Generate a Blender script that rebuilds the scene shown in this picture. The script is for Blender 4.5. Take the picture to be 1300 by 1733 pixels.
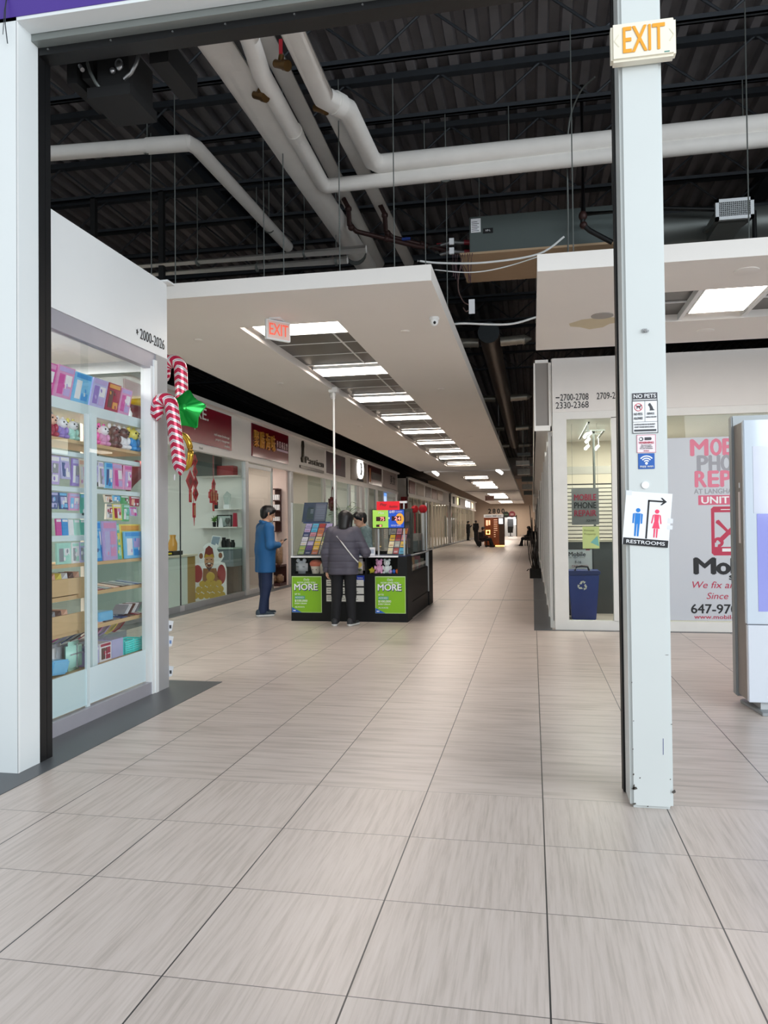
import bpy, math, random
import numpy as np
from mathutils import Vector, Matrix

for o in list(bpy.data.objects):
    bpy.data.objects.remove(o, do_unlink=True)
SC = bpy.context.scene
COL = SC.collection
PI = math.pi
random.seed(11)

# ------------------------------------------------------------------ camera
HCAM = 1.4142
yaw, pitch, roll = 0.1907454, 0.01723565, -0.01057898
fw = Vector((-math.sin(yaw) * math.cos(pitch), math.cos(yaw) * math.cos(pitch), math.sin(pitch)))
r0 = Vector((math.cos(yaw), math.sin(yaw), 0))
u0 = r0.cross(fw)
rr = r0 * math.cos(roll) + u0 * math.sin(roll)
uu = u0 * math.cos(roll) - r0 * math.sin(roll)
cd = bpy.data.cameras.new('camera')
cam = bpy.data.objects.new('camera', cd)
COL.objects.link(cam)
cd.sensor_fit = 'HORIZONTAL'
cd.sensor_width = 36.0
cd.lens = 36.0 * 1301.55 / 1300.0
cd.clip_end = 300
cd.clip_start = 0.05
cam.matrix_world = Matrix(((rr.x, uu.x, -fw.x, 0), (rr.y, uu.y, -fw.y, 0), (rr.z, uu.z, -fw.z, HCAM), (0, 0, 0, 1)))
SC.camera = cam

# ------------------------------------------------------------------ sky, exposure
W = bpy.data.worlds.new('daylight')
SC.world = W
W.use_nodes = True
bg = W.node_tree.nodes['Background']
bg.inputs[0].default_value = (0.90, 0.965, 1.0, 1)
bg.inputs[1].default_value = 0.8
SC.view_settings.view_transform = 'Standard'
SC.view_settings.look = 'None'
SC.view_settings.gamma = 1
SC.view_settings.use_curve_mapping = False
SC.view_settings.exposure = 0.12
LAMP_PANEL = 19.0          # ceiling panel emission
LAMP_COL = (1.0, 0.87, 0.76)

def area(name, loc, sx, sy, power, col=(1, 0.93, 0.85), rot=(0, 0, 0)):
    l = bpy.data.lights.new(name, 'AREA')
    l.shape = 'RECTANGLE'
    l.size, l.size_y, l.energy, l.color = sx, sy, power, col
    o = bpy.data.objects.new(name, l)
    o.location = loc
    o.rotation_euler = rot
    COL.objects.link(o)
    return o

# area lamp added for assumed daylight behind and right of camera; no window built
_d = Vector((-1.5, 8.5, 3.6)) - Vector((10, -4.5, 4.8))
area('added_daylight_lamp', (10, -4.5, 4.8), 12, 6.5, 1400, (0.88, 0.95, 1.0), _d.to_track_quat('-Z', 'Y').to_euler())

# ------------------------------------------------------------------ materials
def lin(c):
    if isinstance(c, str):
        c = c.lstrip('#')
        c = tuple(int(c[i:i + 2], 16) / 255 for i in (0, 2, 4))
    return tuple((x / 12.92 if x <= 0.04045 else ((x + 0.055) / 1.055) ** 2.4) for x in c)

MATS = {}
def mat(name, col, rough=0.5, metal=0.0, var=0.06, scale=6.0, emit=0, spec=0.5, bump=0.0, stretch=None, col2=None):
    if name in MATS:
        return MATS[name]
    m = bpy.data.materials.new(name)
    m.use_nodes = True
    nt = m.node_tree
    b = nt.nodes['Principled BSDF']
    c = lin(col)
    tc = nt.nodes.new('ShaderNodeTexCoord')
    mp = nt.nodes.new('ShaderNodeMapping')
    nz = nt.nodes.new('ShaderNodeTexNoise')
    nt.links.new(tc.outputs['Object'], mp.inputs[0])
    if stretch:
        mp.inputs['Scale'].default_value = stretch
    nt.links.new(mp.outputs[0], nz.inputs['Vector'])
    nz.inputs['Scale'].default_value = scale
    nz.inputs['Detail'].default_value = 4
    mx = nt.nodes.new('ShaderNodeMix')
    mx.data_type = 'RGBA'
    nt.links.new(nz.outputs['Fac'], mx.inputs['Factor'])
    ca = tuple(max(0, x * (1 - var)) for x in c)
    cb = lin(col2) if col2 else tuple(min(1, x * (1 + var)) for x in c)
    mx.inputs['A'].default_value = (*ca, 1)
    mx.inputs['B'].default_value = (*cb, 1)
    nt.links.new(mx.outputs['Result'], b.inputs['Base Color'])
    b.inputs['Roughness'].default_value = rough
    b.inputs['Metallic'].default_value = metal
    b.inputs['Specular IOR Level'].default_value = spec
    if emit:
        nt.links.new(mx.outputs['Result'], b.inputs['Emission Color'])
        b.inputs['Emission Strength'].default_value = emit
    if bump:
        bp = nt.nodes.new('ShaderNodeBump')
        bp.inputs['Strength'].default_value = bump
        bp.inputs['Distance'].default_value = 0.01
        nt.links.new(nz.outputs['Fac'], bp.inputs['Height'])
        nt.links.new(bp.outputs[0], b.inputs['Normal'])
    MATS[name] = m
    return m

def hexm(h, rough=0.5, **k):
    return mat('paint_' + h.lstrip('#') + '_%d' % int(rough * 100), h, rough, **k)

def glass_mat(name, tint=(0.97, 0.985, 0.98), ior=1.35, rough=0.0):
    m = bpy.data.materials.new(name)
    m.use_nodes = True
    nt = m.node_tree
    for n in list(nt.nodes):
        nt.nodes.remove(n)
    out = nt.nodes.new('ShaderNodeOutputMaterial')
    tr = nt.nodes.new('ShaderNodeBsdfTransparent')
    tr.inputs[0].default_value = (*tint, 1)
    gl = nt.nodes.new('ShaderNodeBsdfGlossy')
    gl.inputs['Roughness'].default_value = rough
    fr = nt.nodes.new('ShaderNodeFresnel')
    fr.inputs[0].default_value = ior
    mx = nt.nodes.new('ShaderNodeMixShader')
    ge = nt.nodes.new('ShaderNodeNewGeometry')
    ml = nt.nodes.new('ShaderNodeMath')
    ml.operation = 'MULTIPLY'
    iv = nt.nodes.new('ShaderNodeMath')
    iv.operation = 'SUBTRACT'
    iv.inputs[0].default_value = 1.0
    nt.links.new(ge.outputs['Backfacing'], iv.inputs[1])
    nt.links.new(fr.outputs[0], ml.inputs[0])
    nt.links.new(iv.outputs[0], ml.inputs[1])
    nt.links.new(ml.outputs[0], mx.inputs[0])
    nt.links.new(tr.outputs[0], mx.inputs[1])
    nt.links.new(gl.outputs[0], mx.inputs[2])
    nt.links.new(mx.outputs[0], out.inputs[0])
    return m

M_white = mat('white_paint', '#f1f4f5', 0.45, var=0.02, scale=3)
M_wall = mat('wall_paint', '#f0efec', 0.6, var=0.02, scale=2)
M_soffit = mat('soffit_paint', '#f3f0ec', 0.8, var=0.025, scale=1.2)
M_alu = mat('aluminium', '#c9cdd0', 0.38, 0.55, var=0.04)
M_alug = mat('grey_aluminium', '#9ea3a6', 0.42, 0.4, var=0.04)
M_black = mat('black_metal', '#17181a', 0.45, 0.2, var=0.1)
M_blackm = mat('matt_black', '#0f1012', 0.7, var=0.1)
M_deck = mat('dark_deck', '#747275', 0.75, var=0.25, scale=3)
M_joist = mat('dark_steel', '#33383e', 0.6, 0.3, var=0.2)
M_pipe = mat('pipe_jacket', '#f0eeea', 0.6, var=0.07, scale=5, bump=0.15)
M_brass = mat('brass', '#6e5330', 0.35, 0.8, var=0.2)
M_steel = mat('steel', '#a9abad', 0.3, 0.9, var=0.05)
M_galv = mat('galvanised', '#6d7270', 0.45, 0.6, var=0.12, scale=4)
M_hvac = mat('hvac_paint', '#56605f', 0.5, 0.3, var=0.06)
M_strip = mat('dark_floor_tile', '#53575c', 0.4, var=0.05, scale=3)
M_purple = mat('purple_fascia', '#4a2f93', 0.5, var=0.03)
M_ply = mat('plywood', '#b49a7c', 0.7, var=0.12, stretch=(1, 8, 1))
M_red = mat('red_sign', '#85122a', 0.25, var=0.05)
M_wood = mat('light_wood', '#d2b288', 0.5, var=0.08, stretch=(6, 1, 6))
M_glass = glass_mat('clear_glass')
M_shopglass = glass_mat('shop_glass', (0.90, 0.95, 0.93), 1.4)
M_ink = mat('black_ink', '#1d1f24', 0.6, var=0.02)
M_paper = mat('white_paper', '#f0f2f6', 0.6, var=0.015)
M_lampw = mat('lamp_diffuser', '#ffffff', 0.5, var=0.0)
def lamp_mat(name, col, s):
    m = bpy.data.materials.new(name)
    m.use_nodes = True
    nt = m.node_tree
    b = nt.nodes['Principled BSDF']
    b.inputs['Base Color'].default_value = (0.9, 0.9, 0.9, 1)
    b.inputs['Emission Color'].default_value = (*col, 1)
    b.inputs['Emission Strength'].default_value = s
    return m
M_lamp = lamp_mat('ceiling_lamp_glow', LAMP_COL, LAMP_PANEL)
M_glow = lamp_mat('white_glow', (1, 0.97, 0.93), 3.0)
M_spot = lamp_mat('spot_glow', (1, 0.95, 0.88), 6.0)

def floor_mat():
    m = bpy.data.materials.new('floor_tiles')
    m.use_nodes = True
    nt = m.node_tree
    N = nt.nodes.new
    L = nt.links.new
    b = nt.nodes['Principled BSDF']
    tc = N('ShaderNodeTexCoord')
    sp = N('ShaderNodeSeparateXYZ')
    L(tc.outputs['Object'], sp.inputs[0])
    def mth(op, a, bb=None, c=None):
        n = N('ShaderNodeMath')
        n.operation = op
        for i, v in enumerate((a, bb, c)):
            if v is None:
                continue
            if isinstance(v, (int, float)):
                n.inputs[i].default_value = v
            else:
                L(v, n.inputs[i])
        return n.outputs[0]
    x, y = sp.outputs[0], sp.outputs[1]
    u = mth('DIVIDE', mth('ADD', x, 0.568 + 60), 0.6)
    far = mth('GREATER_THAN', y, 4.07)
    dep = mth('SUBTRACT', 0.6, mth('MULTIPLY', far, 0.3))
    v = mth('DIVIDE', mth('ADD', y, -4.07 + 60), dep)
    def line(t, w):
        f = mth('FRACT', t)
        d = mth('MINIMUM', f, mth('SUBTRACT', 1.0, f))
        return mth('LESS_THAN', d, w)
    lu = line(u, 0.0048)
    lv = line(v, mth('DIVIDE', 0.0021, dep))
    lvw = mth('MULTIPLY', lv, mth('SUBTRACT', 0.75, mth('MULTIPLY', far, 0.4)))
    grout = mth('MAXIMUM', lu, lvw)
    # per tile random
    cmb = N('ShaderNodeCombineXYZ')
    L(mth('FLOOR', u), cmb.inputs[0])
    L(mth('FLOOR', v), cmb.inputs[1])
    wn = N('ShaderNodeTexWhiteNoise')
    L(cmb.outputs[0], wn.inputs[0])
    # streaks along the grain, shifted per tile
    mp = N('ShaderNodeMapping')
    mp.inputs['Scale'].default_value = (58, 2.4, 1)
    add = N('ShaderNodeVectorMath')
    add.operation = 'ADD'
    sc = N('ShaderNodeVectorMath')
    sc.operation = 'SCALE'
    L(wn.outputs['Color'], sc.inputs[0])
    sc.inputs['Scale'].default_value = 40
    L(tc.outputs['Object'], mp.inputs[0])
    L(mp.outputs[0], add.inputs[0])
    L(sc.outputs[0], add.inputs[1])
    nz = N('ShaderNodeTexNoise')
    nz.inputs['Scale'].default_value = 1.0
    nz.inputs['Detail'].default_value = 6
    nz.inputs['Roughness'].default_value = 0.65
    L(add.outputs[0], nz.inputs['Vector'])
    mp2 = N('ShaderNodeMapping')
    mp2.inputs['Scale'].default_value = (2.2, 22, 1)
    add2 = N('ShaderNodeVectorMath')
    add2.operation = 'ADD'
    L(tc.outputs['Object'], mp2.inputs[0])
    L(mp2.outputs[0], add2.inputs[0])
    L(sc.outputs[0], add2.inputs[1])
    nz2 = N('ShaderNodeTexNoise')
    nz2.inputs['Detail'].default_value = 5
    nz2.inputs['Scale'].default_value = 1.0
    L(add2.outputs[0], nz2.inputs['Vector'])
    st = N('ShaderNodeMix')
    L(far, st.inputs[0])
    L(nz.outputs['Fac'], st.inputs[2])
    L(nz2.outputs['Fac'], st.inputs[3])
    cr = N('ShaderNodeValToRGB')
    e = cr.color_ramp.elements
    e[0].position = 0.28
    e[0].color = (*lin('#b5aaa2'), 1)
    e[1].position = 0.52
    e[1].color = (*lin('#cdc1ba'), 1)
    e2 = cr.color_ramp.elements.new(0.72)
    e2.color = (*lin('#d4c9c3'), 1)
    L(st.outputs[0], cr.inputs[0])
    # tile tone
    tone = mth('ADD', 0.96, mth('MULTIPLY', wn.outputs['Value'], 0.07))
    hv = N('ShaderNodeHueSaturation')
    L(cr.outputs[0], hv.inputs['Color'])
    L(tone, hv.inputs['Value'])
    mx = N('ShaderNodeMix')
    mx.data_type = 'RGBA'
    L(grout, mx.inputs['Factor'])
    L(hv.outputs[0], mx.inputs['A'])
    mx.inputs['B'].default_value = (*lin('#3b3a3a'), 1)
    L(mx.outputs['Result'], b.inputs['Base Color'])
    b.inputs['Roughness'].default_value = 0.33
    b.inputs['Specular IOR Level'].default_value = 0.45
    return m
M_floor = floor_mat()

# ------------------------------------------------------------------ mesh builder
def ortho(d):
    d = Vector(d).normalized()
    a = Vector((0, 0, 1)) if abs(d.z) < 0.9 else Vector((1, 0, 0))
    u = d.cross(a).normalized()
    return d, u, u.cross(d).normalized()

class MB:
    def __init__(s):
        s.v, s.f, s.m = [], [], []
    def _add(s, vs, fs, m):
        n = len(s.v)
        s.v += [tuple(p) for p in vs]
        s.f += [tuple(i + n for i in f) for f in fs]
        s.m += [m] * len(fs)
        return s
    def box(s, x0, y0, z0, x1, y1, z1, m=0):
        if x0 > x1: x0, x1 = x1, x0
        if y0 > y1: y0, y1 = y1, y0
        if z0 > z1: z0, z1 = z1, z0
        vs = [(x, y, z) for z in (z0, z1) for y in (y0, y1) for x in (x0, x1)]
        return s._add(vs, [(0, 2, 3, 1), (4, 5, 7, 6), (0, 1, 5, 4), (2, 6, 7, 3), (0, 4, 6, 2), (1, 3, 7, 5)], m)
    def obox(s, c, ax, ay, az, m=0):          # oriented box: centre and three half axes
        c, ax, ay, az = map(Vector, (c, ax, ay, az))
        vs = [c + ax * i + ay * j + az * k for k in (-1, 1) for j in (-1, 1) for i in (-1, 1)]
        return s._add(vs, [(0, 2, 3, 1), (4, 5, 7, 6), (0, 1, 5, 4), (2, 6, 7, 3), (0, 4, 6, 2), (1, 3, 7, 5)], m)
    def cyl(s, p, q, r, r2=None, n=12, cap=True, m=0):
        p, q = Vector(p), Vector(q)
        if r2 is None: r2 = r
        d, u, w = ortho(q - p)
        vs = []
        for c, rad in ((p, r), (q, r2)):
            for i in range(n):
                a = 2 * PI * i / n
                vs.append(c + u * (rad * math.cos(a)) + w * (rad * math.sin(a)))
        fs = [(i, (i + 1) % n, n + (i + 1) % n, n + i) for i in range(n)]
        if cap:
            fs += [tuple(range(n - 1, -1, -1)), tuple(range(n, 2 * n))]
        return s._add(vs, fs, m)
    def tube(s, pts, r, n=8, cap=True, m=0):
        pts = [Vector(p) for p in pts]
        rs = r if isinstance(r, (list, tuple)) else [r] * len(pts)
        vs = []
        pu = None
        for i, p in enumerate(pts):
            if i == 0: t = pts[1] - p
            elif i == len(pts) - 1: t = p - pts[i - 1]
            else: t = (pts[i + 1] - p).normalized() + (p - pts[i - 1]).normalized()
            t = t.normalized()
            if pu is None:
                _, u, w = ortho(t)
            else:
                u = (pu - t * pu.dot(t)).normalized()
                w = t.cross(u)
            pu = u
            k = 1.0
            if 0 < i < len(pts) - 1:
                c = t.dot((p - pts[i - 1]).normalized())
                k = 1 / max(0.6, c)
            for j in range(n):
                a = 2 * PI * j / n
                vs.append(p + u * (rs[i] * k * math.cos(a)) + w * (rs[i] * math.sin(a)))
        fs = []
        for i in range(len(pts) - 1):
            for j in range(n):
                fs.append((i * n + j, i * n + (j + 1) % n, (i + 1) * n + (j + 1) % n, (i + 1) * n + j))
        if cap:
            b = (len(pts) - 1) * n
            fs += [tuple(range(n - 1, -1, -1)), tuple(range(b, b + n))]
        return s._add(vs, fs, m)
    def lathe(s, prof, c, n=16, m=0, ax=None):
        c = Vector(c)
        if ax is None: d, u, w = Vector((0, 0, 1)), Vector((1, 0, 0)), Vector((0, 1, 0))
        else: d, u, w = ortho(ax)
        vs = []
        for r, h in prof:
            for i in range(n):
                a = 2 * PI * i / n
                vs.append(c + d * h + u * (r * math.cos(a)) + w * (r * math.sin(a)))
        fs = [(k * n + i, k * n + (i + 1) % n, (k + 1) * n + (i + 1) % n, (k + 1) * n + i) for k in range(len(prof) - 1) for i in range(n)]
        fs += [tuple(range(n - 1, -1, -1)), tuple(range((len(prof) - 1) * n, len(prof) * n))]
        return s._add(vs, fs, m)
    def ell(s, c, rx, ry, rz, n=14, k=9, m=0):
        c = Vector(c)
        vs, fs = [], []
        for i in range(1, k):
            th = PI * i / k
            for j in range(n):
                ph = 2 * PI * j / n
                vs.append(c + Vector((rx * math.sin(th) * math.cos(ph), ry * math.sin(th) * math.sin(ph), rz * math.cos(th))))
        for i in range(k - 2):
            for j in range(n):
                fs.append((i * n + j, (i + 1) * n + j, (i + 1) * n + (j + 1) % n, i * n + (j + 1) % n))
        b = len(vs)
        vs += [c + Vector((0, 0, rz)), c - Vector((0, 0, rz))]
        for j in range(n):
            fs.append((b, j, (j + 1) % n))
            fs.append((b + 1, (k - 2) * n + (j + 1) % n, (k - 2) * n + j))
        return s._add(vs, fs, m)
    def prism(s, poly, o, u, v, d, m=0):       # polygon in the u,v plane, depth vector d
        o, u, v, d = map(Vector, (o, u, v, d))
        n = len(poly)
        a = [o + u * x + v * y for x, y in poly]
        vs = a + [p + d for p in a]
        fs = [tuple(range(n)), tuple(range(2 * n - 1, n - 1, -1))]
        fs += [(i, i + n, (i + 1) % n + n, (i + 1) % n) for i in range(n)]
        return s._add(vs, fs, m)
    def quad(s, a, b, c, d, m=0):
        return s._add([a, b, c, d], [(0, 1, 2, 3)], m)
    def build(s, name, mats, parent=None, label=None, cat=None, group=None, kind=None, smooth=False, bevel=0, origin=None):
        if not isinstance(mats, (list, tuple)):
            mats = [mats]
        o3 = Vector((0, 0, 0))
        if parent is not None:
            o3 = wloc(parent)
        else:
            if origin is not None: o3 = Vector(origin)
            elif kind != 'structure':
                a = np.array(s.v)
                lo, hi = a.min(0), a.max(0)
                o3 = Vector(((lo[0] + hi[0]) / 2, (lo[1] + hi[1]) / 2, lo[2]))
        me = bpy.data.meshes.new(name)
        me.from_pydata([(p[0] - o3.x, p[1] - o3.y, p[2] - o3.z) for p in s.v], [], s.f)
        for m in mats:
            me.materials.append(m)
        me.polygons.foreach_set('material_index', s.m)
        import bmesh as _b
        bm = _b.new()
        bm.from_mesh(me)
        _b.ops.recalc_face_normals(bm, faces=bm.faces)
        if bevel:
            _b.ops.bevel(bm, geom=list(bm.edges), offset=bevel, segments=2, affect='EDGES', clamp_overlap=True)
        bm.to_mesh(me)
        bm.free()
        if smooth:
            me.polygons.foreach_set('use_smooth', [True] * len(me.polygons))
            if smooth != 'all':
                me.set_sharp_from_angle(angle=math.radians(40))
        return link(name, me, parent, o3, label, cat, group, kind)

def wloc(o):
    v = Vector(o.location)
    while o.parent:
        o = o.parent
        v = v + Vector(o.location)
    return v

def tag(o, label=None, cat=None, group=None, kind=None):
    if label: o['label'] = label
    if cat: o['category'] = cat
    if group: o['group'] = group
    if kind: o['kind'] = kind
    return o

def link(name, data, parent=None, loc=(0, 0, 0), label=None, cat=None, group=None, kind=None):
    o = bpy.data.objects.new(name, data)
    COL.objects.link(o)
    if parent is not None:
        o.parent = parent
    else:
        o.location = loc
    return tag(o, label, cat, group, kind)

def thing(name, label, cat, loc, group=None):
    return link(name, None, None, loc, label, cat, group)

def struct(name, mb, m, **k):
    return mb.build(name, m, kind='structure', **k)

def dup(root, off, label=None, group=None):     # a copy of a thing with copies of its parts and sub-parts
    c = root.copy()
    COL.objects.link(c)
    c.location = Vector(root.location) + Vector(off)
    if label: c['label'] = label
    if group: c['group'] = group
    def rec(src, dst):
        for ch in list(src.children):
            d = ch.copy()
            COL.objects.link(d)
            d.parent = dst
            rec(ch, d)
    rec(root, c)
    return c

ORD = ['first', 'second', 'third', 'fourth', 'fifth', 'sixth', 'seventh', 'eighth', 'ninth', 'tenth', 'eleventh', 'twelfth', 'thirteenth', 'fourteenth']

def text_mesh(body, o, u, v, h, w=None, bold=0.0, align='L', depth=0.002, lift=0.001, shear=0.0, space=1.0):
    """lettering with its baseline start at o, running along u, rising along v; h = capital height, w = full width"""
    c = bpy.data.curves.new('lettering', 'FONT')
    c.body = body
    c.size = 1.0
    c.shear = shear
    c.space_character = space
    c.resolution_u = 3
    t = bpy.data.objects.new('lettering', c)
    COL.objects.link(t)
    bpy.context.view_layer.update()
    dg = bpy.context.evaluated_depsgraph_get()
    me = bpy.data.meshes.new_from_object(t.evaluated_get(dg))
    bpy.data.objects.remove(t, do_unlink=True)
    bpy.data.curves.remove(c)
    co = np.array([p.co[:] for p in me.vertices]) if len(me.vertices) else np.zeros((1, 3))
    mn, mx = co.min(0), co.max(0)
    ky = h / 0.682
    kx = ky if w is None else w / max(1e-6, mx[0] - mn[0])
    u, v, o = Vector(u).normalized(), Vector(v).normalized(), Vector(o)
    n = u.cross(v)
    W_ = (mx[0] - mn[0]) * kx
    sh = 0 if align == 'L' else (-W_ / 2 if align == 'C' else -W_)
    vs = [o + u * ((p[0] - mn[0]) * kx + sh) + v * (p[1] * ky) + n * (lift + depth) for p in co]
    fs = [tuple(p.vertices) for p in me.polygons]
    if bold:
        v0, f0, m0 = vs, fs, len(vs)
        vs, fs = [], []
        for q, (du, dv) in enumerate(((0, 0), (-1, 0), (1, 0), (0, -.7), (0, .7))):
            e = u * (du * bold * h * 0.9) + v * (dv * bold * h * 0.9) + n * (0.00012 * q)
            vs += [p + e for p in v0]
            fs += [tuple(i + q * m0 for i in f) for f in f0]
    k = len(vs)
    # side walls along boundary edges
    cnt = {}
    for f in fs:
        for i in range(len(f)):
            e = (f[i], f[(i + 1) % len(f)])
            cnt[e] = 1
    base = [p - n * depth for p in vs]
    vs2 = vs + base
    fs2 = list(fs)
    for (a, b) in cnt:
        if (b, a) not in cnt:
            fs2.append((b, a, a + k, b + k))
    bpy.data.meshes.remove(me)
    return vs2, fs2

def text(parent, body, o, u, v, h, m, w=None, name='lettering', **k):
    vs, fs = text_mesh(body, o, u, v, h, w, **k)
    o3 = wloc(parent) if parent is not None else Vector(o)
    me = bpy.data.meshes.new(name)
    me.from_pydata([tuple(Vector(p) - o3) for p in vs], [], fs)
    me.materials.append(m)
    return link(name, me, parent, o3)

X_, Y_, Z_ = Vector((1, 0, 0)), Vector((0, 1, 0)), Vector((0, 0, 1))
# ================================================================== STRUCTURE
B = MB
def S1(name, x0, y0, z0, x1, y1, z1, m):
    return struct(name, MB().box(x0, y0, z0, x1, y1, z1), m)

S1('floor', -12, -9, -0.1, 11, 96, 0.0, M_floor)
# dark tile strips along the shop fronts
b = MB()
b.prism([(-3.36, 4.12), (-2.80, 4.12), (-2.80, 6.63), (-3.36, 6.63)], (0, 0, 0), X_, Y_, (0, 0, 0.004))
b.prism([(-6.5, 3.3), (-2.80, 3.3), (-2.80, 4.12), (-6.5, 4.12)], (0, 0, 0), X_, Y_, (0, 0, 0.004))
struct('trim_1', b, M_strip)
b = MB()
b.box(-5.80, 6.6, 0, -5.56, 33.1, 0.004)
b.box(-5.80, 36, 0, -5.62, 80, 0.004)
struct('trim_2', b, M_strip)
b = MB()
b.box(0.0, 10.40, 0, 0.24, 14.48, 0.004)
b.box(0.24, 10.40, 0, 6, 10.49, 0.004)
b.box(0.0, 14.52, 0, 0.24, 84, 0.004)
struct('trim_3', b, M_strip)
struct('trim_4', MB().box(-1.75, 14.48, 0, 0.24, 14.52, 0.003), M_alug)

# ---- roof deck: ribbed metal running away from the doorway
b = MB()
y0, y1 = 4.32, 60
P = 0.24
prof = []
x = -12.0
while x < 8:
    prof += [(x, 6.62), (x + 0.10, 6.62), (x + 0.125, 6.53), (x + 0.215, 6.53)]
    x += P
vs, fs = [], []
for (x, z) in prof:
    vs += [(x, y0, z), (x, y1, z)]
for i in range(len(prof) - 1):
    fs.append((2 * i, 2 * i + 1, 2 * i + 3, 2 * i + 2))
b._add(vs, fs, 0)
b.box(-12, 4.32, 6.66, 8, 96, 6.8)
b.box(-12, 60, 6.5, 8, 96, 6.7)
struct('ceiling', b, M_deck)
# building side walls, dark behind the shops
S1('wall_west', -12.0, 4.3, 0, -11.8, 96, 6.7, mat('dark_wall', '#2a2b2e', 0.8))
S1('wall_east', 7.8, 4.3, 0, 8.0, 96, 6.7, MATS['dark_wall'])
# front wall beside and above the roller door
M_front = mat('front_wall_paint', '#e6ecee', 0.5, var=0.02, scale=2)
b = MB()
b.box(-9, 3.98, 0, -2.936, 4.18, 4.42)
struct('wall_front', b, M_front)
S1('wall_header', -9, 3.975, 4.42, 9, 4.18, 5.12, M_purple)  # header kept low; the open gap above is assumed, to let daylight in
S1('trim_5', -9, 3.98, 4.40, 9, 4.11, 4.42, M_front)
# thin reveal where the corner casing meets the header
struct('trim_6', MB().box(-2.936, 3.985, 4.405, -2.84, 4.18, 4.416).box(-2.9385, 3.98, 0.0, -2.934, 3.995, 4.40), M_white)

# ---- left shop (stationery) shell
FX = -3.18
b = MB()
b.box(FX - 0.08, 4.32, 2.915, FX, 6.345, 3.585)
b.box(FX - 2.6, 6.265, 2.915, FX - 0.08, 6.345, 3.585)
b.box(FX - 2.6, 6.26, 3.585, FX + 0.05, 6.40, 3.60)
struct('wall_left', b, M_white)
S1('trim_7', FX - 2.5, 4.32, 2.90, FX - 0.06, 6.27, 2.93, mat('shop_ceiling', '#d9d7d2', 0.8))
S1('wall_left_back', -5.9, 4.32, 0, -5.82, 6.34, 3.58, M_wall)
b = MB()
b.box(FX - 0.07, 4.32, 2.78, FX - 0.01, 6.15, 2.915)
b.box(FX - 0.07, 4.32, 0.0, FX - 0.012, 6.10, 0.105)
struct('trim_8', b, mat('lilac_grey_sill', '#b4b3bd', 0.4, 0.3))
# corner post: white outer frame, grey return
b = MB()
b.box(FX - 0.09, 6.14, 0.0, FX, 6.345, 2.915, 1)
b.box(FX - 0.10, 6.055, 0.0, FX - 0.005, 6.145, 2.80, 0)
b.box(FX - 0.05, 6.10, 0.0, FX + 0.004, 6.15, 2.86, 0)
struct('trim_9', b, [M_white, mat('grey_return', '#a7a7a9', 0.5)])
# glass of the left shop
b = MB()
b.box(FX - 0.045, 4.32, 0.105, FX - 0.037, 5.16, 2.78)
struct('window_1', b, M_glass)
b = MB()
b.box(FX - 0.075, 5.12, 0.105, FX - 0.067, 6.06, 2.78)
struct('window_2', b, M_glass)
b = MB()
b.box(-5.8, 6.30, 0.1, FX - 0.10, 6.308, 2.8)
struct('window_3', b, M_shopglass)
S1('trim_11', -5.8, 6.27, 2.8, FX - 0.09, 6.33, 2.92, M_alu)

# ---- left corridor storefronts, first block
LX = -5.80
BL1 = [9.0, 12.05, 15.05, 18.08, 21.10, 24.20, 27.0, 29.85, 33.1]
def fascia(y0, y1, name):
    b = MB()
    b.box(LX - 0.06, y0, 2.86, LX, y1, 3.64)
    b.box(LX - 0.06, y0, 3.63, LX + 0.12, y1, 3.70)
    b.box(LX - 0.06, y0, 2.76, LX + 0.05, y1, 2.86)
    struct(name, b, M_wall)
fascia(6.8, 33.1, 'wall_left_fascia')
fascia(36.0, 54.0, 'wall_left_fascia')
fascia(55.5, 80.0, 'wall_left_fascia')
b = MB()
b.box(-11.5, 33.0, 0, LX + 0.02, 33.1, 3.64)
b.box(-11.5, 36.0, 0, LX + 0.02, 36.1, 3.64)
b.box(-11.5, 54.0, 0, LX + 0.02, 54.1, 3.64)
b.box(-11.5, 55.5, 0, LX + 0.02, 55.6, 3.64)
struct('wall_left_return', b, M_wall)
b = MB()
for yy in BL1[2:-1]:
    b.box(-8.9, yy - 0.05, 0, LX - 0.03, yy + 0.05, 2.95)
struct('wall_left_partition', b, M_wall)
S1('wall_left_rear', -9.0, 6.5, 0, -8.9, 80, 3.6, M_wall)
S1('trim_12', -8.9, 6.5, 2.95, LX - 0.05, 33.0, 3.0, M_soffit)
S1('trim_13', -8.9, 36.1, 2.95, LX - 0.05, 80.0, 3.0, M_soffit)
# aluminium sills and mullions
b = MB()
b.box(LX - 0.05, 8.0, 0, LX - 0.005, 15.0, 0.10)
b.box(LX - 0.05, 18.1, 0, LX - 0.005, 33.0, 0.10)
b.box(LX - 0.05, 36.1, 0, LX - 0.005, 80.0, 0.10)
struct('trim_14', b, M_alug)
b = MB()
for yy in BL1[2:-1]:
    b.box(LX - 0.06, yy - 0.09, 0, LX + 0.02, yy + 0.09, 2.77)
for yy in (22.3, 25.4, 26.2, 28.6):
    b.box(LX - 0.06, yy - 0.22, 0, LX + 0.01, yy + 0.22, 2.77)
struct('trim_15', b, M_alu)
b = MB()
yy = 36.2
i = 0
while yy < 79.5:
    w = 0.08 if i % 3 else 0.30
    if not (53.6 < yy < 55.6):
        b.box(LX - 0.06, yy - w / 2, 0, LX + 0.015, yy + w / 2, 2.77)
    yy += 1.5
    i += 1
struct('trim_16', b, mat('cream_mullion', '#d6cbbb', 0.5))
gi = 3
def glz(y0, y1, m=None):
    global gi
    gi += 1
    struct('window_%d' % gi, MB().box(LX - 0.036, y0, 0.10, LX - 0.026, y1, 2.76), m or M_shopglass)
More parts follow.
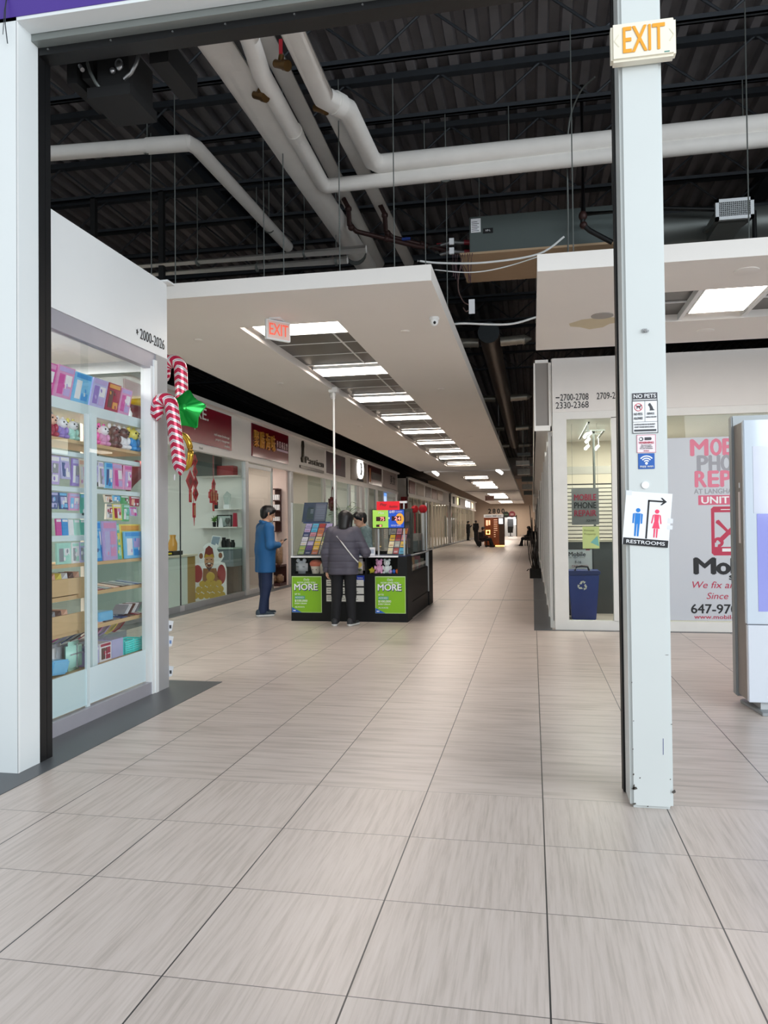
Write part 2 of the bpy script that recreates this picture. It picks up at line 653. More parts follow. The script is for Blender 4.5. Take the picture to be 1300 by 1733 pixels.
glz(8.0, 12.07); glz(12.09, 13.4); glz(13.41, 14.96)
glz(15.14, 16.72)
for a, c in ((19.6, 21.0), (21.2, 22.1), (22.5, 24.1), (24.3, 25.2), (26.4, 26.9), (27.1, 28.4), (28.8, 29.75), (29.95, 32.9)):
    glz(a, c)
glz(36.2, 53.8); glz(55.8, 79.5)
# dark door edge strip in the first unit's glass
S1('trim_17', LX - 0.042, 12.073, 0.0, LX - 0.024, 12.087, 2.76, M_joist)
S1('trim_18', LX - 0.05, 12.0, 0.0, LX + 0.0, 12.16, 0.10, M_alu)
# block two frontage, dimmer interiors behind it
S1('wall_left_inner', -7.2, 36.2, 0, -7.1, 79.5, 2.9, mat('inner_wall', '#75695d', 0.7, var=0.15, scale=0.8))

# ---- right shop (phone repair) shell, face at Y = 10.5
RY = 10.5
b = MB()
b.box(0.28, RY, 2.90, 6.0, RY + 0.08, 3.62)
struct('wall_right_fascia', b, mat('fascia_grey', '#e6e3e0', 0.6, var=0.02))
b = MB()
b.box(0.28, RY + 0.01, 0.0, 0.46, RY + 0.16, 2.90)
b.box(0.46, RY + 0.01, 2.80, 6.0, RY + 0.10, 2.90)
b.box(0.46, RY + 0.01, 0.0, 6.0, RY + 0.10, 0.125)
b.box(1.035, RY + 0.01, 0.12, 1.12, RY + 0.10, 2.81)
struct('trim_19', b, mat('white_frame', '#e3e3e0', 0.45))
struct('window_21', MB().box(0.46, RY + 0.05, 0.125, 1.04, RY + 0.058, 2.80), M_shopglass)
struct('window_22', MB().box(1.12, RY + 0.05, 0.125, 2.62, RY + 0.058, 2.80), M_shopglass)
struct('window_23', MB().box(2.63, RY + 0.05, 0.125, 6.0, RY + 0.058, 2.80), M_shopglass)
b = MB()
b.box(0.3, 14.6, 0, 6.0, 14.7, 2.95)
struct('wall_right_back', b, mat('cream_wall', '#e9dfcf', 0.7, var=0.02))
S1('trim_20', 0.3, RY + 0.09, 2.92, 6.0, 14.6, 2.98, M_soffit)
# corridor side: projecting fascia box with open framed end, fins below
b = MB()
b.box(0.04, 10.55, 2.66, 0.06, 33.0, 3.62)
b.box(0.04, 10.55, 2.66, 0.27, 33.0, 2.72)
b.box(0.04, 10.55, 3.58, 0.27, 33.0, 3.62)
b.box(0.235, 10.55, 2.66, 0.275, 10.60, 3.62)
b.box(0.04, 10.53, 2.66, 0.25, 10.56, 2.73)
b.box(0.04, 36.0, 2.66, 0.27, 84.0, 3.62)
struct('trim_21', b, M_wall)
b = MB()
b.box(0.27, 14.7, 0, 0.34, 33.0, 3.62)
b.box(0.27, 36.0, 0, 0.34, 84.0, 3.62)
b.box(0.27, 33.0, 0, 6, 33.1, 3.6)
struct('wall_right', b, M_wall)
b = MB()
for k, yy in enumerate([10.72, 12.0, 13.7, 15.9, 19, 23, 29, 38, 52, 70]):
    b.box(0.222, yy - 0.05, 0, 0.29, yy + 0.05, 2.66)
struct('trim_22', b, M_white)
S1('trim_23', 0.06, 10.58, 2.72, 0.235, 10.60, 3.58, mat('grey_box_end', '#8f8a86', 0.5))
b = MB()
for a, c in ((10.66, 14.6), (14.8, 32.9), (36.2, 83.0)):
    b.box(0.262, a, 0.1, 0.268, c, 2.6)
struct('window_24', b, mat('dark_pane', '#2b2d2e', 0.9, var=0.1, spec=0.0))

# ---- end wall of the corridor
b = MB()
b.box(-9, 88, 0, -3.15, 88.2, 3.9)
b.box(-3.15, 88, 2.3, -1.75, 88.2, 3.9)
b.box(-1.75, 88, 0, 4, 88.2, 3.9)
b.box(-12, 88, 3.9, 8, 88.2, 6.7)
b.box(-12, 88, 0, -9, 88.2, 3.9)
b.box(4, 88, 0, 8, 88.2, 3.9)
struct('wall_end', b, mat('end_wall', '#d9c6b4', 0.7))
b = MB()
b.box(-4.0, 90.5, 0, -1.0, 90.6, 2.6)
struct('wall_end_room', b, mat('grey_room', '#a8aaac', 0.6))
area('end_room_added_lamp', (-2.4, 89.5, 2.5), 1, 1, 90)  # unseen lamp added to light the end room
area('end_hall_added_lamp', (-2.4, 85, 3.55), 3, 2, 120, (1, 0.85, 0.7))  # unseen lamp added to light the far end of the corridor
# ================================================================== DROPPED CEILINGS
def soffit(name, x0, x1, y0, y1, z, holes_x, holes_y, th=0.145):
    """flat ceiling raft with one long slot"""
    b = MB()
    hx0, hx1 = holes_x
    hy0, hy1 = holes_y
    b.box(x0, y0, z, hx0, y1, z + th)
    b.box(hx1, y0, z, x1, y1, z + th)
    b.box(hx0, y0, z, hx1, hy0, z + th)
    b.box(hx0, hy1, z, hx1, y1, z + th)
    b.box(hx0 - 0.02, hy0 - 0.02, z + th, hx1 + 0.02, hy1 + 0.02, z + th + 0.02)
    return struct(name, b, M_soffit)
M_grid = mat('dark_grid_panel', '#4d4743', 0.28, 0.3, var=0.12, scale=2)
soffit('ceiling_left', -4.5, -0.86, 6.80, 31.1, 3.60, (-3.13, -2.02), (7.96, 28.75))
struct('trim_30', MB().box(-3.13, 7.96, 3.70, -2.02, 28.75, 3.73), M_grid)
b = MB()
for x in (-2.29,):
    b.box(x - 0.012, 7.96, 3.692, x + 0.012, 28.75, 3.70)
yy = 8.0
while yy < 28.7:
    b.box(-3.13, yy, 3.694, -2.02, yy + 0.02, 3.70)
    yy += 0.625
struct('trim_31', b, M_white)
def fixture_mesh(x0, y0, x1, y1, z, label, grp='ceiling panel lights over the corridor'):
    t = thing('ceiling_light', label, 'ceiling light', ((x0 + x1) / 2, (y0 + y1) / 2, z), grp)
    b = MB()
    f = 0.015
    for a in ((x0, y0, x1, y0 + f), (x0, y1 - f, x1, y1), (x0, y0, x0 + f, y1), (x1 - f, y0, x1, y1)):
        b.box(a[0], a[1], z, a[2], a[3], z + 0.045)
    b.build('frame', M_white, t)
    MB().box(x0 + f, y0 + f, z + 0.006, x1 - f, y1 - f, z + 0.04).build('diffuser', M_lamp, t)
    return t
for k in range(9):
    y = 8.04 + 2.5 * k
    fixture_mesh(-3.06, y, -2.04, y + 0.56, 3.645,
                 ('nearest wide light panel in the big ceiling raft, just behind the exit sign' if k == 0 else
                  '%s light panel from the near end of the big ceiling raft' % ORD[k]))
soffit('ceiling_middle', -4.45, -0.86, 31.9, 50.6, 3.60, (-3.2, -2.0), (35, 49.2))
struct('trim_32', MB().box(-3.2, 35, 3.68, -2.0, 49.2, 3.70), M_grid)
for k, y in enumerate((36.6, 41.5, 44.0, 46.8)):
    fixture_mesh(-3.15, y, -2.05, y + 0.6, 3.612, '%s light panel from the near end of the second ceiling raft' % ORD[k])
soffit('ceiling_far', -4.45, -0.86, 51.4, 71.5, 3.60, (-3.3, -1.9), (55, 70))
struct('trim_33', MB().box(-3.3, 55, 3.68, -1.9, 70, 3.70), M_grid)
for k, y in enumerate((56, 59, 62, 65)):
    fixture_mesh(-3.2, y, -2.0, y + 0.9, 3.612, '%s light panel from the near end of the third ceiling raft' % ORD[k])
soffit('ceiling_end', -4.45, -0.86, 72.3, 84.0, 3.60, (-3.3, -1.9), (74, 83))
struct('trim_34', MB().box(-3.3, 74, 3.68, -1.9, 83, 3.70), M_grid)
for k, y in enumerate((74.6, 77, 79.4)):
    fixture_mesh(-3.2, y, -2.0, y + 1.2, 3.612, '%s light panel from the near end of the farthest ceiling raft' % ORD[k])
# right hand raft with its own slot
soffit('ceiling_right', 0.07, 7.0, 6.77, 9.86, 3.60, (1.15, 6.4), (7.66, 8.80), 0.15)
struct('trim_35', MB().box(1.15, 7.66, 3.68, 6.4, 8.80, 3.70), M_grid)
b = MB()
b.box(1.15, 8.28, 3.665, 6.4, 8.30, 3.68)
b.box(1.58, 7.66, 3.61, 1.62, 8.80, 3.68)
b.box(2.22, 7.66, 3.61, 2.26, 8.80, 3.68)
struct('trim_36', b, M_white)
fixture_mesh(1.63, 7.68, 2.20, 8.55, 3.612, 'square bright light panel in the right ceiling raft beside the column', 'ceiling panel lights on the right')
fixture_mesh(4.2, 7.68, 4.8, 8.55, 3.612, 'light panel farther right in the right hand ceiling raft', 'ceiling panel lights on the right')
# old water mark on the raft around the flush speaker
b = MB()
pts = [(0.42 + 0.0, 8.62), (0.55, 8.48), (0.78, 8.42), (0.98, 8.52), (1.02, 8.66), (0.86, 8.72), (0.80, 8.86), (0.66, 8.92), (0.55, 8.80), (0.44, 8.74)]
b.prism(pts, (0, 0, 3.598), X_, Y_, (0, 0, 0.001))
b.build('water_stain', mat('stain', '#d8cdb0', 0.8, var=0.05), None, 'beige water stain on the right white ceiling raft around the flush speaker', 'stain')
b = MB()
b.lathe([(0.10, 0.0), (0.115, 0.004), (0.115, 0.012)], (0.75, 8.36, 3.5885), 24)
b.build('ceiling_speaker', mat('speaker_grille', '#a5a19d', 0.6), None, 'round flush grey speaker in the right ceiling raft left of the column', 'speaker', smooth=True)
MB().lathe([(0.095, 0), (0.105, 0.003), (0.105, 0.01)], (1.86, 7.15, 3.5905), 24).build('ceiling_speaker', M_soffit, None, 'round flush white speaker near the front edge of the right ceiling raft', 'speaker', smooth=True)
MB().lathe([(0.085, 0), (0.095, 0.003), (0.095, 0.01)], (1.97, 9.30, 3.5905), 24).build('ceiling_speaker', M_soffit, None, 'round flush white speaker behind the bright square panel on the right raft', 'speaker', smooth=True)
# flush sprinkler covers and downlights of the big raft
for x, y, nm in ((-1.38, 8.52, 'right of the nearest light panel'), (-3.80, 8.36, 'left of the exit sign'), (-1.48, 19.1, 'far along its right half'),
                 (-1.42, 12.3, 'right of the second light panel'), (-3.75, 11.2, 'left of the white pole'), (-3.7, 16.5, 'far along its left half')):
    MB().lathe([(0.045, 0), (0.05, 0.004), (0.05, 0.012)], (x, y, 3.5885), 16).build('sprinkler_cover', M_soffit, None, 'small flush cover on the big ceiling raft ' + nm, 'sprinkler', 'flush covers in the big ceiling raft', smooth=True)
# dome cameras
def dome(x, y, z, label):
    t = thing('dome_camera', label, 'security camera', (x, y, z))
    MB().lathe([(0.0, 0.0), (0.05, 0.0), (0.055, -0.02), (0.05, -0.03)], (x, y, z), 18).build('base', M_white, t, smooth=True)
    MB().ell((x, y, z - 0.045), 0.045, 0.045, 0.05).build('housing', M_white, t, smooth='all')
    MB().ell((x + 0.008, y - 0.03, z - 0.062), 0.016, 0.018, 0.018).build('lens', M_black, t, smooth='all')
    return t
dome(-0.99, 8.03, 3.60, 'white dome security camera near the right corner of the big ceiling raft')
t = dome(-3.22, 12.30, 3.60, 'white dome security camera beside the top of the kiosk pole')
# hanging exit sign
t = thing('exit_sign', 'white exit sign with red letters hanging under the big ceiling raft', 'exit sign', (-2.61, 7.72, 3.37))
MB().box(-2.68, 7.64, 3.585, -2.56, 7.80, 3.602).build('canopy', M_white, t)
ex = (Matrix.Rotation(math.radians(52), 3, 'Z') @ X_)
ey = Vector((-ex.y, ex.x, 0))
c0 = Vector((-2.612, 7.72, 3.475))
MB().obox(c0, ex * 0.15, ey * 0.02, Z_ * 0.105).build('housing', M_white, t, bevel=0.006)
text(t, 'EXIT', c0 - ex * 0.115 - ey * 0.021 - Z_ * 0.055, ex, Z_, 0.12, mat('exit_red', '#e2634f', 0.5, emit=0.6), w=0.23, bold=0.02)
MB().obox(c0 - ey * 0.0205, ex * 0.135, ey * 0.001, Z_ * 0.09).build('sign_face', mat('exit_pink', '#efd6cf', 0.5), t)
# second, far exit sign
t = thing('exit_sign', 'small exit sign hanging between the second and third ceiling rafts', 'exit sign', (-2.8, 50.9, 3.2))
MB().box(-3.05, 50.95, 2.96, -2.45, 51.0, 3.3).build('housing', mat('pale_sign', '#c9a79a', 0.5), t)
MB().box(-2.79, 50.96, 3.3, -2.77, 50.99, 6.5).build('stem', M_white, t)
text(t, 'EXIT', (-2.98, 50.949, 3.03), X_, Z_, 0.18, mat('exit_red2', '#a04a3d', 0.5), w=0.45, bold=0.02)
# spot lights on the gap between rafts
for x, nm in ((-3.9, 'left'), (-1.3, 'right')):
    t = thing('spot_light', 'white track spot light at the far %s corner of the big ceiling raft' % nm, 'spot light', (x, 31.5, 3.5))
    MB().cyl((x - 0.10, 31.5, 3.62), (x + 0.12, 31.35, 3.46), 0.07).build('barrel', M_glow, t)
    MB().cyl((x, 31.5, 3.56), (x, 31.5, 6.5), 0.012).build('stem', M_white, t)

# ================================================================== ROLLER DOOR
t = thing('rolling_shutter', 'black roller door housing with side rails and motor framing the opening', 'roller door', (-1.0, 4.2, 4.3))
MB().box(-2.935, 4.115, 4.36, 6.0, 4.185, 4.455).build('guide_tube', mat('grey_tube', '#8d9391', 0.4, 0.4), t)
b = MB()
b.box(-2.99, 4.186, 4.315, 6.0, 4.30, 4.46)
b.box(-2.99, 4.30, 4.45, 6.0, 4.42, 4.80)
b.build('curtain_housing', M_black, t)
b = MB()
b.box(-3.05, 4.183, 0.005, -2.935, 4.245, 4.36)
b.box(-3.05, 4.252, 0.005, -2.937, 4.305, 4.36)
b.build('guide_rail', M_black, t, label='left guide rail')
b = MB()
b.box(0.449, 4.215, 0.005, 0.60, 4.255, 4.36)
b.box(0.447, 4.258, 0.005, 0.60, 4.275, 4.36)
b.build('guide_rail', M_black, t, label='right guide rail')
b = MB()
for x in (-2.87, -2.45, -2.05, -1.72, -1.3, -0.9, -0.5):
    b.cyl((x, 4.186, 4.345), (x, 4.180, 4.345), 0.006, n=8)
b.build('bolt', M_steel, t)
b = MB()
b.box(-2.72, 4.48, 4.25, -2.50, 4.80, 4.52)
b.box(-2.78, 4.46, 4.18, -2.48, 4.82, 4.25)
b.box(-2.93, 4.47, 4.30, -2.86, 4.85, 4.55)
b.box(-2.84, 4.50, 4.34, -2.76, 4.78, 4.50)
b.box(-2.35, 4.47, 4.36, -2.22, 4.9, 4.52)
b.build('motor', M_blackm, t)
cpt = [(-2.78, 4.46, 4.47), (-2.77, 4.45, 4.40), (-2.75, 4.45, 4.34), (-2.72, 4.46, 4.28), (-2.70, 4.48, 4.25)]
MB().tube(cpt, 0.011).build('conduit', M_galv, t, smooth=True)
cpt = [(-2.40, 4.46, 4.49), (-2.41, 4.45, 4.42), (-2.43, 4.45, 4.36), (-2.47, 4.46, 4.31), (-2.53, 4.48, 4.29)]
MB().tube(cpt, 0.012).build('conduit', M_steel, t, smooth=True)
b = MB()
b.ell((-2.56, 4.47, 4.38), 0.03, 0.02, 0.04).ell((-2.60, 4.46, 4.34), 0.02, 0.02, 0.02).cyl((-2.83, 4.46, 4.40), (-2.80, 4.44, 4.36), 0.014)
b.build('wire_fitting', M_steel, t, smooth=True)
# loose wire on the purple header
MB().tube([(-2.99, 3.985, 4.6), (-2.985, 3.95, 4.47), (-2.98, 3.94, 4.36), (-2.972, 3.95, 4.25)], 0.003).tube([(-2.995, 3.985, 4.6), (-2.992, 3.95, 4.45), (-2.995, 3.94, 4.3)], 0.002).build(
    'loose_wire', M_joist, None, 'thin loose wire dangling from the purple header at top left', 'wire')

# ================================================================== ROOF STEEL
def joist(y, label):
    t = thing('roof_joist', label, 'roof joist', (0, y, 6.0), 'open web roof joists')
    b = MB()
    for s in (-0.035, 0.012):
        b.box(-11.5, y + s, 6.0, 7.5, y + s + 0.023, 6.05)
    b.box(-11.5, y - 0.035, 6.0, 7.5, y + 0.035, 6.008)
    b.build('bottom_chord', M_joist, t)
    MB().box(-11.5, y - 0.05, 6.46, 7.5, y + 0.05, 6.53).build('top_chord', M_joist, t)
    b = MB()
    x = -11.4
    i = 0
    while x < 7:
        b.cyl((x, y, 6.03 if i % 2 == 0 else 6.48), (x + 0.55, y, 6.48 if i % 2 == 0 else 6.03), 0.014, n=6, cap=False)
        x += 0.55
        i += 1
    b.build('web', M_joist, t)
    return t
for k, y in enumerate((5.1, 6.25, 7.4, 8.53, 9.7, 10.85, 12.0, 13.2, 14.4, 15.6, 17.5, 20, 23)):
    joist(y, ('nearest' if k == 0 else ORD[k]) + ' black open web roof joist counted from the doorway')
for x, nm in ((-4.55, 'left of the insulated pipes'), (3.4, 'on the right side')):
    b = MB()
    b.box(x - 0.09, 4.35, 6.52, x + 0.09, 40, 6.54).box(x - 0.006, 4.35, 6.3, x + 0.006, 40, 6.53).box(x - 0.09, 4.35, 6.28, x + 0.09, 40, 6.30)
    b.build('roof_beam', M_joist, None, 'long dark steel beam running away under the deck ' + nm, 'beam')
# black drop posts
for x, y, nm in ((-4.93, 9.7, 'above the far end of the left shop'), (-5.95, 9.7, 'farther left above the left shop')):
    MB().box(x - 0.035, y - 0.035, 3.70 if x > -5 else 2.0, x + 0.035, y + 0.035, 6.02).build('drop_post', M_blackm, None, 'square black steel drop post ' + nm, 'post')

# ================================================================== INSULATED PIPES
def pipe(label, runs, r, rods=(), elbows=(), valves=(), z0=None):
    p0 = runs[0][0]
    t = thing('insulated_pipe', label, 'pipe', p0, 'white jacketed pipes under the roof')
    for path in runs:
        MB().tube(path, r, n=18).build('pipe_run', M_pipe, t, smooth=True)
    for e in elbows:
        b = MB()
        b.cyl(e[0], e[1], r * 1.1, n=18)
        b.build('joint_sleeve', M_pipe, t, smooth=True)
    for (x, y, z, zt) in rods:
        b = MB()
        b.cyl((x, y, z), (x, y, zt), 0.006, n=6)
        b.lathe([(r * 1.06, -0.012), (r * 1.06, 0.012)], (x, y, z - r), 16, ax=(0, 1, 0) if abs(runs[0][0][1] - runs[0][-1][1]) > 1 else (1, 0, 0))
        b.build('hanger_rod', M_galv, t)
    for (v, handle) in valves:
        v = Vector(v)
        b = MB()
        b.cyl(v, v + Vector((0.10, -0.05, -0.06)), 0.035).cyl(v + Vector((0.05, -0.025, -0.03)), v + Vector((0.06, -0.02, 0.05)), 0.025).cyl(v + Vector((0.09, -0.045, -0.05)), v + Vector((0.13, -0.065, -0.075)), 0.045)
        vo = b.build('valve', M_brass, t, smooth=True)
        if handle:
            MB().box(v.x + 0.04, v.y - 0.03, v.z + 0.05, v.x + 0.07, v.y - 0.015, v.z + 0.19).build('handle', mat('valve_red', '#a31f2c', 0.4), vo)
    return t
pipe('white insulated pipe that comes in from the left and turns away above the left shop',
     [[(-9.0, 7.25, 5.40), (-4.98, 7.29, 5.40), (-3.45, 7.39, 5.40), (-3.41, 7.50, 5.40), (-3.37, 10.45, 5.40)]], 0.075,
     rods=((-3.9, 7.36, 5.47, 6.0), (-3.39, 9.7, 5.47, 6.0)), elbows=(((-3.9, 7.36, 5.40), (-3.45, 7.39, 5.40)),))
pipe('thick straight white pipe running away, leftmost of the parallel overhead pipes',
     [[(-2.53, 4.6, 5.40), (-2.49, 8, 5.40), (-2.46, 11.6, 5.40)]], 0.145, rods=((-2.47, 10.85, 5.5, 6.0),),
     valves=(((-2.44, 6.62, 5.36), False),))
pipe('white pipe with a boxy elbow turning right, lower of the two cross pipes',
     [[(-2.27, 4.6, 5.52), (-2.27, 6.05, 5.50), (-2.28, 6.35, 5.38), (-2.31, 8.45, 5.33), (-2.27, 8.52, 5.33), (0.894, 8.46, 5.34), (7.0, 8.40, 5.34)]], 0.082,
     rods=((-0.9, 8.5, 5.4, 6.0), (3.0, 8.45, 5.4, 6.0)), elbows=(((-2.29, 7.3, 5.36), (-2.30, 7.42, 5.36)),))
pipe('white pipe with a dogleg that turns right, upper of the two cross pipes',
     [[(-1.83, 4.6, 5.40), (-1.857, 6.85, 5.40), (-1.70, 7.15, 5.42), (-1.70, 8.32, 5.48), (-1.64, 8.42, 5.48), (0.883, 8.44, 5.49), (7.0, 8.42, 5.49)]], 0.10,
     rods=((-0.2, 8.48, 5.56, 6.0), (2.2, 8.48, 5.56, 6.0)), elbows=(((-1.79, 6.98, 5.41), (-1.74, 7.07, 5.415)),))
pipe('straight white pipe running away behind the pipe with the boxy elbow',
     [[(-2.18, 4.7, 5.66), (-2.37, 12.1, 5.64)]], 0.085, valves=(((-2.13, 6.30, 5.42), True),))
pipe('rightmost straight white pipe running away past the dogleg pipe',
     [[(-1.94, 6.6, 5.62), (-1.89, 12.1, 5.62)]], 0.085, valves=(((-1.99, 7.05, 5.42), False),))
pipe('thin white cross pipe just above the big ceiling raft, upper one', [[(-9, 9.65, 5.0), (-2.07, 9.70, 5.0)]], 0.052, rods=((-4.4, 9.68, 5.05, 6.0), (-2.9, 9.69, 5.05, 6.0)))
pipe('thin white cross pipe just above the big ceiling raft, lower one', [[(-9, 9.78, 4.92), (-2.35, 9.82, 4.92)]], 0.05, rods=((-3.6, 9.8, 4.95, 6.0), (-2.5, 9.8, 4.95, 6.0)))
# raft hanger rods
for x, y in ((-3.66, 7.5), (-2.5, 7.6), (-1.9, 7.6), (-1.35, 7.7), (-4.3, 8.2), (-3.0, 8.4), (-1.15, 8.6), (0.4, 7.2), (1.9, 7.2), (-0.95, 9.0)):
    MB().cyl((x, y, 3.74), (x, y, 6.0), 0.006, n=6).build('hanger_rod', M_galv, None, 'thin steel rod hanging a white ceiling raft from the roof', 'rod', 'rods holding the ceiling rafts')

# ---- risers and flexible hoses to the ceiling unit
M_iron = mat('brown_iron', '#3c2523', 0.5, 0.3)
for k, (x, y, nm) in enumerate(((-2.32, 9.9, 'left'), (-1.90, 10.2, 'right'))):
    t = thing('pipe_riser', 'dark brown threaded branch pipe dropping from the white pipes, %s one' % nm, 'pipe', (x, y, 5.0), 'branch pipes to the ceiling unit')
    MB().tube([(x, y - 0.4, 5.60), (x + 0.04, y - 0.3, 5.52), (x + 0.05, y - 0.3, 5.30), (x + 0.12, y - 0.2, 5.24), (x + 0.9, y, 5.05), (x + 1.0, y, 5.03)], 0.03, n=10).build('pipe_run', M_iron, t, smooth=True)
    b = MB()
    for p in ((x + 0.04, y - 0.3, 5.5), (x + 0.07, y - 0.27, 5.27), (x + 0.5, y - 0.1, 5.15)):
        b.ell(p, 0.045, 0.045, 0.045)
    b.build('fitting', M_iron, t, smooth='all')
    v = Vector((x + 0.75, y - 0.06, 5.12))
    MB().box(v.x - 0.05, v.y - 0.03, v.z, v.x + 0.06, v.y, v.z + 0.03).build('handle', mat('valve_red2', '#b5283c', 0.4) if k else mat('valve_blue', '#24408f', 0.4), t)
for k in range(2):
    zz = 5.02 - 0.12 * k
    pts = [(-1.28 + 0.1 * k, 9.9, 5.04 - 0.08 * k), (-1.1, 9.75, zz - 0.03), (-0.95, 9.7, zz - 0.02), (-0.72, 9.68, zz - 0.06)]
    t = thing('flexible_hose', 'braided flexible hose joining the grey ceiling unit, %s one' % ('upper', 'lower')[k], 'hose', pts[0], 'hoses of the ceiling unit')
    MB().tube(pts, 0.022, n=10).build('hose', M_steel, t, smooth=True)
    MB().cyl((-0.80, 9.68, zz - 0.045), (-0.72, 9.68, zz - 0.055), 0.032).build('coupling', mat('coupling_red', '#8e2231', 0.4), t)
    MB().box(-0.99, 9.665, zz - 0.06, -0.93, 9.70, zz + 0.02).build('tag', M_paper, t)
# ---- grey ceiling heat pump
t = thing('ceiling_heat_pump', 'grey green boxed heat pump unit hung under the roof behind the ceiling rafts', 'air handling unit', (0.2, 10, 4.74))
MB().box(-0.72, 9.5, 4.76, 1.15, 10.5, 5.22).build('cabinet', M_hvac, t, bevel=0.008)
MB().box(-0.84, 9.45, 4.735, 1.15, 10.56, 4.762).build('drain_pan', M_ply, t, label='tan underside board')
MB().box(-0.70, 9.488, 5.02, -0.58, 9.502, 5.19).build('data_plate', M_paper, t)
MB().box(-0.55, 9.489, 5.0, -0.43, 9.501, 5.06).build('nameplate', M_black, t)
text(t, 'HP-L', (-0.52, 9.488, 5.02), X_, Z_, 0.022, M_paper, w=0.06)
b = MB()
for i in range(6):
    b.box(-0.69, 9.486, 5.035 + i * 0.022, -0.60 - 0.02 * (i % 2), 9.488, 5.041 + i * 0.022)
b.build('print', M_ink, t)
for x in (-0.6, 1.0):
    MB().cyl((x, 9.6, 5.2), (x, 9.6, 6.02), 0.007, n=6).build('hanger_rod', M_galv, t)
# drain line beside it
t = thing('drain_pipe', 'black iron drain line with elbows between the ceiling unit and the right raft', 'pipe', (0.62, 9.2, 4.9))
MB().tube([(0.63, 9.2, 6.53), (0.63, 9.2, 5.03), (0.62, 9.2, 4.90), (0.70, 9.2, 4.82), (0.95, 9.2, 4.66)], 0.03, n=10).build('pipe_run', M_black, t, smooth=True)
MB().ell((0.625, 9.2, 5.0), 0.05, 0.05, 0.06).ell((0.63, 9.2, 4.89), 0.045, 0.045, 0.045).build('fitting', M_iron, t, smooth='all')
MB().tube([(0.66, 9.2, 5.02), (1.5, 9.15, 4.99), (2.40, 9.1, 4.87), (2.46, 9.1, 4.84), (2.46, 9.1, 4.5)], 0.026, n=10).build('pipe_run', M_black, t, smooth=True)
# round duct across with a supply grille
t = thing('supply_duct', 'round grey metal duct with a white egg crate grille above the right raft', 'duct', (2, 9.4, 4.8))
MB().cyl((1.15, 9.45, 4.84), (7.0, 9.45, 4.84), 0.19, n=24).build('duct', M_galv, t, smooth=True)
b = MB()
b.prism([(2.02, 4.66), (2.26, 4.66), (2.32, 4.64), (2.32, 4.60), (1.95, 4.60), (1.95, 4.64)], (0, 8.64, 0), X_, Z_, (0, 0.6, 0.1))
b.box(2.0, 8.64, 4.62, 2.28, 9.3, 4.80)
b.build('boot', M_galv, t)
b = MB()
x0, x1, z0, z1 = 1.945, 2.325, 4.60, 4.82
for a in ((x0, z0, x1, z0 + 0.035), (x0, z1 - 0.035, x1, z1), (x0, z0, x0 + 0.035, z1), (x1 - 0.035, z0, x1, z1)):
    b.box(a[0], 8.60, a[1], a[2], 8.64, a[3])
g = b.build('grille', M_alu, t)
b = MB()
for i in range(1, 16):
    x = x0 + 0.03 + i * 0.02
    b.box(x - 0.002, 8.605, z0 + 0.03, x + 0.002, 8.63, z1 - 0.03)
for i in range(1, 8):
    z = z0 + 0.03 + i * 0.02
    b.box(x0 + 0.03, 8.605, z - 0.002, x1 - 0.03, 8.63, z + 0.002)
b.build('louvre', M_alu, g)
# long round duct down the gap with silver branches
t = thing('spiral_duct', 'long round dark metal duct running away in the gap between the ceiling rafts', 'duct', (-0.737, 14, 4.85))
MB().cyl((-0.737, 14.0, 4.89), (-0.737, 34, 4.89), 0.19, n=24, cap=False).build('duct', mat('dull_duct', '#8a7f75', 0.35, 0.7, var=0.15), t, smooth=True)
MB().cyl((-0.737, 13.99, 4.89), (-0.737, 14.02, 4.89), 0.195, n=24).build('end_cap', mat('cap_grey', '#3e4448', 0.5, 0.4), t)
M_foil = mat('foil', '#b7b2a6', 0.32, 0.7, var=0.25, scale=8)
for k, y in enumerate((14.3, 20.8, 27.4, 33.5)):
    for s in (1, -1):
        b = MB()
        xs = -0.737 + s * 0.2
        b.cyl((xs, y, 4.78), (xs + s * 0.44, y, 4.80), 0.085, n=14)
        for q in range(4):
            xx = xs + s * (0.02 + 0.13 * q)
            b.cyl((xx, y, 4.782), (xx + s * 0.012, y, 4.782), 0.09, n=14)
        b.cyl((xs + s * 0.44, y, 4.80), (xs + s * 0.56, y, 4.80), 0.085, 0.02, n=14)
        b.build('branch', M_foil, t, smooth=True)
# jumble of ducts at the far end of the gap
for k, (x0, y, z0, x1, z1) in enumerate(((-0.6, 33.0, 4.3, -0.05, 4.42), (-0.7, 35, 4.05, -0.1, 4.25), (-0.5, 38, 4.2, 0.1, 4.32), (-0.75, 41, 4.0, -0.1, 4.3), (-0.6, 46, 3.9, 0.05, 4.2), (-0.7, 55, 3.85, 0.0, 4.2), (-0.7, 66, 3.85, 0.0, 4.2))):
    MB().box(x0, y, z0, x1, y + 0.4, z1).box((x0 + x1) / 2 - .01, y + .1, z1, (x0 + x1) / 2 + .01, y + .12, 6.5).build('branch_duct', M_foil if k % 2 else M_galv, None, '%s silver duct piece beyond the end of the long round duct' % ORD[k], 'duct', 'silver ducts at the far end of the ceiling gap')
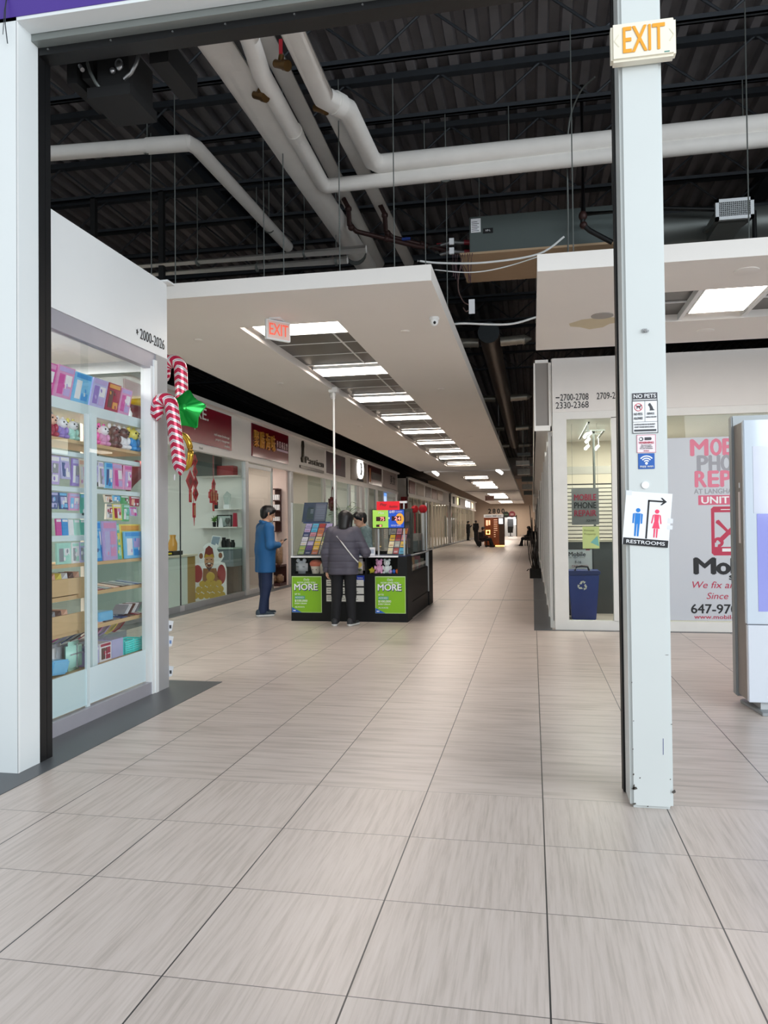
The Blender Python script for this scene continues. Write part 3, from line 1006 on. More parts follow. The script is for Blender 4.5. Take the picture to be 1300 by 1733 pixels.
# cables
def cable(name, pts, r, m, label):
    # smooth the polyline
    P_ = [Vector(p) for p in pts]
    out = []
    for i in range(len(P_) - 1):
        a = P_[max(0, i - 1)]; b_ = P_[i]; c = P_[i + 1]; d = P_[min(len(P_) - 1, i + 2)]
        for q in range(6):
            tt = q / 6
            out.append(0.5 * ((2 * b_) + (c - a) * tt + (2 * a - 5 * b_ + 4 * c - d) * tt ** 2 + (3 * b_ - a - 3 * c + d) * tt ** 3))
    out.append(P_[-1])
    return MB().tube(out, r, n=6).build(name, m, None, label, 'cable', smooth=True)
cable('cable', [(-1.3, 9.0, 4.55), (-1.0, 9.0, 4.50), (-0.5, 9.0, 4.47), (0.1, 9.0, 4.52), (0.4, 9.0, 4.7)], 0.012, M_white, 'white cable bundle sagging across the gap just under the heat pump')
cable('cable', [(-1.15, 9.1, 4.47), (-0.7, 9.1, 4.40), (-0.3, 9.1, 4.43), (0.2, 9.1, 4.55)], 0.007, M_white, 'thin white cable drooping below the bundle under the heat pump')
cable('cable', [(-0.9, 9.05, 3.78), (-0.75, 9.0, 3.77), (-0.25, 9.0, 3.73), (0.06, 9.0, 3.79), (0.3, 9.0, 3.85)], 0.012, M_white, 'white cable crossing the gap lower down, level with the rafts')
cable('cable', [(0.42, 8.7, 3.8), (0.43, 8.7, 4.8), (0.44, 8.6, 5.7), (0.55, 8.4, 6.0), (0.7, 8.2, 6.05)], 0.01, M_galv, 'pale grey cable climbing to the roof left of the white column')
cable('cable', [(-0.80, 9.4, 4.72), (-0.86, 9.4, 4.35), (-0.80, 9.4, 4.15), (-0.70, 9.4, 4.08), (-0.76, 9.4, 4.02), (-0.80, 9.4, 4.07)], 0.008, mat('cable_brown', '#5a4440', 0.6), 'brown cable hanging in a loop from the tan board')
b = MB()
for i in range(9):
    x = -0.92 + 0.03 * i
    b.tube([(x, 9.42, 4.74), (x + random.uniform(-0.03, 0.03), 9.40, 4.6), (x + random.uniform(-0.05, 0.05), 9.4, 4.42 + random.uniform(-0.05, 0.05))], 0.006, n=5)
b.build('cable_tangle', mat('cable_mauve', '#54393f', 0.6), None, 'tangle of thin brown wires drooping under the tan board', 'cable')
MB().box(-0.70, 9.0, 3.88, -0.63, 9.006, 4.05).build('paper_tag', M_paper, None, 'white paper tag hanging in the ceiling gap', 'tag')
# ================================================================== WHITE COLUMN AND ITS SIGNS
t = thing('steel_column', 'white painted square steel column with scuffed base right of the opening', 'column', (0.56, 4.1, 0))
b = MB().box(0.458, 3.995, 0.0, 0.662, 4.21, 8.6)
b.build('shaft', mat('column_paint', '#d0d6d6', 0.35, var=0.025, scale=4), t, bevel=0.016)
b = MB()
for (x, z, w, h) in ((0.462, 0.095, 0.03, 0.012), (0.468, 0.10, 0.012, 0.02), (0.652, 0.088, 0.02, 0.014), (0.47, 0.165, 0.008, 0.008), (0.50, 0.15, 0.008, 0.005), (0.465, 0.02, 0.02, 0.008), (0.535, 0.012, 0.008, 0.005),
                     (0.47, 0.29, 0.006, 0.005), (0.644, 0.15, 0.006, 0.005), (0.475, 0.43, 0.006, 0.004), (0.652, 0.42, 0.01, 0.003), (0.47, 0.62, 0.006, 0.004), (0.63, 0.76, 0.02, 0.002)):
    b.prism([(0, 0), (w * 0.4, -h * 0.4), (w, h * 0.1), (w * 0.8, h), (w * 0.3, h * 0.6)], (x, 3.9945, z), X_, Z_, (0, 0.002, 0))
b.build('paint_chip', mat('bare_metal', '#4a4540', 0.6), t)
b = MB().prism([(0, 0), (0.003, 0), (0.004, 0.08), (0.001, 0.08)], (0.614, 3.9945, 0.27), X_, Z_, (0, 0.002, 0))
b.build('pen_mark', mat('pen_blue', '#41477e', 0.6), t)
b = MB().cyl((0.552, 3.997, 1.60), (0.552, 3.988, 1.60), 0.018, n=20)
b.build('blank_plug', M_white, t, smooth=True)
b = MB().box(0.55, 3.985, 2.36, 0.572, 3.996, 2.378).cyl((0.561, 3.99, 2.37), (0.561, 3.975, 2.366), 0.006, n=8).box(0.568, 3.98, 2.362, 0.58, 3.99, 2.37)
b.build('screw_bracket', M_steel, t)
# EXIT box
t = thing('exit_sign', 'cream exit sign box with orange letters mounted high on the white column', 'exit sign', (0.565, 3.96, 3.69))
MB().box(0.414, 3.925, 3.70, 0.722, 3.993, 3.89).build('housing', mat('cream_plastic', '#efead9', 0.4), t, bevel=0.012)
text(t, 'EXIT', (0.472, 3.9245, 3.735), X_, Z_, 0.127, mat('exit_orange', '#eda42d', 0.45), w=0.196, bold=0.014)
ch = mat('chevron', '#e3dcc8', 0.5)
for s, x in ((-1, 0.455), (1, 0.688)):
    MB().prism([(0, -0.03), (s * 0.02, 0), (0, 0.03), (s * 0.006, 0.03), (s * 0.027, 0), (s * 0.006, -0.03)], (x, 3.9245, 3.80), X_, Z_, (0, -0.001, 0)).build('arrow', ch, t)
MB().box(0.665, 3.924, 3.716, 0.69, 3.9246, 3.722).build('maker_mark', mat('teal_ink', '#5b8f87', 0.5), t)
# NO PETS notice
t = thing('notice', 'black and white no pets notice taped to the white column', 'sign', (0.556, 3.99, 1.86))
MB().box(0.495, 3.9915, 1.858, 0.617, 3.9945, 2.06).build('card', M_paper, t)
b = MB()
b.box(0.496, 3.9905, 2.018, 0.616, 3.992, 2.059)
for a in ((0.495, 1.858, 0.617, 1.861), (0.495, 1.858, 0.498, 2.02), (0.614, 1.858, 0.617, 2.02), (0.498, 1.914, 0.614, 1.9155), (0.555, 1.914, 0.5563, 2.018)):
    b.box(a[0], 3.9905, a[1], a[2], 3.992, a[3])
b.box(0.503, 3.9905, 1.867, 0.608, 3.992, 1.877)
b.build('border', mat('charcoal_ink', '#46474c', 0.6), t)
text(t, 'NO PETS', (0.503, 3.9905, 2.034), X_, Z_, 0.018, M_paper, w=0.105, bold=0.03)
MB().box(0.5, 3.9895, 2.023, 0.612, 3.9903, 2.027).build('rule', M_paper, t)
text(t, 'NO PETS', (0.504, 3.991, 1.948), X_, Z_, 0.012, mat('charcoal_ink', '#46474c'), w=0.04)
text(t, 'ALLOWED', (0.503, 3.991, 1.927), X_, Z_, 0.012, MATS['charcoal_ink'], w=0.042)
text(t, 'SERVICE', (0.566, 3.991, 1.950), X_, Z_, 0.010, MATS['charcoal_ink'], w=0.034)
text(t, 'ANIMALS WELCOME', (0.560, 3.991, 1.935), X_, Z_, 0.006, MATS['charcoal_ink'], w=0.05)
text(t, 'NO PETS ALLOWED ON THE PROPERTY', (0.504, 3.991, 1.899), X_, Z_, 0.006, MATS['charcoal_ink'], w=0.10)
text(t, 'EXCEPT TRAINED SERVICE ANIMALS.', (0.506, 3.991, 1.886), X_, Z_, 0.006, MATS['charcoal_ink'], w=0.095)
ring = MB()
pts = [(0.525 + 0.018 * math.cos(a), 3.9905, 1.988 + 0.018 * math.sin(a)) for a in [i * 2 * PI / 24 for i in range(25)]]
ring.tube(pts, 0.0017, n=6).tube([(0.513, 3.9905, 2.0), (0.537, 3.9905, 1.976)], 0.0015, n=6)
ring.build('prohibition_ring', mat('sign_red', '#d23a4e', 0.5), t)
dog = [(-0.011, 0.004), (-0.006, 0.007), (0.006, 0.006), (0.012, 0.010), (0.013, 0.004), (0.009, 0.001), (0.008, -0.010), (0.005, -0.010), (0.005, -0.002), (-0.004, -0.002), (-0.006, -0.010), (-0.009, -0.010), (-0.008, 0.0)]
MB().prism(dog, (0.525, 3.991, 1.989), X_, Z_, (0, -0.0006, 0)).build('dog_figure', MATS['charcoal_ink'], t)
sit = [(-0.010, 0.020), (-0.004, 0.024), (0.0, 0.018), (0.008, 0.004), (0.012, -0.008), (0.017, -0.010), (0.016, -0.014), (-0.006, -0.014), (-0.004, -0.006), (-0.007, 0.006), (-0.013, 0.013)]
MB().prism(sit, (0.584, 3.991, 1.984), X_, Z_, (0, -0.0006, 0)).build('dog_figure', MATS['charcoal_ink'], t)
# WARNING sticker
t = thing('notice', 'small white warning sticker with a camera picture on the white column', 'sign', (0.56, 3.99, 1.76))
MB().box(0.515, 3.992, 1.761, 0.605, 3.9945, 1.850).build('card', mat('pinkish_paper', '#f1e6ec', 0.5), t)
pk = mat('pink_ink', '#d8788f', 0.5)
b = MB()
for a in ((0.515, 1.761, 0.605, 1.763), (0.515, 1.848, 0.605, 1.850), (0.515, 1.761, 0.517, 1.85), (0.603, 1.761, 0.605, 1.85)):
    b.box(a[0], 3.991, a[1], a[2], 3.9925, a[3])
b.build('border', pk, t)
b = MB().cyl((0.536, 3.992, 1.829), (0.536, 3.9905, 1.829), 0.010).prism([(0, -0.007), (0.03, -0.007), (0.034, 0.0), (0.03, 0.007), (0, 0.007)], (0.552, 3.992, 1.830), X_, Z_, (0, -0.001, 0))
b.build('camera_figure', MATS['charcoal_ink'], t)
MB().cyl((0.534, 3.991, 1.829), (0.534, 3.9895, 1.829), 0.006).build('lens_figure', M_paper, t)
text(t, 'WARNING', (0.525, 3.992, 1.806), X_, Z_, 0.010, mat('warn_red', '#d0405e', 0.5), w=0.07, bold=0.02)
for i, w in enumerate((0.05, 0.056, 0.06)):
    text(t, ('This area is under', 'video surveillance', 'for your protection')[i], (0.56, 3.992, 1.796 - 0.008 * i), X_, Z_, 0.005, MATS['charcoal_ink'], w=w, align='C')
text(t, 'SMILE', (0.56, 3.992, 1.767), X_, Z_, 0.006, pk, w=0.025, align='C')
# WIFI sticker
t = thing('notice', 'blue free wifi sticker on the white column', 'sign', (0.56, 3.99, 1.68))
MB().box(0.520, 3.9915, 1.680, 0.598, 3.9945, 1.757).build('card', mat('wifi_blue', '#2660b4', 0.4, var=0.2, scale=1), t, bevel=0.001)
b = MB()
for r in (0.017, 0.028, 0.039):
    arc = [(0.559 + r * math.sin(a), 3.991, 1.708 + r * math.cos(a)) for a in [math.radians(-50 + 10 * i) for i in range(11)]]
    if r == 0.017: b.cyl((0.559, 3.992, 1.708), (0.559, 3.9905, 1.708), 0.007)
    vs = []
    for a in [math.radians(-50 + 10 * i) for i in range(11)]:
        vs.append((r * math.sin(a), r * math.cos(a)))
    for a in [math.radians(50 - 10 * i) for i in range(11)]:
        vs.append(((r - 0.006) * math.sin(a), (r - 0.006) * math.cos(a)))
    b.prism(vs, (0.559, 3.9918, 1.708), X_, Z_, (0, -0.001, 0))
b.build('wifi_figure', M_paper, t)
text(t, 'FREE WIFI', (0.528, 3.991, 1.687), X_, Z_, 0.009, M_paper, w=0.062, bold=0.02)
# RESTROOMS paper, taped askew and wider than the column
t = thing('restroom_sign', 'white paper restrooms sign with blue and pink figures taped askew on the column', 'sign', (0.552, 3.985, 1.29))
U = Vector((0.219, 0, -0.0195)).normalized()
V = Vector((0.0195, 0, 0.219)).normalized()
O = Vector((0.437, 3.990, 1.307))
w, h = 0.2195, 0.267
def sg(x, y, d=0.0): return O + U * (x * w) + V * (y * h) + Vector((0, -d, 0))
b = MB()
b.obox(sg(.5, .5, -0.001), U * (w / 2), V * (h / 2), (0, 0.0012, 0))
b.build('paper', M_paper, t)
b = MB().obox(sg(.5, .066, 0.0008), U * (w * .487), V * (h * .066), (0, 0.0005, 0))
b.build('banner', M_ink, t)
text(t, 'RESTROOMS', sg(.085, .035, 0.0012), U, V, 0.0165, M_paper, w=w * .83, bold=0.02, lift=0)
b = MB()
b.obox(sg(.505, .50, 0.0008), U * 0.004, V * (h * .36), (0, 0.0005, 0)).obox(sg(.66, .845, 0.0008), U * 0.038, V * 0.004, (0, 0.0005, 0))
b.prism([(0.0, 0.018), (0.008, 0.018), (0.03, 0.0), (0.008, -0.018), (0.0, -0.018), (0.016, 0.0)], sg(.755, .845, 0.0004), U, V, (0, -0.0009, 0))
b.build('arrow', M_ink, t)
def pic(cx, mtl, skirt):
    b = MB()
    o = sg(cx, 0, 0.0005)
    D = (0, -0.0009, 0)
    def hh(v): return v * h
    b.prism([(0.0105 * math.cos(a), hh(.655) + 0.0105 * math.sin(a)) for a in [i * PI / 10 for i in range(20)]], o, U, V, D)
    if not skirt:
        b.prism([(-.013, hh(.60)), (.013, hh(.60)), (.013, hh(.40)), (-.013, hh(.40))], o, U, V, D)
        for s in (-1, 1):
            b.prism([(s * .015, hh(.60)), (s * .0235, hh(.585)), (s * .0235, hh(.41)), (s * .0165, hh(.41))], o, U, V, D)
            b.prism([(s * .0015, hh(.40)), (s * .012, hh(.40)), (s * .0105, hh(.17)), (s * .0025, hh(.17))], o, U, V, D)
    else:
        b.prism([(-.012, hh(.60)), (.012, hh(.60)), (.0095, hh(.47)), (.018, hh(.34)), (-.018, hh(.34)), (-.0095, hh(.47))], o, U, V, D)
        for s in (-1, 1):
            b.prism([(s * .013, hh(.60)), (s * .019, hh(.585)), (s * .025, hh(.43)), (s * .019, hh(.43))], o, U, V, D)
            b.prism([(s * .002, hh(.335)), (s * .010, hh(.335)), (s * .009, hh(.17)), (s * .003, hh(.17))], o, U, V, D)
    b.build('figure', mtl, t)
pic(.29, mat('figure_blue', '#1b7fd4', 0.5), False)
pic(.70, mat('figure_pink', '#f0486e', 0.5), True)
b = MB().obox(sg(1.0, .5, 0.0006), U * 0.012, V * 0.012, (0, 0.0003, 0)).obox(sg(1.0, .38, 0.0006), U * 0.012, V * 0.010, (0, 0.0003, 0)).obox(sg(0.06, .97, 0.0006), U * 0.014, V * 0.011, (0, 0.0003, 0))
b.build('tape', mat('clear_tape', '#e4e8ee', 0.2), t)

# ================================================================== DIRECTORY TOTEM (right edge)
t = thing('directory_kiosk', 'tall white glass fronted directory stand with grey side and steel base at the right edge', 'kiosk', (2.0, 6.3, 0))
MB().prism([(1.60, 6.50), (1.575, 6.46), (1.62, 6.02), (2.6, 6.0), (2.6, 6.60)], (0, 0, 0.0), X_, Y_, (0, 0, 0.022)).build('base_plate', M_alug, t, bevel=0.003)
MB().box(1.64, 6.14, 0.02, 2.5, 6.44, 0.10).build('plinth', mat('plinth_grey', '#c2c4c6', 0.4), t)
MB().box(1.552, 6.15, 0.085, 2.55, 6.40, 2.16).build('side_panel', mat('taupe_side', '#8d8681', 0.4, 0.3), t)
MB().box(1.535, 6.40, 0.06, 2.55, 6.50, 2.24).build('rear_post', M_alug, t, bevel=0.01)
b = MB().box(1.543, 6.095, 0.655, 2.55, 6.15, 2.165)
b.build('glass_front', mat('totem_glass', '#cdd9e6', 0.06, var=0.01, spec=0.8), t, bevel=0.006)
MB().box(1.55, 6.10, 0.08, 2.55, 6.15, 0.648).build('lower_panel', mat('totem_white', '#d9dfe9', 0.25, var=0.01), t, bevel=0.004)
MB().box(1.625, 6.0925, 0.75, 2.45, 6.095, 1.47).build('screen', mat('totem_lilac', '#9a9fe6', 0.08, var=0.03), t, label='lilac lower block of the face')  # flat lilac block coloured over the lower glass front
MB().box(1.605, 6.0925, 1.475, 2.45, 6.095, 1.97).build('screen', mat('totem_pale', '#d3d8e8', 0.08, var=0.03), t, label='pale upper block of the face')  # flat pale block coloured above the lilac one
MB().box(1.549, 6.25, 1.25, 1.553, 6.30, 1.64).build('light_strip', mat('strip_pale', '#e3d7d4', 0.3), t)
MB().box(1.549, 6.25, 1.67, 1.553, 6.28, 1.71).build('sensor', M_paper, t)
# ================================================================== LEFT STATIONERY SHOP: SHELVING
SX = -3.34       # front edge of the shelves
t = thing('display_shelf', 'white and light wood display shelving behind the left shop glass', 'shelf', (SX - 0.2, 5.4, 0.12))
b = MB()
M_cool = mat('cool_white', '#dbe9ee', 0.4, var=0.02)
b.box(SX - 0.30, 4.34, 2.28, SX + 0.01, 6.22, 2.36)
b.build('shelf_board', M_cool, t, label='white top shelf board')
for z, y1 in ((1.945, 6.13), (1.685, 6.13)):
    MB().box(SX - 0.05, 4.34, z, SX + 0.01, y1, z + 0.035).build('display_bar', M_cool, t, label='white hanging bar')
for z, y1 in ((1.50, 5.36), (1.335, 5.36)):
    MB().box(SX - 0.06, 4.34, z - 0.012, SX + 0.01, y1, z + 0.028).build('display_bar', M_cool, t, label='short white bar')
for z, y0 in ((2.045, 4.34), (1.13, 4.34), (0.335, 4.34)):
    MB().box(SX - 0.30, y0, z, SX + 0.015, 6.22, z + 0.025).build('shelf_board', M_wood, t, label='light wood shelf board')
for z in (0.90, 0.64):
    MB().box(SX - 0.30, 5.20, z, SX + 0.015, 6.22, z + 0.03).build('shelf_board', M_wood, t, label='light wood shelf board')
    MB().box(SX - 0.30, 4.34, z - 0.01, SX + 0.0, 5.32, z + 0.02).build('shelf_board', M_wood, t, label='light wood shelf board')
for z0, z1 in ((0.93, 1.05), (0.66, 0.79)):
    MB().box(SX, 4.34, z0, SX + 0.018, 5.28, z1).build('tray_front', M_wood, t, label='light wood tray front')
b = MB().box(SX + 0.045, 5.265, 0.12, SX + 0.085, 5.335, 2.28)
b.build('upright', M_cool, t)
for yy in (5.05, 5.80):
    MB().box(SX - 0.32, yy - 0.05, 0.12, SX - 0.29, yy + 0.05, 2.3).build('back_post', mat('cream_post', '#e6ded2', 0.5), t)
MB().box(SX - 0.335, 4.34, 0.12, SX - 0.325, 5.1, 2.2).build('back_panel', mat('peg_board', '#c9b39b', 0.7, var=0.1), t)
for a, c in ((4.34, 5.14), (5.17, 6.02)):
    b = MB().box(FX - 0.055, a, 0.12, FX - 0.048, c, 0.385)
    b.build('lower_panel', mat('panel_white', '#d6e9ef', 0.3, var=0.01), t)
MB().box(FX - 0.058, 5.135, 0.106, FX - 0.04, 5.175, 2.26).build('sliding_stile', M_cool, t)

PAL = dict(pink='#d98fc0', lilac='#b9a3dd', sky='#6fbdee', lavender='#b6b3e3', red='#a31c3a', mint='#a9e0d2', teal='#4fb9a6', white='#eceaf0', blue='#2f8fe0', yellow='#ecd95a', green='#4aa05f',
           navy='#3b4f8a', cream='#efe3cf', magenta='#cf3f9a', grey='#8d8f98', turquoise='#3ff0ec', brown='#5a3a34', purple='#8a6fc4', peach='#eeb59a', hotpink='#ee4fa8', orange='#e2993c')
def C_(n):
    c = PAL[n].lstrip('#')
    c = tuple(0.86 * int(c[i:i + 2], 16) / 255 + 0.13 for i in (0, 2, 4))
    return mat('stock_' + n, c, 0.3, var=0.10, scale=22)
def pack(name, cat, label, y0, y1, z0, z1, x, th, main, accs, grp, lean=0.0, nparts=3, seed=0):
    """a flat boxed item facing the aisle, leaning along the shelf by lean metres at its top"""
    R = random.Random(seed * 7 + int(y0 * 100) + int(z0 * 1000))
    t = thing(name, label, cat, (x - th / 2, (y0 + y1) / 2, z0), grp)
    def P(yf, zf, d): return Vector((x + d, y0 + (y1 - y0) * yf + lean * zf, z0 + (z1 - z0) * zf))
    def slab(ya, za, yb, zb, d, dd):
        a = [P(ya, za, d), P(yb, za, d), P(yb, zb, d), P(ya, zb, d)]
        q = [p - Vector((dd, 0, 0)) for p in a]
        return a + q, [(0, 1, 2, 3), (7, 6, 5, 4), (0, 4, 5, 1), (1, 5, 6, 2), (2, 6, 7, 3), (3, 7, 4, 0)]
    b = MB()
    b._add(*slab(0, 0, 1, 1, 0, th), 0)
    b.build('box', C_(main), t)
    if nparts >= 2:
        b = MB()
        b._add(*slab(0.08, 0.82, 0.92, 0.96, 0.002, 0.003), 0)
        b.build('header', C_(accs[0]), t)
    if nparts >= 3:
        b = MB()
        b._add(*slab(0.14, 0.12, 0.44, 0.74, 0.003, 0.004), 0)
        b._add(*slab(0.52, 0.40, 0.88, 0.74, 0.003, 0.004), 1)
        b._add(*slab(0.52, 0.10, 0.88, 0.34, 0.003, 0.004), 2)
        for i in range(3):
            yy, zz = R.uniform(0.2, 0.8), R.uniform(0.15, 0.7)
            c = P(yy, zz, 0.003)
            b.ell(c, 0.003, 0.012, 0.016, n=8, k=5, m=i % 3)
        b.build('picture', [C_(accs[k % len(accs)]) for k in (1, 2, 0)], t)
    return t
# top shelf: boxed stationery sets, leaning
G = 'boxed stationery sets on the top shelf'
for i, (y0, y1, z1, m, ac, lb) in enumerate((
        (4.74, 4.93, 2.60, 'magenta', ('pink', 'lilac', 'white'), 'magenta boxed set at the left end'),
        (4.945, 5.15, 2.61, 'pink', ('lilac', 'magenta', 'white'), 'pink and lilac boxed pencil set, second from the left'),
        (5.16, 5.38, 2.60, 'sky', ('blue', 'white', 'sky'), 'light blue boxed pencil set'),
        (5.40, 5.61, 2.60, 'lavender', ('lilac', 'purple', 'white'), 'lavender boxed set right of the light blue one'),
        (5.62, 5.81, 2.60, 'red', ('orange', 'brown', 'red'), 'dark red boxed set with gold pictures'),
        (5.82, 5.99, 2.59, 'pink', ('lilac', 'magenta', 'white'), 'pink boxed set at the right end'))):
    pack('stationery_set', 'stationery set', lb + ' of the top shelf', y0, y1, 2.365, z1, SX - 0.02, 0.05, m, ac, G, lean=0.075)
# small bits at the right end of the top shelf
MB().lathe([(0.03, 0), (0.035, 0.05), (0.02, 0.08), (0.02, 0.10)], (SX - 0.1, 6.13, 2.36), 14).build('bottle', M_white, None, 'small white bottle at the far right end of the top shelf', 'bottle', smooth=True)
# plush row: plain toy animals
def plush(y, z, s, main, belly, ears, label, x=SX - 0.05):
    t = thing('plush_toy', label, 'plush toy', (x, y, z), 'plush toys on the wooden shelf')
    b = MB().ell((x, y, z + 0.05 * s), 0.045 * s, 0.05 * s, 0.055 * s)
    b.build('body', C_(main), t, smooth='all')
    MB().ell((x + 0.01, y + 0.01 * s, z + 0.125 * s), 0.045 * s, 0.05 * s, 0.042 * s).build('head', C_(belly), t, smooth='all')
    for q in (-1, 1):
        MB().ell((x, y + q * 0.036 * s, z + 0.165 * s), 0.012 * s, 0.018 * s, 0.02 * s).build('ear', C_(ears), t, smooth='all')
        MB().ell((x + 0.03 * s, y + q * 0.035 * s, z + 0.02 * s), 0.035 * s, 0.02 * s, 0.02 * s).build('leg', C_(main), t, smooth='all')
        MB().ell((x + 0.025 * s, y + q * 0.05 * s, z + 0.07 * s), 0.022 * s, 0.016 * s, 0.03 * s).build('arm', C_(main), t, smooth='all')
    MB().ell((x + 0.048 * s, y - 0.016 * s, z + 0.135 * s), 0.006 * s, 0.006 * s, 0.007 * s).ell((x + 0.048 * s, y + 0.03 * s, z + 0.135 * s), 0.006 * s, 0.006 * s, 0.007 * s).ell((x + 0.055 * s, y + 0.008 * s, z + 0.118 * s), 0.006 * s, 0.008 * s, 0.005 * s).build('face', M_black, t, smooth='all')
    return t
z = 2.0715
plush(4.93, z, 1.0, 'red', 'peach', 'grey', 'plain plush toy with red body at the left end of the plush shelf')
plush(5.07, z, 0.9, 'purple', 'white', 'white', 'white headed purple plush toy second from the left on the plush shelf')
plush(5.20, z, 0.9, 'mint', 'white', 'yellow', 'pale mint plush toy just left of the shelf upright')
plush(5.46, z, 1.05, 'hotpink', 'hotpink', 'hotpink', 'hot pink plush toy just right of the shelf upright')
plush(5.62, z, 1.0, 'pink', 'white', 'hotpink', 'pink plush toy with white head beside the hot pink one')
plush(5.78, z, 1.1, 'brown', 'brown', 'white', 'dark brown plush toy with white ears on the plush shelf')
plush(5.93, z, 1.1, 'white', 'brown', 'white', 'white bodied plush toy with brown head on the plush shelf')
plush(6.09, z, 1.15, 'blue', 'yellow', 'yellow', 'plain blue and yellow bear plush at the right end of the plush shelf')
# hanging rows
def hang_row(items, grp, shelfname):
    for i, (y0, y1, z0, z1, m, ac) in enumerate(items):
        pack('hanging_pack', 'stationery pack', '%s and %s carded pack, %s from the left in the %s' % (m, ac[0], ORD[i], shelfname), y0, y1, z0, z1, SX + 0.004 + 0.006 * (i % 2), 0.014, m, ac, grp, lean=-0.02 if i % 2 else 0.012, seed=i)
hang_row([(4.80, 4.98, 1.73, 1.935, 'lilac', ('white', 'purple', 'grey')), (5.0, 5.11, 1.775, 1.935, 'lavender', ('white', 'navy', 'lilac')), (5.13, 5.225, 1.73, 1.935, 'purple', ('lavender', 'white', 'grey')),
          (5.235, 5.33, 1.722, 1.935, 'cream', ('peach', 'white', 'pink')), (5.345, 5.48, 1.775, 1.935, 'lavender', ('grey', 'lilac', 'purple')), (5.50, 5.57, 1.74, 1.935, 'white', ('lavender', 'grey', 'lilac')),
          (5.585, 5.69, 1.735, 1.94, 'sky', ('blue', 'navy', 'white')), (5.71, 5.85, 1.735, 1.94, 'pink', ('lilac', 'magenta', 'white')), (5.87, 5.99, 1.735, 1.94, 'pink', ('magenta', 'lilac', 'white'))],
         'packs on the upper hanging bar', 'upper hanging row')
hang_row([(4.80, 4.96, 1.555, 1.675, 'navy', ('lavender', 'sky', 'navy')), (4.985, 5.08, 1.555, 1.675, 'navy', ('sky', 'lavender', 'white')), (5.09, 5.225, 1.548, 1.675, 'pink', ('lavender', 'sky', 'white')),
          (5.25, 5.345, 1.515, 1.675, 'teal', ('sky', 'teal', 'white')), (5.36, 5.455, 1.54, 1.675, 'mint', ('cream', 'white', 'teal')), (5.58, 5.69, 1.62, 1.68, 'cream', ('brown', 'white', 'peach')),
          (5.70, 5.81, 1.635, 1.68, 'sky', ('blue', 'white', 'sky')), (5.825, 5.95, 1.615, 1.68, 'green', ('white', 'green', 'brown')), (5.965, 6.12, 1.60, 1.68, 'red', ('white', 'peach', 'red'))],
         'packs on the lower hanging bar', 'lower hanging row')
hang_row([(5.59, 5.69, 1.485, 1.61, 'cream', ('grey', 'white', 'red')), (5.70, 5.83, 1.48, 1.61, 'yellow', ('white', 'red', 'pink')), (5.85, 5.95, 1.47, 1.61, 'green', ('mint', 'white', 'teal')),
          (5.965, 6.08, 1.515, 1.59, 'lavender', ('magenta', 'pink', 'white'))], 'packs below the lower hanging bar', 'lowest hanging row')
# small books
for i, (y0, y1, z0, z1, m) in enumerate(((4.80, 4.87, 1.37, 1.49, 'white'), (4.95, 5.01, 1.365, 1.485, 'magenta'), (5.02, 5.09, 1.365, 1.485, 'blue'), (5.10, 5.16, 1.365, 1.48, 'white'), (5.17, 5.24, 1.365, 1.48, 'mint'), (5.25, 5.33, 1.365, 1.48, 'teal'))):
    pack('notebook', 'notebook', '%s small notebook, %s from the left on the short upper bar' % (m, ORD[i]), y0, y1, z0, z1, SX + 0.004, 0.012, m, ('white', 'lavender', 'mint'), 'small notebooks on the short bars', lean=-0.012, nparts=2)
for i, (y0, y1, m) in enumerate(((4.96, 5.13, 'mint'), (5.145, 5.235, 'white'), (5.245, 5.33, 'lavender'))):
    pack('notebook', 'notebook', '%s notebook on the wooden shelf under the short bars, %s from left' % (m, ORD[i]), y0, y1, 1.157, 1.31, SX + 0.0, 0.015, m, ('mint', 'grey', 'white'), 'notebooks under the short bars', nparts=3, lean=-0.008)
# big colouring books
for i, (y0, y1, z1, x, m, ac, ln, lb) in enumerate((
        (5.36, 5.44, 1.42, SX - 0.012, 'green', ('sky', 'blue', 'teal'), -0.05, 'slim green edged colouring book leaning left'),
        (5.40, 5.54, 1.40, SX + 0.004, 'blue', ('sky', 'navy', 'sky'), -0.05, 'blue colouring book leaning left'),
        (5.47, 5.60, 1.47, SX - 0.02, 'sky', ('blue', 'lavender', 'white'), -0.05, 'light blue folder behind the blue book'),
        (5.56, 5.77, 1.47, SX + 0.004, 'lilac', ('pink', 'lavender', 'pink'), -0.02, 'lilac and pink sticker book'),
        (5.78, 5.86, 1.45, SX - 0.01, 'teal', ('mint', 'teal', 'yellow'), -0.05, 'thin teal book leaning left'),
        (5.86, 6.21, 1.445, SX - 0.02, 'yellow', ('orange', 'green', 'yellow'), -0.03, 'yellow colouring book at the back right'),
        (5.88, 6.17, 1.385, SX + 0.006, 'sky', ('blue', 'white', 'lilac'), -0.02, 'large sky blue activity book in front of the yellow one'))):
    pack('activity_book', 'book', lb + ' on the middle wooden shelf', y0, y1, 1.157, z1, x, 0.012, m, ac, 'activity books on the middle shelf', lean=ln)
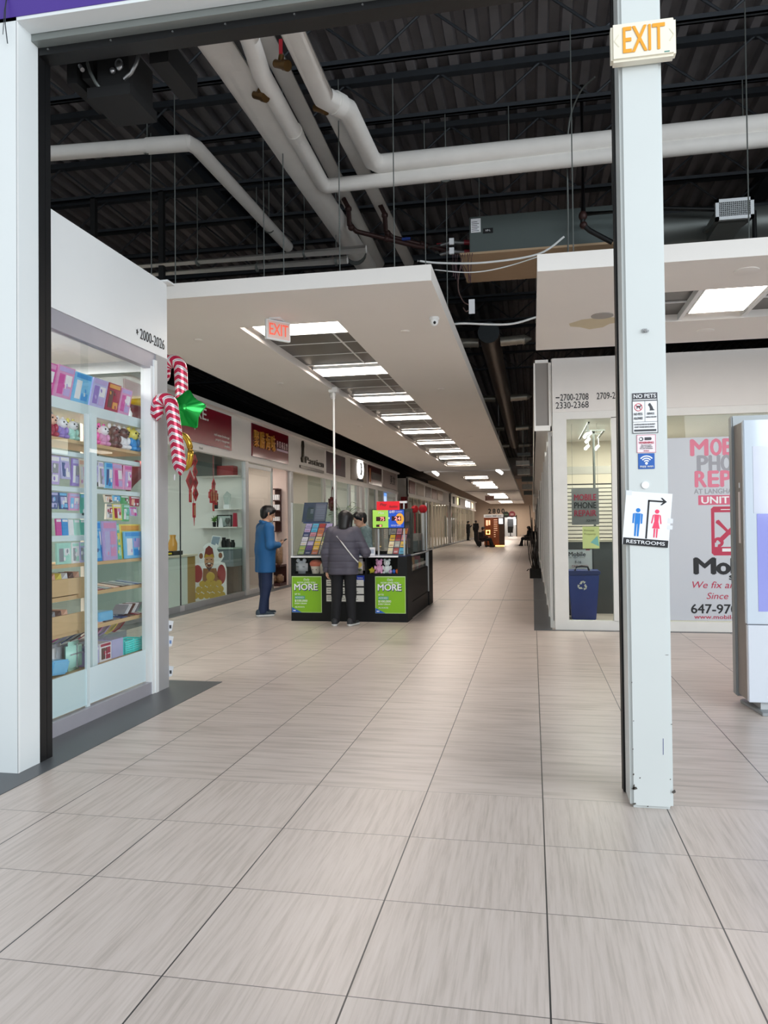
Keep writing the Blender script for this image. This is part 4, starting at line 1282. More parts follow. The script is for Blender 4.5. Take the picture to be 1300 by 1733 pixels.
# magazines and slips lying on the lower boards
def slip(y, z, label, col, grp, l=0.2, yaw_=0.0, w=0.11, th=0.006, pitch=0.10):
    c = Vector((SX - 0.09, y, z + th + 0.11 * 0.11))
    ux = (Matrix.Rotation(yaw_, 3, 'Z') @ Matrix.Rotation(pitch, 3, 'Y') @ X_)
    uy = (Matrix.Rotation(yaw_, 3, 'Z') @ Y_)
    uz = ux.cross(uy)
    return MB().obox(c, ux * 0.1, uy * (w / 2), uz * (th / 2)).build('sticker_sheet', C_(col), None, label, 'sticker sheet', grp)
for k, z in enumerate((0.93, 0.67)):
    for i in range(7):
        y = 5.36 + 0.125 * i
        cc = ['brown', 'red', 'grey', 'peach', 'brown', 'grey', 'navy'][(i + 2 * k) % 7]
        slip(y, z, '%s flat sticker sheet, %s from left on the %s wooden board' % (cc, ORD[i], ('upper', 'lower')[k]), cc, 'sticker sheets on the lower wooden boards', yaw_=0.1, w=0.10, pitch=0.14)
# upright card fan on the second board
for i in range(6):
    y = 5.86 + 0.055 * i
    u = Vector((0, 0.10, 0.085))
    MB().obox((SX - 0.05, y + 0.03, 0.735), u * 0.42, Vector((0.06, 0, 0)), Vector((0, -0.0017, 0.002))).build('card_pack', C_(('grey', 'white', 'brown', 'white', 'grey', 'mint')[i]), None, '%s leaning card pack from the left on the lower wooden board' % ORD[i], 'card pack', 'leaning card packs')
MB().box(SX - 0.14, 5.52, 0.672, SX - 0.01, 5.72, 0.75).build('pencil_box', C_('sky'), None, 'light blue pencil box on the lower wooden board', 'box', bevel=0.006)
# trays
for k, (zz, cols) in enumerate(((0.925, ('brown', 'orange', 'peach', 'yellow', 'white', 'brown', 'peach')), (0.655, ('navy', 'white', 'grey', 'brown', 'peach')))):
    for i, cc in enumerate(cols):
        y = 4.80 + 0.075 * i
        MB().obox((SX - 0.09, y, zz + 0.10), (0.06, 0, 0), (0, 0.03, 0.02), (0, -0.012, 0.045)).build('trinket_pack', C_(cc), None, '%s trinket pack, %s from the left in the %s wooden tray' % (cc, ORD[i], ('upper', 'lower')[k]), 'trinket pack', 'trinket packs in the wooden trays')
# bottom shelf
zb = 0.3615
t = thing('pencil_case', 'pale mint zipped pencil case standing at the front of the bottom shelf', 'pencil case', (SX - 0.02, 5.19, zb), None)
MB().box(SX - 0.06, 5.10, zb, SX + 0.0, 5.29, zb + 0.215).build('case', C_('mint'), t, bevel=0.028, smooth='all')
MB().box(SX - 0.001, 5.19, zb + 0.02, SX + 0.003, 5.20, zb + 0.2).box(SX - 0.001, 5.12, zb + 0.12, SX + 0.003, 5.27, zb + 0.13).build('zip', C_('grey'), t)
for i, (y, cc, lb) in enumerate(((4.95, 'white', 'white'), (5.03, 'grey', 'grey'))):
    MB().box(SX - 0.13, y, zb, SX - 0.075, y + 0.13, zb + 0.21).build('pencil_case', C_(cc), None, lb + ' rounded pencil case behind the mint one on the bottom shelf', 'pencil case', bevel=0.025, smooth='all')
MB().obox((SX - 0.03, 4.97, zb + 0.061), (0.05, 0, 0.0), (0, 0.10, -0.01), (0, 0.02, 0.05)).build('pencil_case', C_('sky'), None, 'bright blue bagged case at the left end of the bottom shelf', 'pencil case', bevel=0.012)
for (y0, y1, z1, cc, ac, lb) in ((5.32, 5.39, 0.47, 'lilac', ('white', 'purple', 'pink'), 'lilac carton'), (5.40, 5.50, 0.49, 'lavender', ('white', 'lilac', 'purple'), 'lavender carton'),
                             (5.51, 5.68, 0.505, 'white', ('red', 'brown', 'red'), 'white and red carton'), (5.69, 5.86, 0.51, 'lavender', ('lavender', 'white', 'lavender'), 'plain lavender carton')):
    pack('carton', 'box', lb + ' at the front of the bottom shelf', y0, y1, zb, z1, SX - 0.005, 0.14, cc, ac, 'cartons on the bottom shelf', nparts=3 if cc == 'white' else 2)
t = thing('storage_basket', 'turquoise plastic slatted basket at the right end of the bottom shelf', 'basket', (SX - 0.08, 6.02, zb))
b = MB()
for k in range(6):
    z0 = zb + 0.018 * k + 0.002
    b.box(SX - 0.008, 5.875, z0, SX, 6.175, z0 + 0.013).box(SX - 0.15, 5.875, z0, SX - 0.142, 6.175, z0 + 0.013).box(SX - 0.15, 5.875, z0, SX, 5.883, z0 + 0.013).box(SX - 0.15, 6.167, z0, SX, 6.175, z0 + 0.013)
for y in (5.877, 6.02, 6.165):
    b.box(SX - 0.01, y - 0.006, zb, SX - 0.002, y + 0.012, zb + 0.115)
b.box(SX - 0.15, 5.875, zb, SX, 6.175, zb + 0.005)
b.build('basket', C_('turquoise'), t)
for i in range(10):
    y = 5.12 + 0.115 * i
    cc = ('purple', 'magenta', 'lavender', 'navy', 'brown', 'red', 'pink', 'lilac', 'yellow', 'red')[i]
    u = Vector((0.0, 0.09, 0.05 if i > 5 else 0.02))
    MB().obox((SX - 0.2, y, zb + 0.215), u, Vector((0.05, 0, 0.03)), u.cross(Vector((0.05, 0, 0.03))).normalized() * 0.004).build('sticker_sheet', C_(cc), None, '%s packet, %s from the left, behind the bottom shelf cartons' % (cc, ORD[i]), 'sticker sheet', 'packets behind the bottom shelf cartons')
MB().box(SX - 0.28, 5.05, zb, SX - 0.165, 6.2, zb + 0.16).build('packet_tray', C_('grey'), None, 'grey tray under the stacked packets at the back of the bottom shelf', 'tray')
# inside the shop: unseen lamp added to light it, and dim furniture behind
area('stationery_added_lamp', (-4.4, 5.2, 2.88), 1.2, 1.2, 50, (1, 0.97, 0.93))

# ================================================================== BALLOONS
def candy_mat(name):
    m = bpy.data.materials.new(name)
    m.use_nodes = True
    nt = m.node_tree
    b = nt.nodes['Principled BSDF']
    at = nt.nodes.new('ShaderNodeUVMap')
    sp = nt.nodes.new('ShaderNodeSeparateXYZ')
    nt.links.new(at.outputs[0], sp.inputs[0])
    fr = nt.nodes.new('ShaderNodeMath'); fr.operation = 'FRACT'
    nt.links.new(sp.outputs[1], fr.inputs[0])
    cr = nt.nodes.new('ShaderNodeValToRGB')
    cr.color_ramp.interpolation = 'CONSTANT'
    e = cr.color_ramp.elements
    e[0].position = 0; e[0].color = (*lin('#c4244c'), 1)
    e[1].position = 0.46; e[1].color = (*lin('#f0e6ea'), 1)
    for p, c in ((0.62, '#8e95a6'), (0.70, '#f0e6ea'), (0.86, '#b8324e')):
        q = e.new(p); q.color = (*lin(c), 1)
    nt.links.new(fr.outputs[0], cr.inputs[0])
    nt.links.new(cr.outputs[0], b.inputs['Base Color'])
    b.inputs['Roughness'].default_value = 0.22
    b.inputs['Metallic'].default_value = 0.25
    return m
M_candy = candy_mat('candy_stripe')
def candy_cane(label, pts, rad, pitch=0.062):
    P_ = [Vector(p) for p in pts]
    n = 24
    nt_ = len(P_)
    b = MB()
    rs = [rad * min(1, 0.25 + 0.9 * math.sin(PI * min(0.5, min(i, nt_ - 1 - i) / 6))) for i in range(nt_)]
    rs[0] = rs[-1] = rad * 0.15
    b.tube(P_, rs, n=n)
    o = b.build('balloon', M_candy, None, label, 'balloon', 'candy cane balloons', smooth='all')
    me = o.data
    uv = me.uv_layers.new(name='uv')
    L = [0]
    for i in range(1, nt_):
        L.append(L[-1] + (P_[i] - P_[i - 1]).length)
    for poly in me.polygons:
        for l in poly.loop_indices:
            vi = me.loops[l].vertex_index
            i, j = vi // n, vi % n
            uv.data[l].uv = (j / n, L[i] / pitch + 1.5 * abs(((2 * j / n) % 1.0) - 0.5))
    return o
def hook(cx, cz, R, y, lean, length, tail, flip=1):
    pts = []
    for i in range(4):
        pts.append((cx - flip * R - flip * 0.002 * i, y, cz - tail + tail * i / 4))
    for i in range(13):
        a = PI - PI * i / 12
        pts.append((cx + flip * R * math.cos(a), y, cz + R * 1.05 * math.sin(a)))
    for i in range(1, 15):
        f = i / 14
        pts.append((cx + flip * R + lean * f, y + 0.03 * f, cz - length * f))
    return pts
candy_cane('red and white candy cane balloon on the left shop corner, lower one', hook(-3.085, 2.44, 0.068, 6.10, 0.065, 0.58, 0.11), 0.058)
candy_cane('red and white candy cane balloon half hidden behind the left shop corner, upper one', hook(-3.33, 2.90, 0.085, 6.75, 0.0, 0.5, 0.12), 0.062)
MB().cyl((-3.01, 6.13, 1.87), (-3.012, 6.13, 1.82), 0.006).build('balloon_tail', mat('clear_tail', '#d9d5da', 0.2), None, 'clear filling tail under the lower candy cane balloon', 'balloon tail')
# green star balloon
def star_balloon(c, R, amp, dirs, m, label, name='balloon'):
    vs, fs = [], []
    n, k = 40, 24
    ds = [Vector(d).normalized() for d in dirs]
    for i in range(k + 1):
        th = PI * i / k
        for j in range(n):
            ph = 2 * PI * j / n
            d = Vector((math.sin(th) * math.cos(ph), math.sin(th) * math.sin(ph), math.cos(th)))
            s = max(d.dot(q) for q in ds)
            r = R + amp * max(0, s) ** 6
            vs.append(Vector(c) + d * r)
    for i in range(k):
        for j in range(n):
            fs.append((i * n + j, (i + 1) * n + j, (i + 1) * n + (j + 1) % n, i * n + (j + 1) % n))
    b = MB()
    b._add(vs, fs, 0)
    return b.build(name, m, None, label, 'balloon', smooth='all')
M_green = mat('green_foil', '#149a3c', 0.18, 0.55, var=0.25, scale=3)
cg = Vector((-3.17, 6.72, 2.51))
b = MB()
vs = [cg + Vector((0.01, -0.13, 0.015)), cg + Vector((0, 0.13, 0))]
for i in range(10):
    a = math.radians(84 - 36 * i)
    rr_ = 0.215 if i % 2 == 0 else 0.15
    vs.append(cg + Vector((rr_ * math.cos(a), -0.035 if i % 2 else 0.0, rr_ * math.sin(a))))
fs = []
for i in range(10):
    fs += [(0, 2 + i, 2 + (i + 1) % 10), (1, 2 + (i + 1) % 10, 2 + i)]
b._add(vs, fs, 0)
b.build('balloon', M_green, None, 'shiny green faceted star foil balloon beside the left shop corner', 'balloon', bevel=0.012, smooth=True)
b = MB()
pts = [(-3.245 + 0.08 * math.cos(a), 6.78 - 0.02 * math.sin(a), 2.13 + 0.155 * math.sin(a)) for a in [i * 2 * PI / 24 for i in range(25)]]
b.tube(pts, 0.03, n=8)
b.build('balloon', mat('gold_foil', '#c9a03c', 0.2, 0.8, var=0.2), None, 'gold ring foil balloon behind the lower candy cane', 'balloon', smooth='all')
# red heart balloon behind the glass and yellow moon sliver
hp = []
for i in range(28):
    a = 2 * PI * i / 28
    hp.append((0.0105 * 16 * math.sin(a) ** 3, 0.0105 * (13 * math.cos(a) - 5 * math.cos(2 * a) - 2 * math.cos(3 * a) - math.cos(4 * a))))
MB().prism(hp, (-3.9, 6.9, 1.95), Vector((0.5, 0.85, 0)).normalized(), Z_, Vector((0.85, -0.5, 0)) * 0.09).build('balloon', mat('red_foil', '#8c1420', 0.2, 0.5, var=0.2), None, 'dark red heart foil balloon seen through the left shop glass', 'balloon', bevel=0.03, smooth='all')
MB().tube([(-3.72, 6.5, 2.56), (-3.66, 6.55, 2.60), (-3.58, 6.6, 2.60), (-3.50, 6.62, 2.55), (-3.46, 6.63, 2.5)], [0.01, 0.04, 0.05, 0.04, 0.01], n=10).build('balloon', mat('yellow_foil', '#e0b21c', 0.2, 0.5), None, 'yellow crescent foil balloon seen through the upper left shop glass', 'balloon', smooth='all')
# paper tags sticking out past the post
for z, nm in ((0.48, 'upper'), (0.345, 'middle'), (0.08, 'lowest')):
    t = thing('paper_tag', '%s of three white paper tags sticking out behind the left corner post' % nm, 'tag', (-3.19, 6.348, z), 'paper tags behind the corner post')
    MB().prism([(-0.06, 0), (0.012, 0.02), (0.03, 0.105), (-0.06, 0.115)], (-3.165, 6.3462, z), X_, Z_, (0, 0.003, 0)).build('card', M_paper, t)
    MB().box(-3.175, 6.3455, z + 0.04, -3.155, 6.3461, z + 0.07).build('print', mat('tag_blue', '#7f9ccf' if nm == 'middle' else '#44464c', 0.5) if False else hexm('#7f9ccf' if nm == 'middle' else '#44464c'), t)
# ================================================================== LEFT CORRIDOR: SIGNS AND SHOPS
def sign_panel(name, label, y0, y1, z0, z1, m, x=LX, th=0.025, frame=None):
    t = thing(name, label, 'sign', (x, (y0 + y1) / 2, z0), 'shop signs on the left fascia')
    MB().box(x + 0.001, y0, z0, x + th, y1, z1).build('panel', m, t)
    if frame:
        b = MB()
        f = 0.03
        for a in ((y0 - f, z0 - f, y1 + f, z0), (y0 - f, z1, y1 + f, z1 + f), (y0 - f, z0, y0, z1), (y1, z0, y1 + f, z1)):
            b.box(x + 0.001, a[0], a[1], x + th + 0.005, a[2], a[3])
        b.build('frame', frame, t)
    return t
XS = LX + 0.026
M_txtw = mat('sign_white', '#ecebe9', 0.5, var=0.01)
t = sign_panel('shop_sign', 'dark red shop sign with white letters behind the green balloon', 10.2, 14.22, 2.905, 3.58, M_red)
text(t, 'RE.', (XS, 12.60, 3.345), Y_, Z_, 0.20, M_txtw, w=0.52, bold=0.02)
text(t, 'Y', (XS, 12.50, 3.12), Y_, Z_, 0.15, M_txtw, w=0.09)
for s, z in (('real estate brokerage', 3.115), ('property management', 3.03), ('studios', 2.945)):
    text(t, s, (XS, 14.10, z), Y_, Z_, 0.045, M_txtw, w={'s': 0.24, 'r': 0.72, 'p': 0.66}[s[0]], align='R')
t = thing('unit_number', 'small grey unit number on the white ledge over the first left shop', 'number', (LX + 0.052, 12.75, 2.80))
text(t, '2368', (LX + 0.052, 12.65, 2.795), Y_, Z_, 0.035, mat('grey_ink', '#8a8a88', 0.5), w=0.16)
t = sign_panel('shop_sign', 'dark red sign with big gold Chinese characters over the dried goods shop', 15.36, 17.80, 2.905, 3.60, mat('red_gloss', '#6f0e1f', 0.12, var=0.04))
M_gold = mat('gold_letter', '#d5a340', 0.35, 0.4, var=0.1)
for i, c in enumerate('聚勝海味'):
    text(t, c, (XS, 15.45 + 0.36 * i, 3.15), Y_, Z_, 0.27, M_gold, w=0.27, depth=0.02)
for i, c in enumerate('參茸補品堂'):
    text(t, c, (XS, 16.93 + 0.168 * i, 3.25), Y_, Z_, 0.12, M_txtw, w=0.12)
MB().box(XS, 16.92, 3.165, XS + 0.004, 17.75, 3.215).build('strip', mat('lilac_strip', '#c9b8cf', 0.5), t)
# brush emblem sign
t = thing('shop_sign', 'metal brush emblem with dark cut out letters on the third left shop', 'sign', (LX, 19.9, 2.9), 'shop signs on the left fascia')
b = MB()
b.prism([(0.0, 0.0), (0.16, 0.0), (0.20, 0.10), (0.13, 0.16), (0.12, 0.33), (0.14, 0.42), (0.12, 0.53), (0.08, 0.56), (0.04, 0.53), (0.02, 0.42), (0.04, 0.33), (0.03, 0.16), (-0.04, 0.10)], (LX + 0.002, 18.90, 3.05), Y_, Z_, (0.05, 0, 0))
b.build('brush_emblem', mat('bronze', '#4d463c', 0.25, 0.7), t)
text(t, 'Pastien', (LX + 0.002, 19.24, 3.06), Y_, Z_, 0.17, mat('dark_letter', '#4b463f', 0.3, 0.6), w=1.75, depth=0.03, bold=0.01)
MB().box(LX + 0.002, 18.75, 2.90, LX + 0.03, 21.0, 2.97).build('base_bar', MATS['bronze'], t)
t = sign_panel('shop_sign', 'purple grey shop sign with faint pink script behind the white kiosk pole', 21.25, 23.55, 2.93, 3.56, mat('purple_sign', '#54454c', 0.45), frame=M_wall)
text(t, 'Nail', (XS, 21.7, 3.12), Y_, Z_, 0.28, mat('pink_script', '#7d4552', 0.5), w=1.3, shear=0.3)
t = sign_panel('shop_sign', 'beige shop sign carrying a lit white oval emblem', 24.35, 26.75, 2.92, 3.60, mat('beige_sign', '#a49a8c', 0.5))
def oval(ry, rz, n=32): return [(ry * math.cos(2 * PI * i / n), rz * math.sin(2 * PI * i / n)) for i in range(n)]
MB().prism(oval(0.42, 0.33), (XS, 25.62, 3.34), Y_, Z_, (0.05, 0, 0)).build('oval_emblem', M_glow, t)
MB().prism([(-0.20, -0.2), (0.05, -0.22), (0.14, -0.05), (0.02, 0.0), (0.14, 0.06), (0.05, 0.2), (-0.20, 0.2), (-0.05, 0.1), (-0.1, 0.0), (-0.05, -0.1)], (XS + 0.051, 25.62, 3.34), Y_, Z_, (0.004, 0, 0)).build('emblem_figure', M_ink, t)
MB().box(XS, 25.2, 2.93, XS + 0.02, 26.1, 3.0).build('plate', M_ink, t)
t = sign_panel('shop_sign', 'dark maroon shop sign with an orange stripe beyond the oval emblem', 27.05, 29.5, 2.92, 3.60, mat('maroon_sign', '#511a1e', 0.15))
MB().box(XS, 27.2, 3.0, XS + 0.004, 27.45, 3.5).build('stripe', mat('amber', '#b86f2c', 0.5), t)
MB().box(XS, 27.6, 3.12, XS + 0.004, 29.3, 3.38).build('band', mat('olive_band', '#4a4440', 0.5), t)
t = sign_panel('shop_sign', 'pale pink grey sign with dark Chinese characters at the end of the first left block', 29.9, 32.9, 2.92, 3.62, mat('pale_pink_sign', '#b5a5a0', 0.5))
text(t, '美食', (XS, 31.3, 3.15), Y_, Z_, 0.3, M_ink, w=1.2, bold=0.01)
# second block signs
for k, (y0, y1, cc, lb) in enumerate(((36.4, 38.3, '#7a3a33', 'rust red sign'), (38.8, 41.4, '#b3a596', 'beige sign'), (42.2, 44.4, '#6f6259', 'brown grey sign'), (44.9, 47.2, '#8b6f66', 'dull pink sign'), (47.6, 50.5, '#b5a28f', 'tan sign'))):
    sign_panel('shop_sign', lb + ', %s along the second left block' % ORD[k], y0, y1, 2.95, 3.55, hexm(cc, 0.4))
for k, (y0, y1, m, lb) in enumerate(((57.0, 58.2, M_ink, 'small black emblem sign'), (60.5, 61.2, lamp_mat('yellow_glow', (1, 0.85, 0.25), 2.0), 'narrow yellow lit sign'), (61.3, 62.6, M_ink, 'black sign'), (68, 70.2, M_glow, 'lit white sign'), (71.0, 73.0, lamp_mat('pale_glow', (0.8, 0.85, 0.9), 1.2), 'pale lit sign'), (75.0, 76.5, lamp_mat('amber_glow', (1, 0.7, 0.4), 1.6), 'amber lit sign'))):
    sign_panel('shop_sign', lb + ' on the farthest left block', y0, y1, 2.98, 3.5, m)
# red and blue window screens of the last first-block unit
t = thing('shop_screen', 'bright blue lit menu screen hanging in the last window of the first left block', 'screen', (LX - 0.2, 31.2, 2.3))
MB().box(LX - 0.22, 30.4, 2.36, LX - 0.18, 31.6, 2.75).box(LX - 0.21, 30.98, 2.75, LX - 0.19, 31.0, 2.952).build('panel', lamp_mat('blue_glow', (0.05, 0.3, 1.0), 1.3), t)
MB().box(LX - 0.18, 30.95, 2.42, LX - 0.177, 31.15, 2.62).box(LX - 0.18, 31.25, 2.42, LX - 0.177, 31.5, 2.62).build('screen_print', lamp_mat('lilac_glow', (0.7, 0.75, 1), 1.5), t)
t = thing('red_box', 'red fire alarm box on the white return wall past the first left block', 'alarm box', (-5.9, 35.98, 2.2))
MB().box(-6.1, 35.85, 2.15, -5.82, 35.99, 2.75).build('box', mat('alarm_red', '#a21420', 0.4), t)

# ---------- first unit (reception)
t = thing('reception_desk', 'white fronted reception desk with a tan side behind the first left shop glass', 'desk', (-6.5, 12.5, 0))
MB().box(-6.9, 11.2, 0.0, -6.2, 13.12, 0.88).build('front', mat('desk_white', '#dfe9e8', 0.3), t)
MB().box(-6.9, 13.12, 0.0, -6.2, 13.45, 0.88).build('side', mat('desk_tan', '#a88a4e', 0.5), t)
MB().box(-6.95, 11.2, 0.88, -6.17, 13.5, 0.915).build('worktop', mat('desk_top', '#d9d2c2', 0.4), t)
MB().box(-6.4, 12.72, 0.916, -6.28, 13.1, 0.99).build('black_case', M_black, None, 'low black case on the reception desk', 'box')
MB().box(-6.42, 12.42, 0.916, -6.36, 12.56, 1.06).build('white_card', M_paper, None, 'small white card on the reception desk', 'card')
MB().lathe([(0.045, 0), (0.05, 0.02), (0.05, 0.13), (0.046, 0.14)], (-6.4, 12.22, 0.916), 16).build('cup', mat('clear_cup', '#c9cfcd', 0.2), None, 'pale cup at the left end of the reception desk', 'cup', smooth=True)
t = thing('stapler', 'small black and yellow stapler on the reception desk edge', 'stapler', (-6.3, 12.66, 0.916))
MB().box(-6.34, 12.60, 0.916, -6.28, 12.70, 0.94).build('base', M_black, t)
MB().box(-6.335, 12.60, 0.942, -6.285, 12.68, 0.965).build('arm', mat('bright_yellow', '#e6cf2a', 0.4), t)
# plain round blue toy as an unmarked ball figure is left out; orange vase behind
t = thing('vase', 'orange glass vase on the reception desk', 'vase', (-6.6, 13.35, 0.916))
MB().lathe([(0.05, 0), (0.08, 0.08), (0.085, 0.2), (0.05, 0.30), (0.06, 0.36)], (-6.6, 13.35, 0.916), 18).build('vase', mat('orange_glass', '#d29a4b', 0.2), t, smooth=True)
# fortune standee
def blob(pts): return pts
t = thing('standee', 'cut out standee of a laughing bearded man in red sleeves behind a heap of gold', 'standee', (-6.18, 13.9, 0))
so = Vector((-6.47, 13.80, 0.0))
su = Vector((0.93, 0.36, 0)).normalized()
sn = Vector((su.y, -su.x, 0))
W_ = 0.62
outline = [(0.0, 0.0), (0.0, 0.14), (0.10, 0.22), (0.13, 0.28), (0.05, 0.36), (0.03, 0.48), (0.06, 0.62), (0.12, 0.70), (0.22, 0.74), (0.20, 0.82), (0.20, 0.92), (0.28, 0.95), (0.33, 0.96), (0.30, 1.03), (0.36, 1.08), (0.44, 1.115), (0.52, 1.08), (0.58, 1.06), (0.60, 1.10), (0.645, 1.06), (0.62, 0.98), (0.66, 0.93), (0.76, 0.94), (0.78, 0.84), (0.74, 0.78), (0.70, 0.74), (0.80, 0.72), (0.84, 0.6), (0.84, 0.0)]
S_ = 0.82
outline = [(x * S_, z) for x, z in outline]
MB().prism(outline, so, su, Z_, -sn * 0.012).build('board', M_paper, t)
def dec(name, poly, col, k=1):
    MB().prism([(x * S_, z) for x, z in poly], so + sn * (0.001 * k), su, Z_, -sn * 0.001).build(name, hexm(col, 0.5), t)
def el(cx, cz, rx, rz, n=20): return [(cx + rx * math.cos(2 * PI * i / n), cz + rz * math.sin(2 * PI * i / n)) for i in range(n)]
dec('sleeve', el(0.17, 0.52, 0.115, 0.17), '#a5252c')
dec('sleeve', el(0.72, 0.50, 0.10, 0.19), '#9a1c26')
dec('robe', [(0.28, 0.30), (0.30, 0.62), (0.60, 0.62), (0.70, 0.30)], '#8d5a2a')
dec('face', el(0.44, 0.76, 0.11, 0.15), '#c99674', 2)
dec('hat', [(0.32, 0.82), (0.36, 1.0), (0.44, 1.06), (0.52, 1.0), (0.56, 0.82), (0.44, 0.86)], '#7e2a23', 3)
dec('hat_wing', el(0.255, 0.86, 0.045, 0.055), '#8f5c41', 2)
dec('hat_wing', el(0.70, 0.865, 0.045, 0.055), '#8f5c41', 2)
dec('hat_band', [(0.32, 0.82), (0.36, 0.90), (0.44, 0.87), (0.52, 0.90), (0.56, 0.82), (0.44, 0.85)], '#c09a2e', 4)
dec('mouth', el(0.44, 0.69, 0.045, 0.045), '#5d1512', 3)
dec('teeth', el(0.44, 0.712, 0.032, 0.014), '#efe9df', 4)
for q in (-1, 1):
    dec('eye', el(0.44 + q * 0.05, 0.79, 0.022, 0.008), '#2a1a16', 3)
    dec('moustache', [(0.44, 0.735), (0.44 + q * 0.08, 0.715), (0.44 + q * 0.10, 0.68), (0.44 + q * 0.05, 0.725)], '#3a2620', 4)
dec('beard', [(0.36, 0.66), (0.44, 0.56), (0.52, 0.66), (0.44, 0.635)], '#3a1f1c', 3)
rz = random.Random(4)
k = 0
b = MB()
for (x, z_) in [(0.12, 0.10), (0.25, 0.09), (0.38, 0.10), (0.5, 0.09), (0.62, 0.10), (0.74, 0.10), (0.2, 0.21), (0.33, 0.21), (0.46, 0.22), (0.58, 0.21), (0.7, 0.22), (0.28, 0.32), (0.41, 0.33), (0.54, 0.32), (0.66, 0.33), (0.47, 0.46)]:
    r = 0.10 if z_ > 0.4 else 0.072
    c = so + su * (x * S_) + Z_ * z_ + sn * 0.002
    b.prism([(px, pz) for px, pz in el(0, 0, r * S_, r * 0.9, 16)], c + sn * (0.0003 * k), su, Z_, -sn * 0.001)
    k += 1
b.build('gold_heap', mat('cartoon_gold', '#c7a72c', 0.5, var=0.15, scale=9), t)
MB().box(-6.3, 14.02, 0, -6.0, 14.2, 0.02).build('foot', M_black, t)
# partition wall shelves and goods
t = thing('wall_shelf', 'white wall shelving on the partition of the first left shop', 'shelf', (-6.2, 14.85, 1.4))
for z, x0 in ((1.765, -6.42), (1.395, -6.75), (2.44, -6.7)):
    MB().box(x0, 14.70, z, -5.87, 14.99, z + 0.02).build('shelf_board', M_wall, t)
MB().box(-6.75, 14.6, 2.46, -6.30, 14.98, 2.94).build('dark_cabinet', mat('dark_panel', '#4d5451', 0.5), None, 'dark grey box on the top wall shelf left of the red box', 'box')
MB().box(-6.36, 14.72, 2.462, -5.95, 14.97, 2.66).build('red_box', mat('dusty_red', '#a3373c', 0.5), None, 'dusty red box on the top wall shelf', 'box', bevel=0.006)
t = thing('picture_frame', 'thin black framed picture on the lower wall shelf', 'picture', (-6.2, 14.8, 1.416))
b = MB()
for a in ((-6.36, 1.416, -6.34, 1.66), (-6.06, 1.416, -6.04, 1.66), (-6.36, 1.64, -6.04, 1.66), (-6.36, 1.416, -6.04, 1.43)):
    b.box(a[0], 14.84, a[1], a[2], 14.86, a[3])
b.build('frame', M_black, t)
MB().box(-6.34, 14.85, 1.43, -6.06, 14.855, 1.64).build('print', mat('faint_print', '#c7d3d0', 0.5, var=0.15, scale=20), t)
t = thing('potted_plant', 'small green plant in a black pot on the lower wall shelf', 'plant', (-6.38, 14.76, 1.416))
MB().lathe([(0.03, 0), (0.04, 0.10)], (-6.38, 14.76, 1.416), 12).build('pot', M_black, t, smooth=True)
b = MB()
for i in range(14):
    a = i * 2.4
    p = Vector((-6.38, 14.76, 1.51))
    q = p + Vector((0.07 * math.cos(a), 0.05 * math.sin(a), 0.04 + 0.05 * (i % 3)))
    b.tube([p, (p + q) / 2 + Z_ * 0.02, q], [0.004, 0.014, 0.002], n=5)
b.build('leaves', mat('leaf_green', '#5d8a3f', 0.5, var=0.2), t)
MB().prism([(-0.05, 0), (0.05, 0), (0.03, 0.14), (0.0, 0.20), (-0.03, 0.14)], (-6.24, 14.75, 1.416), X_, Z_, (0, 0.02, 0)).build('white_ornament', M_paper, None, 'white paper ornament on the lower wall shelf beside the plant', 'ornament')
MB().prism([(-0.04, 0), (0.045, 0), (0.035, 0.28), (-0.03, 0.28)], (-5.945, 14.76, 1.416), X_, Z_, (0, 0.06, 0)).build('red_bottle_box', mat('deep_pink', '#a8243c', 0.4), None, 'tall deep red box at the right end of the lower wall shelf', 'box')
MB().lathe([(0.04, 0), (0.02, 0.05), (0.05, 0.12), (0.04, 0.18)], (-6.11, 14.8, 1.416), 12).build('bottle', M_galv, None, 'small grey bottle on the lower wall shelf', 'bottle', smooth=True)
t = thing('trophy', 'clear award trophy on the upper wall shelf', 'trophy', (-6.12, 14.8, 1.786))
MB().box(-6.18, 14.76, 1.786, -6.06, 14.84, 1.87).build('base', M_paper, t)
MB().prism([(-0.05, 0), (0.05, 0), (0.09, 0.2), (0.0, 0.27), (-0.08, 0.18)], (-6.12, 14.79, 1.87), X_, Z_, (0, 0.02, 0)).build('crystal', mat('crystal', '#c3cfcc', 0.1), t)
MB().box(-6.40, 14.78, 1.786, -6.33, 14.84, 1.93).build('small_frame', M_ink, None, 'small dark frame at the left end of the upper wall shelf', 'picture')
t = thing('side_cabinet', 'glass topped cabinet wrapped in dark crinkled film beside the standee', 'cabinet', (-6.05, 14.75, 0))
MB().box(-6.28, 14.5, 0.0, -5.87, 14.97, 0.62).build('body', mat('crinkle_film', '#4b4538', 0.15, 0.3, var=0.7, scale=7, bump=1.0), t)
MB().box(-6.28, 14.5, 0.62, -5.87, 14.97, 0.97).build('upper_panel', mat('slate_panel', '#76838a', 0.3), t)
MB().box(-6.32, 14.47, 0.97, -5.86, 14.98, 1.0).build('top', mat('glass_edge', '#b9ccc6', 0.2), t)
t = thing('tablet_stand', 'tilted tablet showing a landscape on the cabinet top', 'tablet', (-6.3, 14.55, 1.0))
ux, uz = Vector((0.95, 0, -0.12)), Vector((0.1, 0.35, 0.93)).normalized()
MB().obox((-6.27, 14.56, 1.125), ux * 0.095, uz * 0.115, (0, 0.008, -0.003)).build('frame', M_paper, t)
MB().obox((-6.27, 14.549, 1.127), ux * 0.082, uz * 0.10, (0, 0.003, -0.001)).build('screen', mat('landscape', '#5b7488', 0.3, var=0.5, scale=9), t)
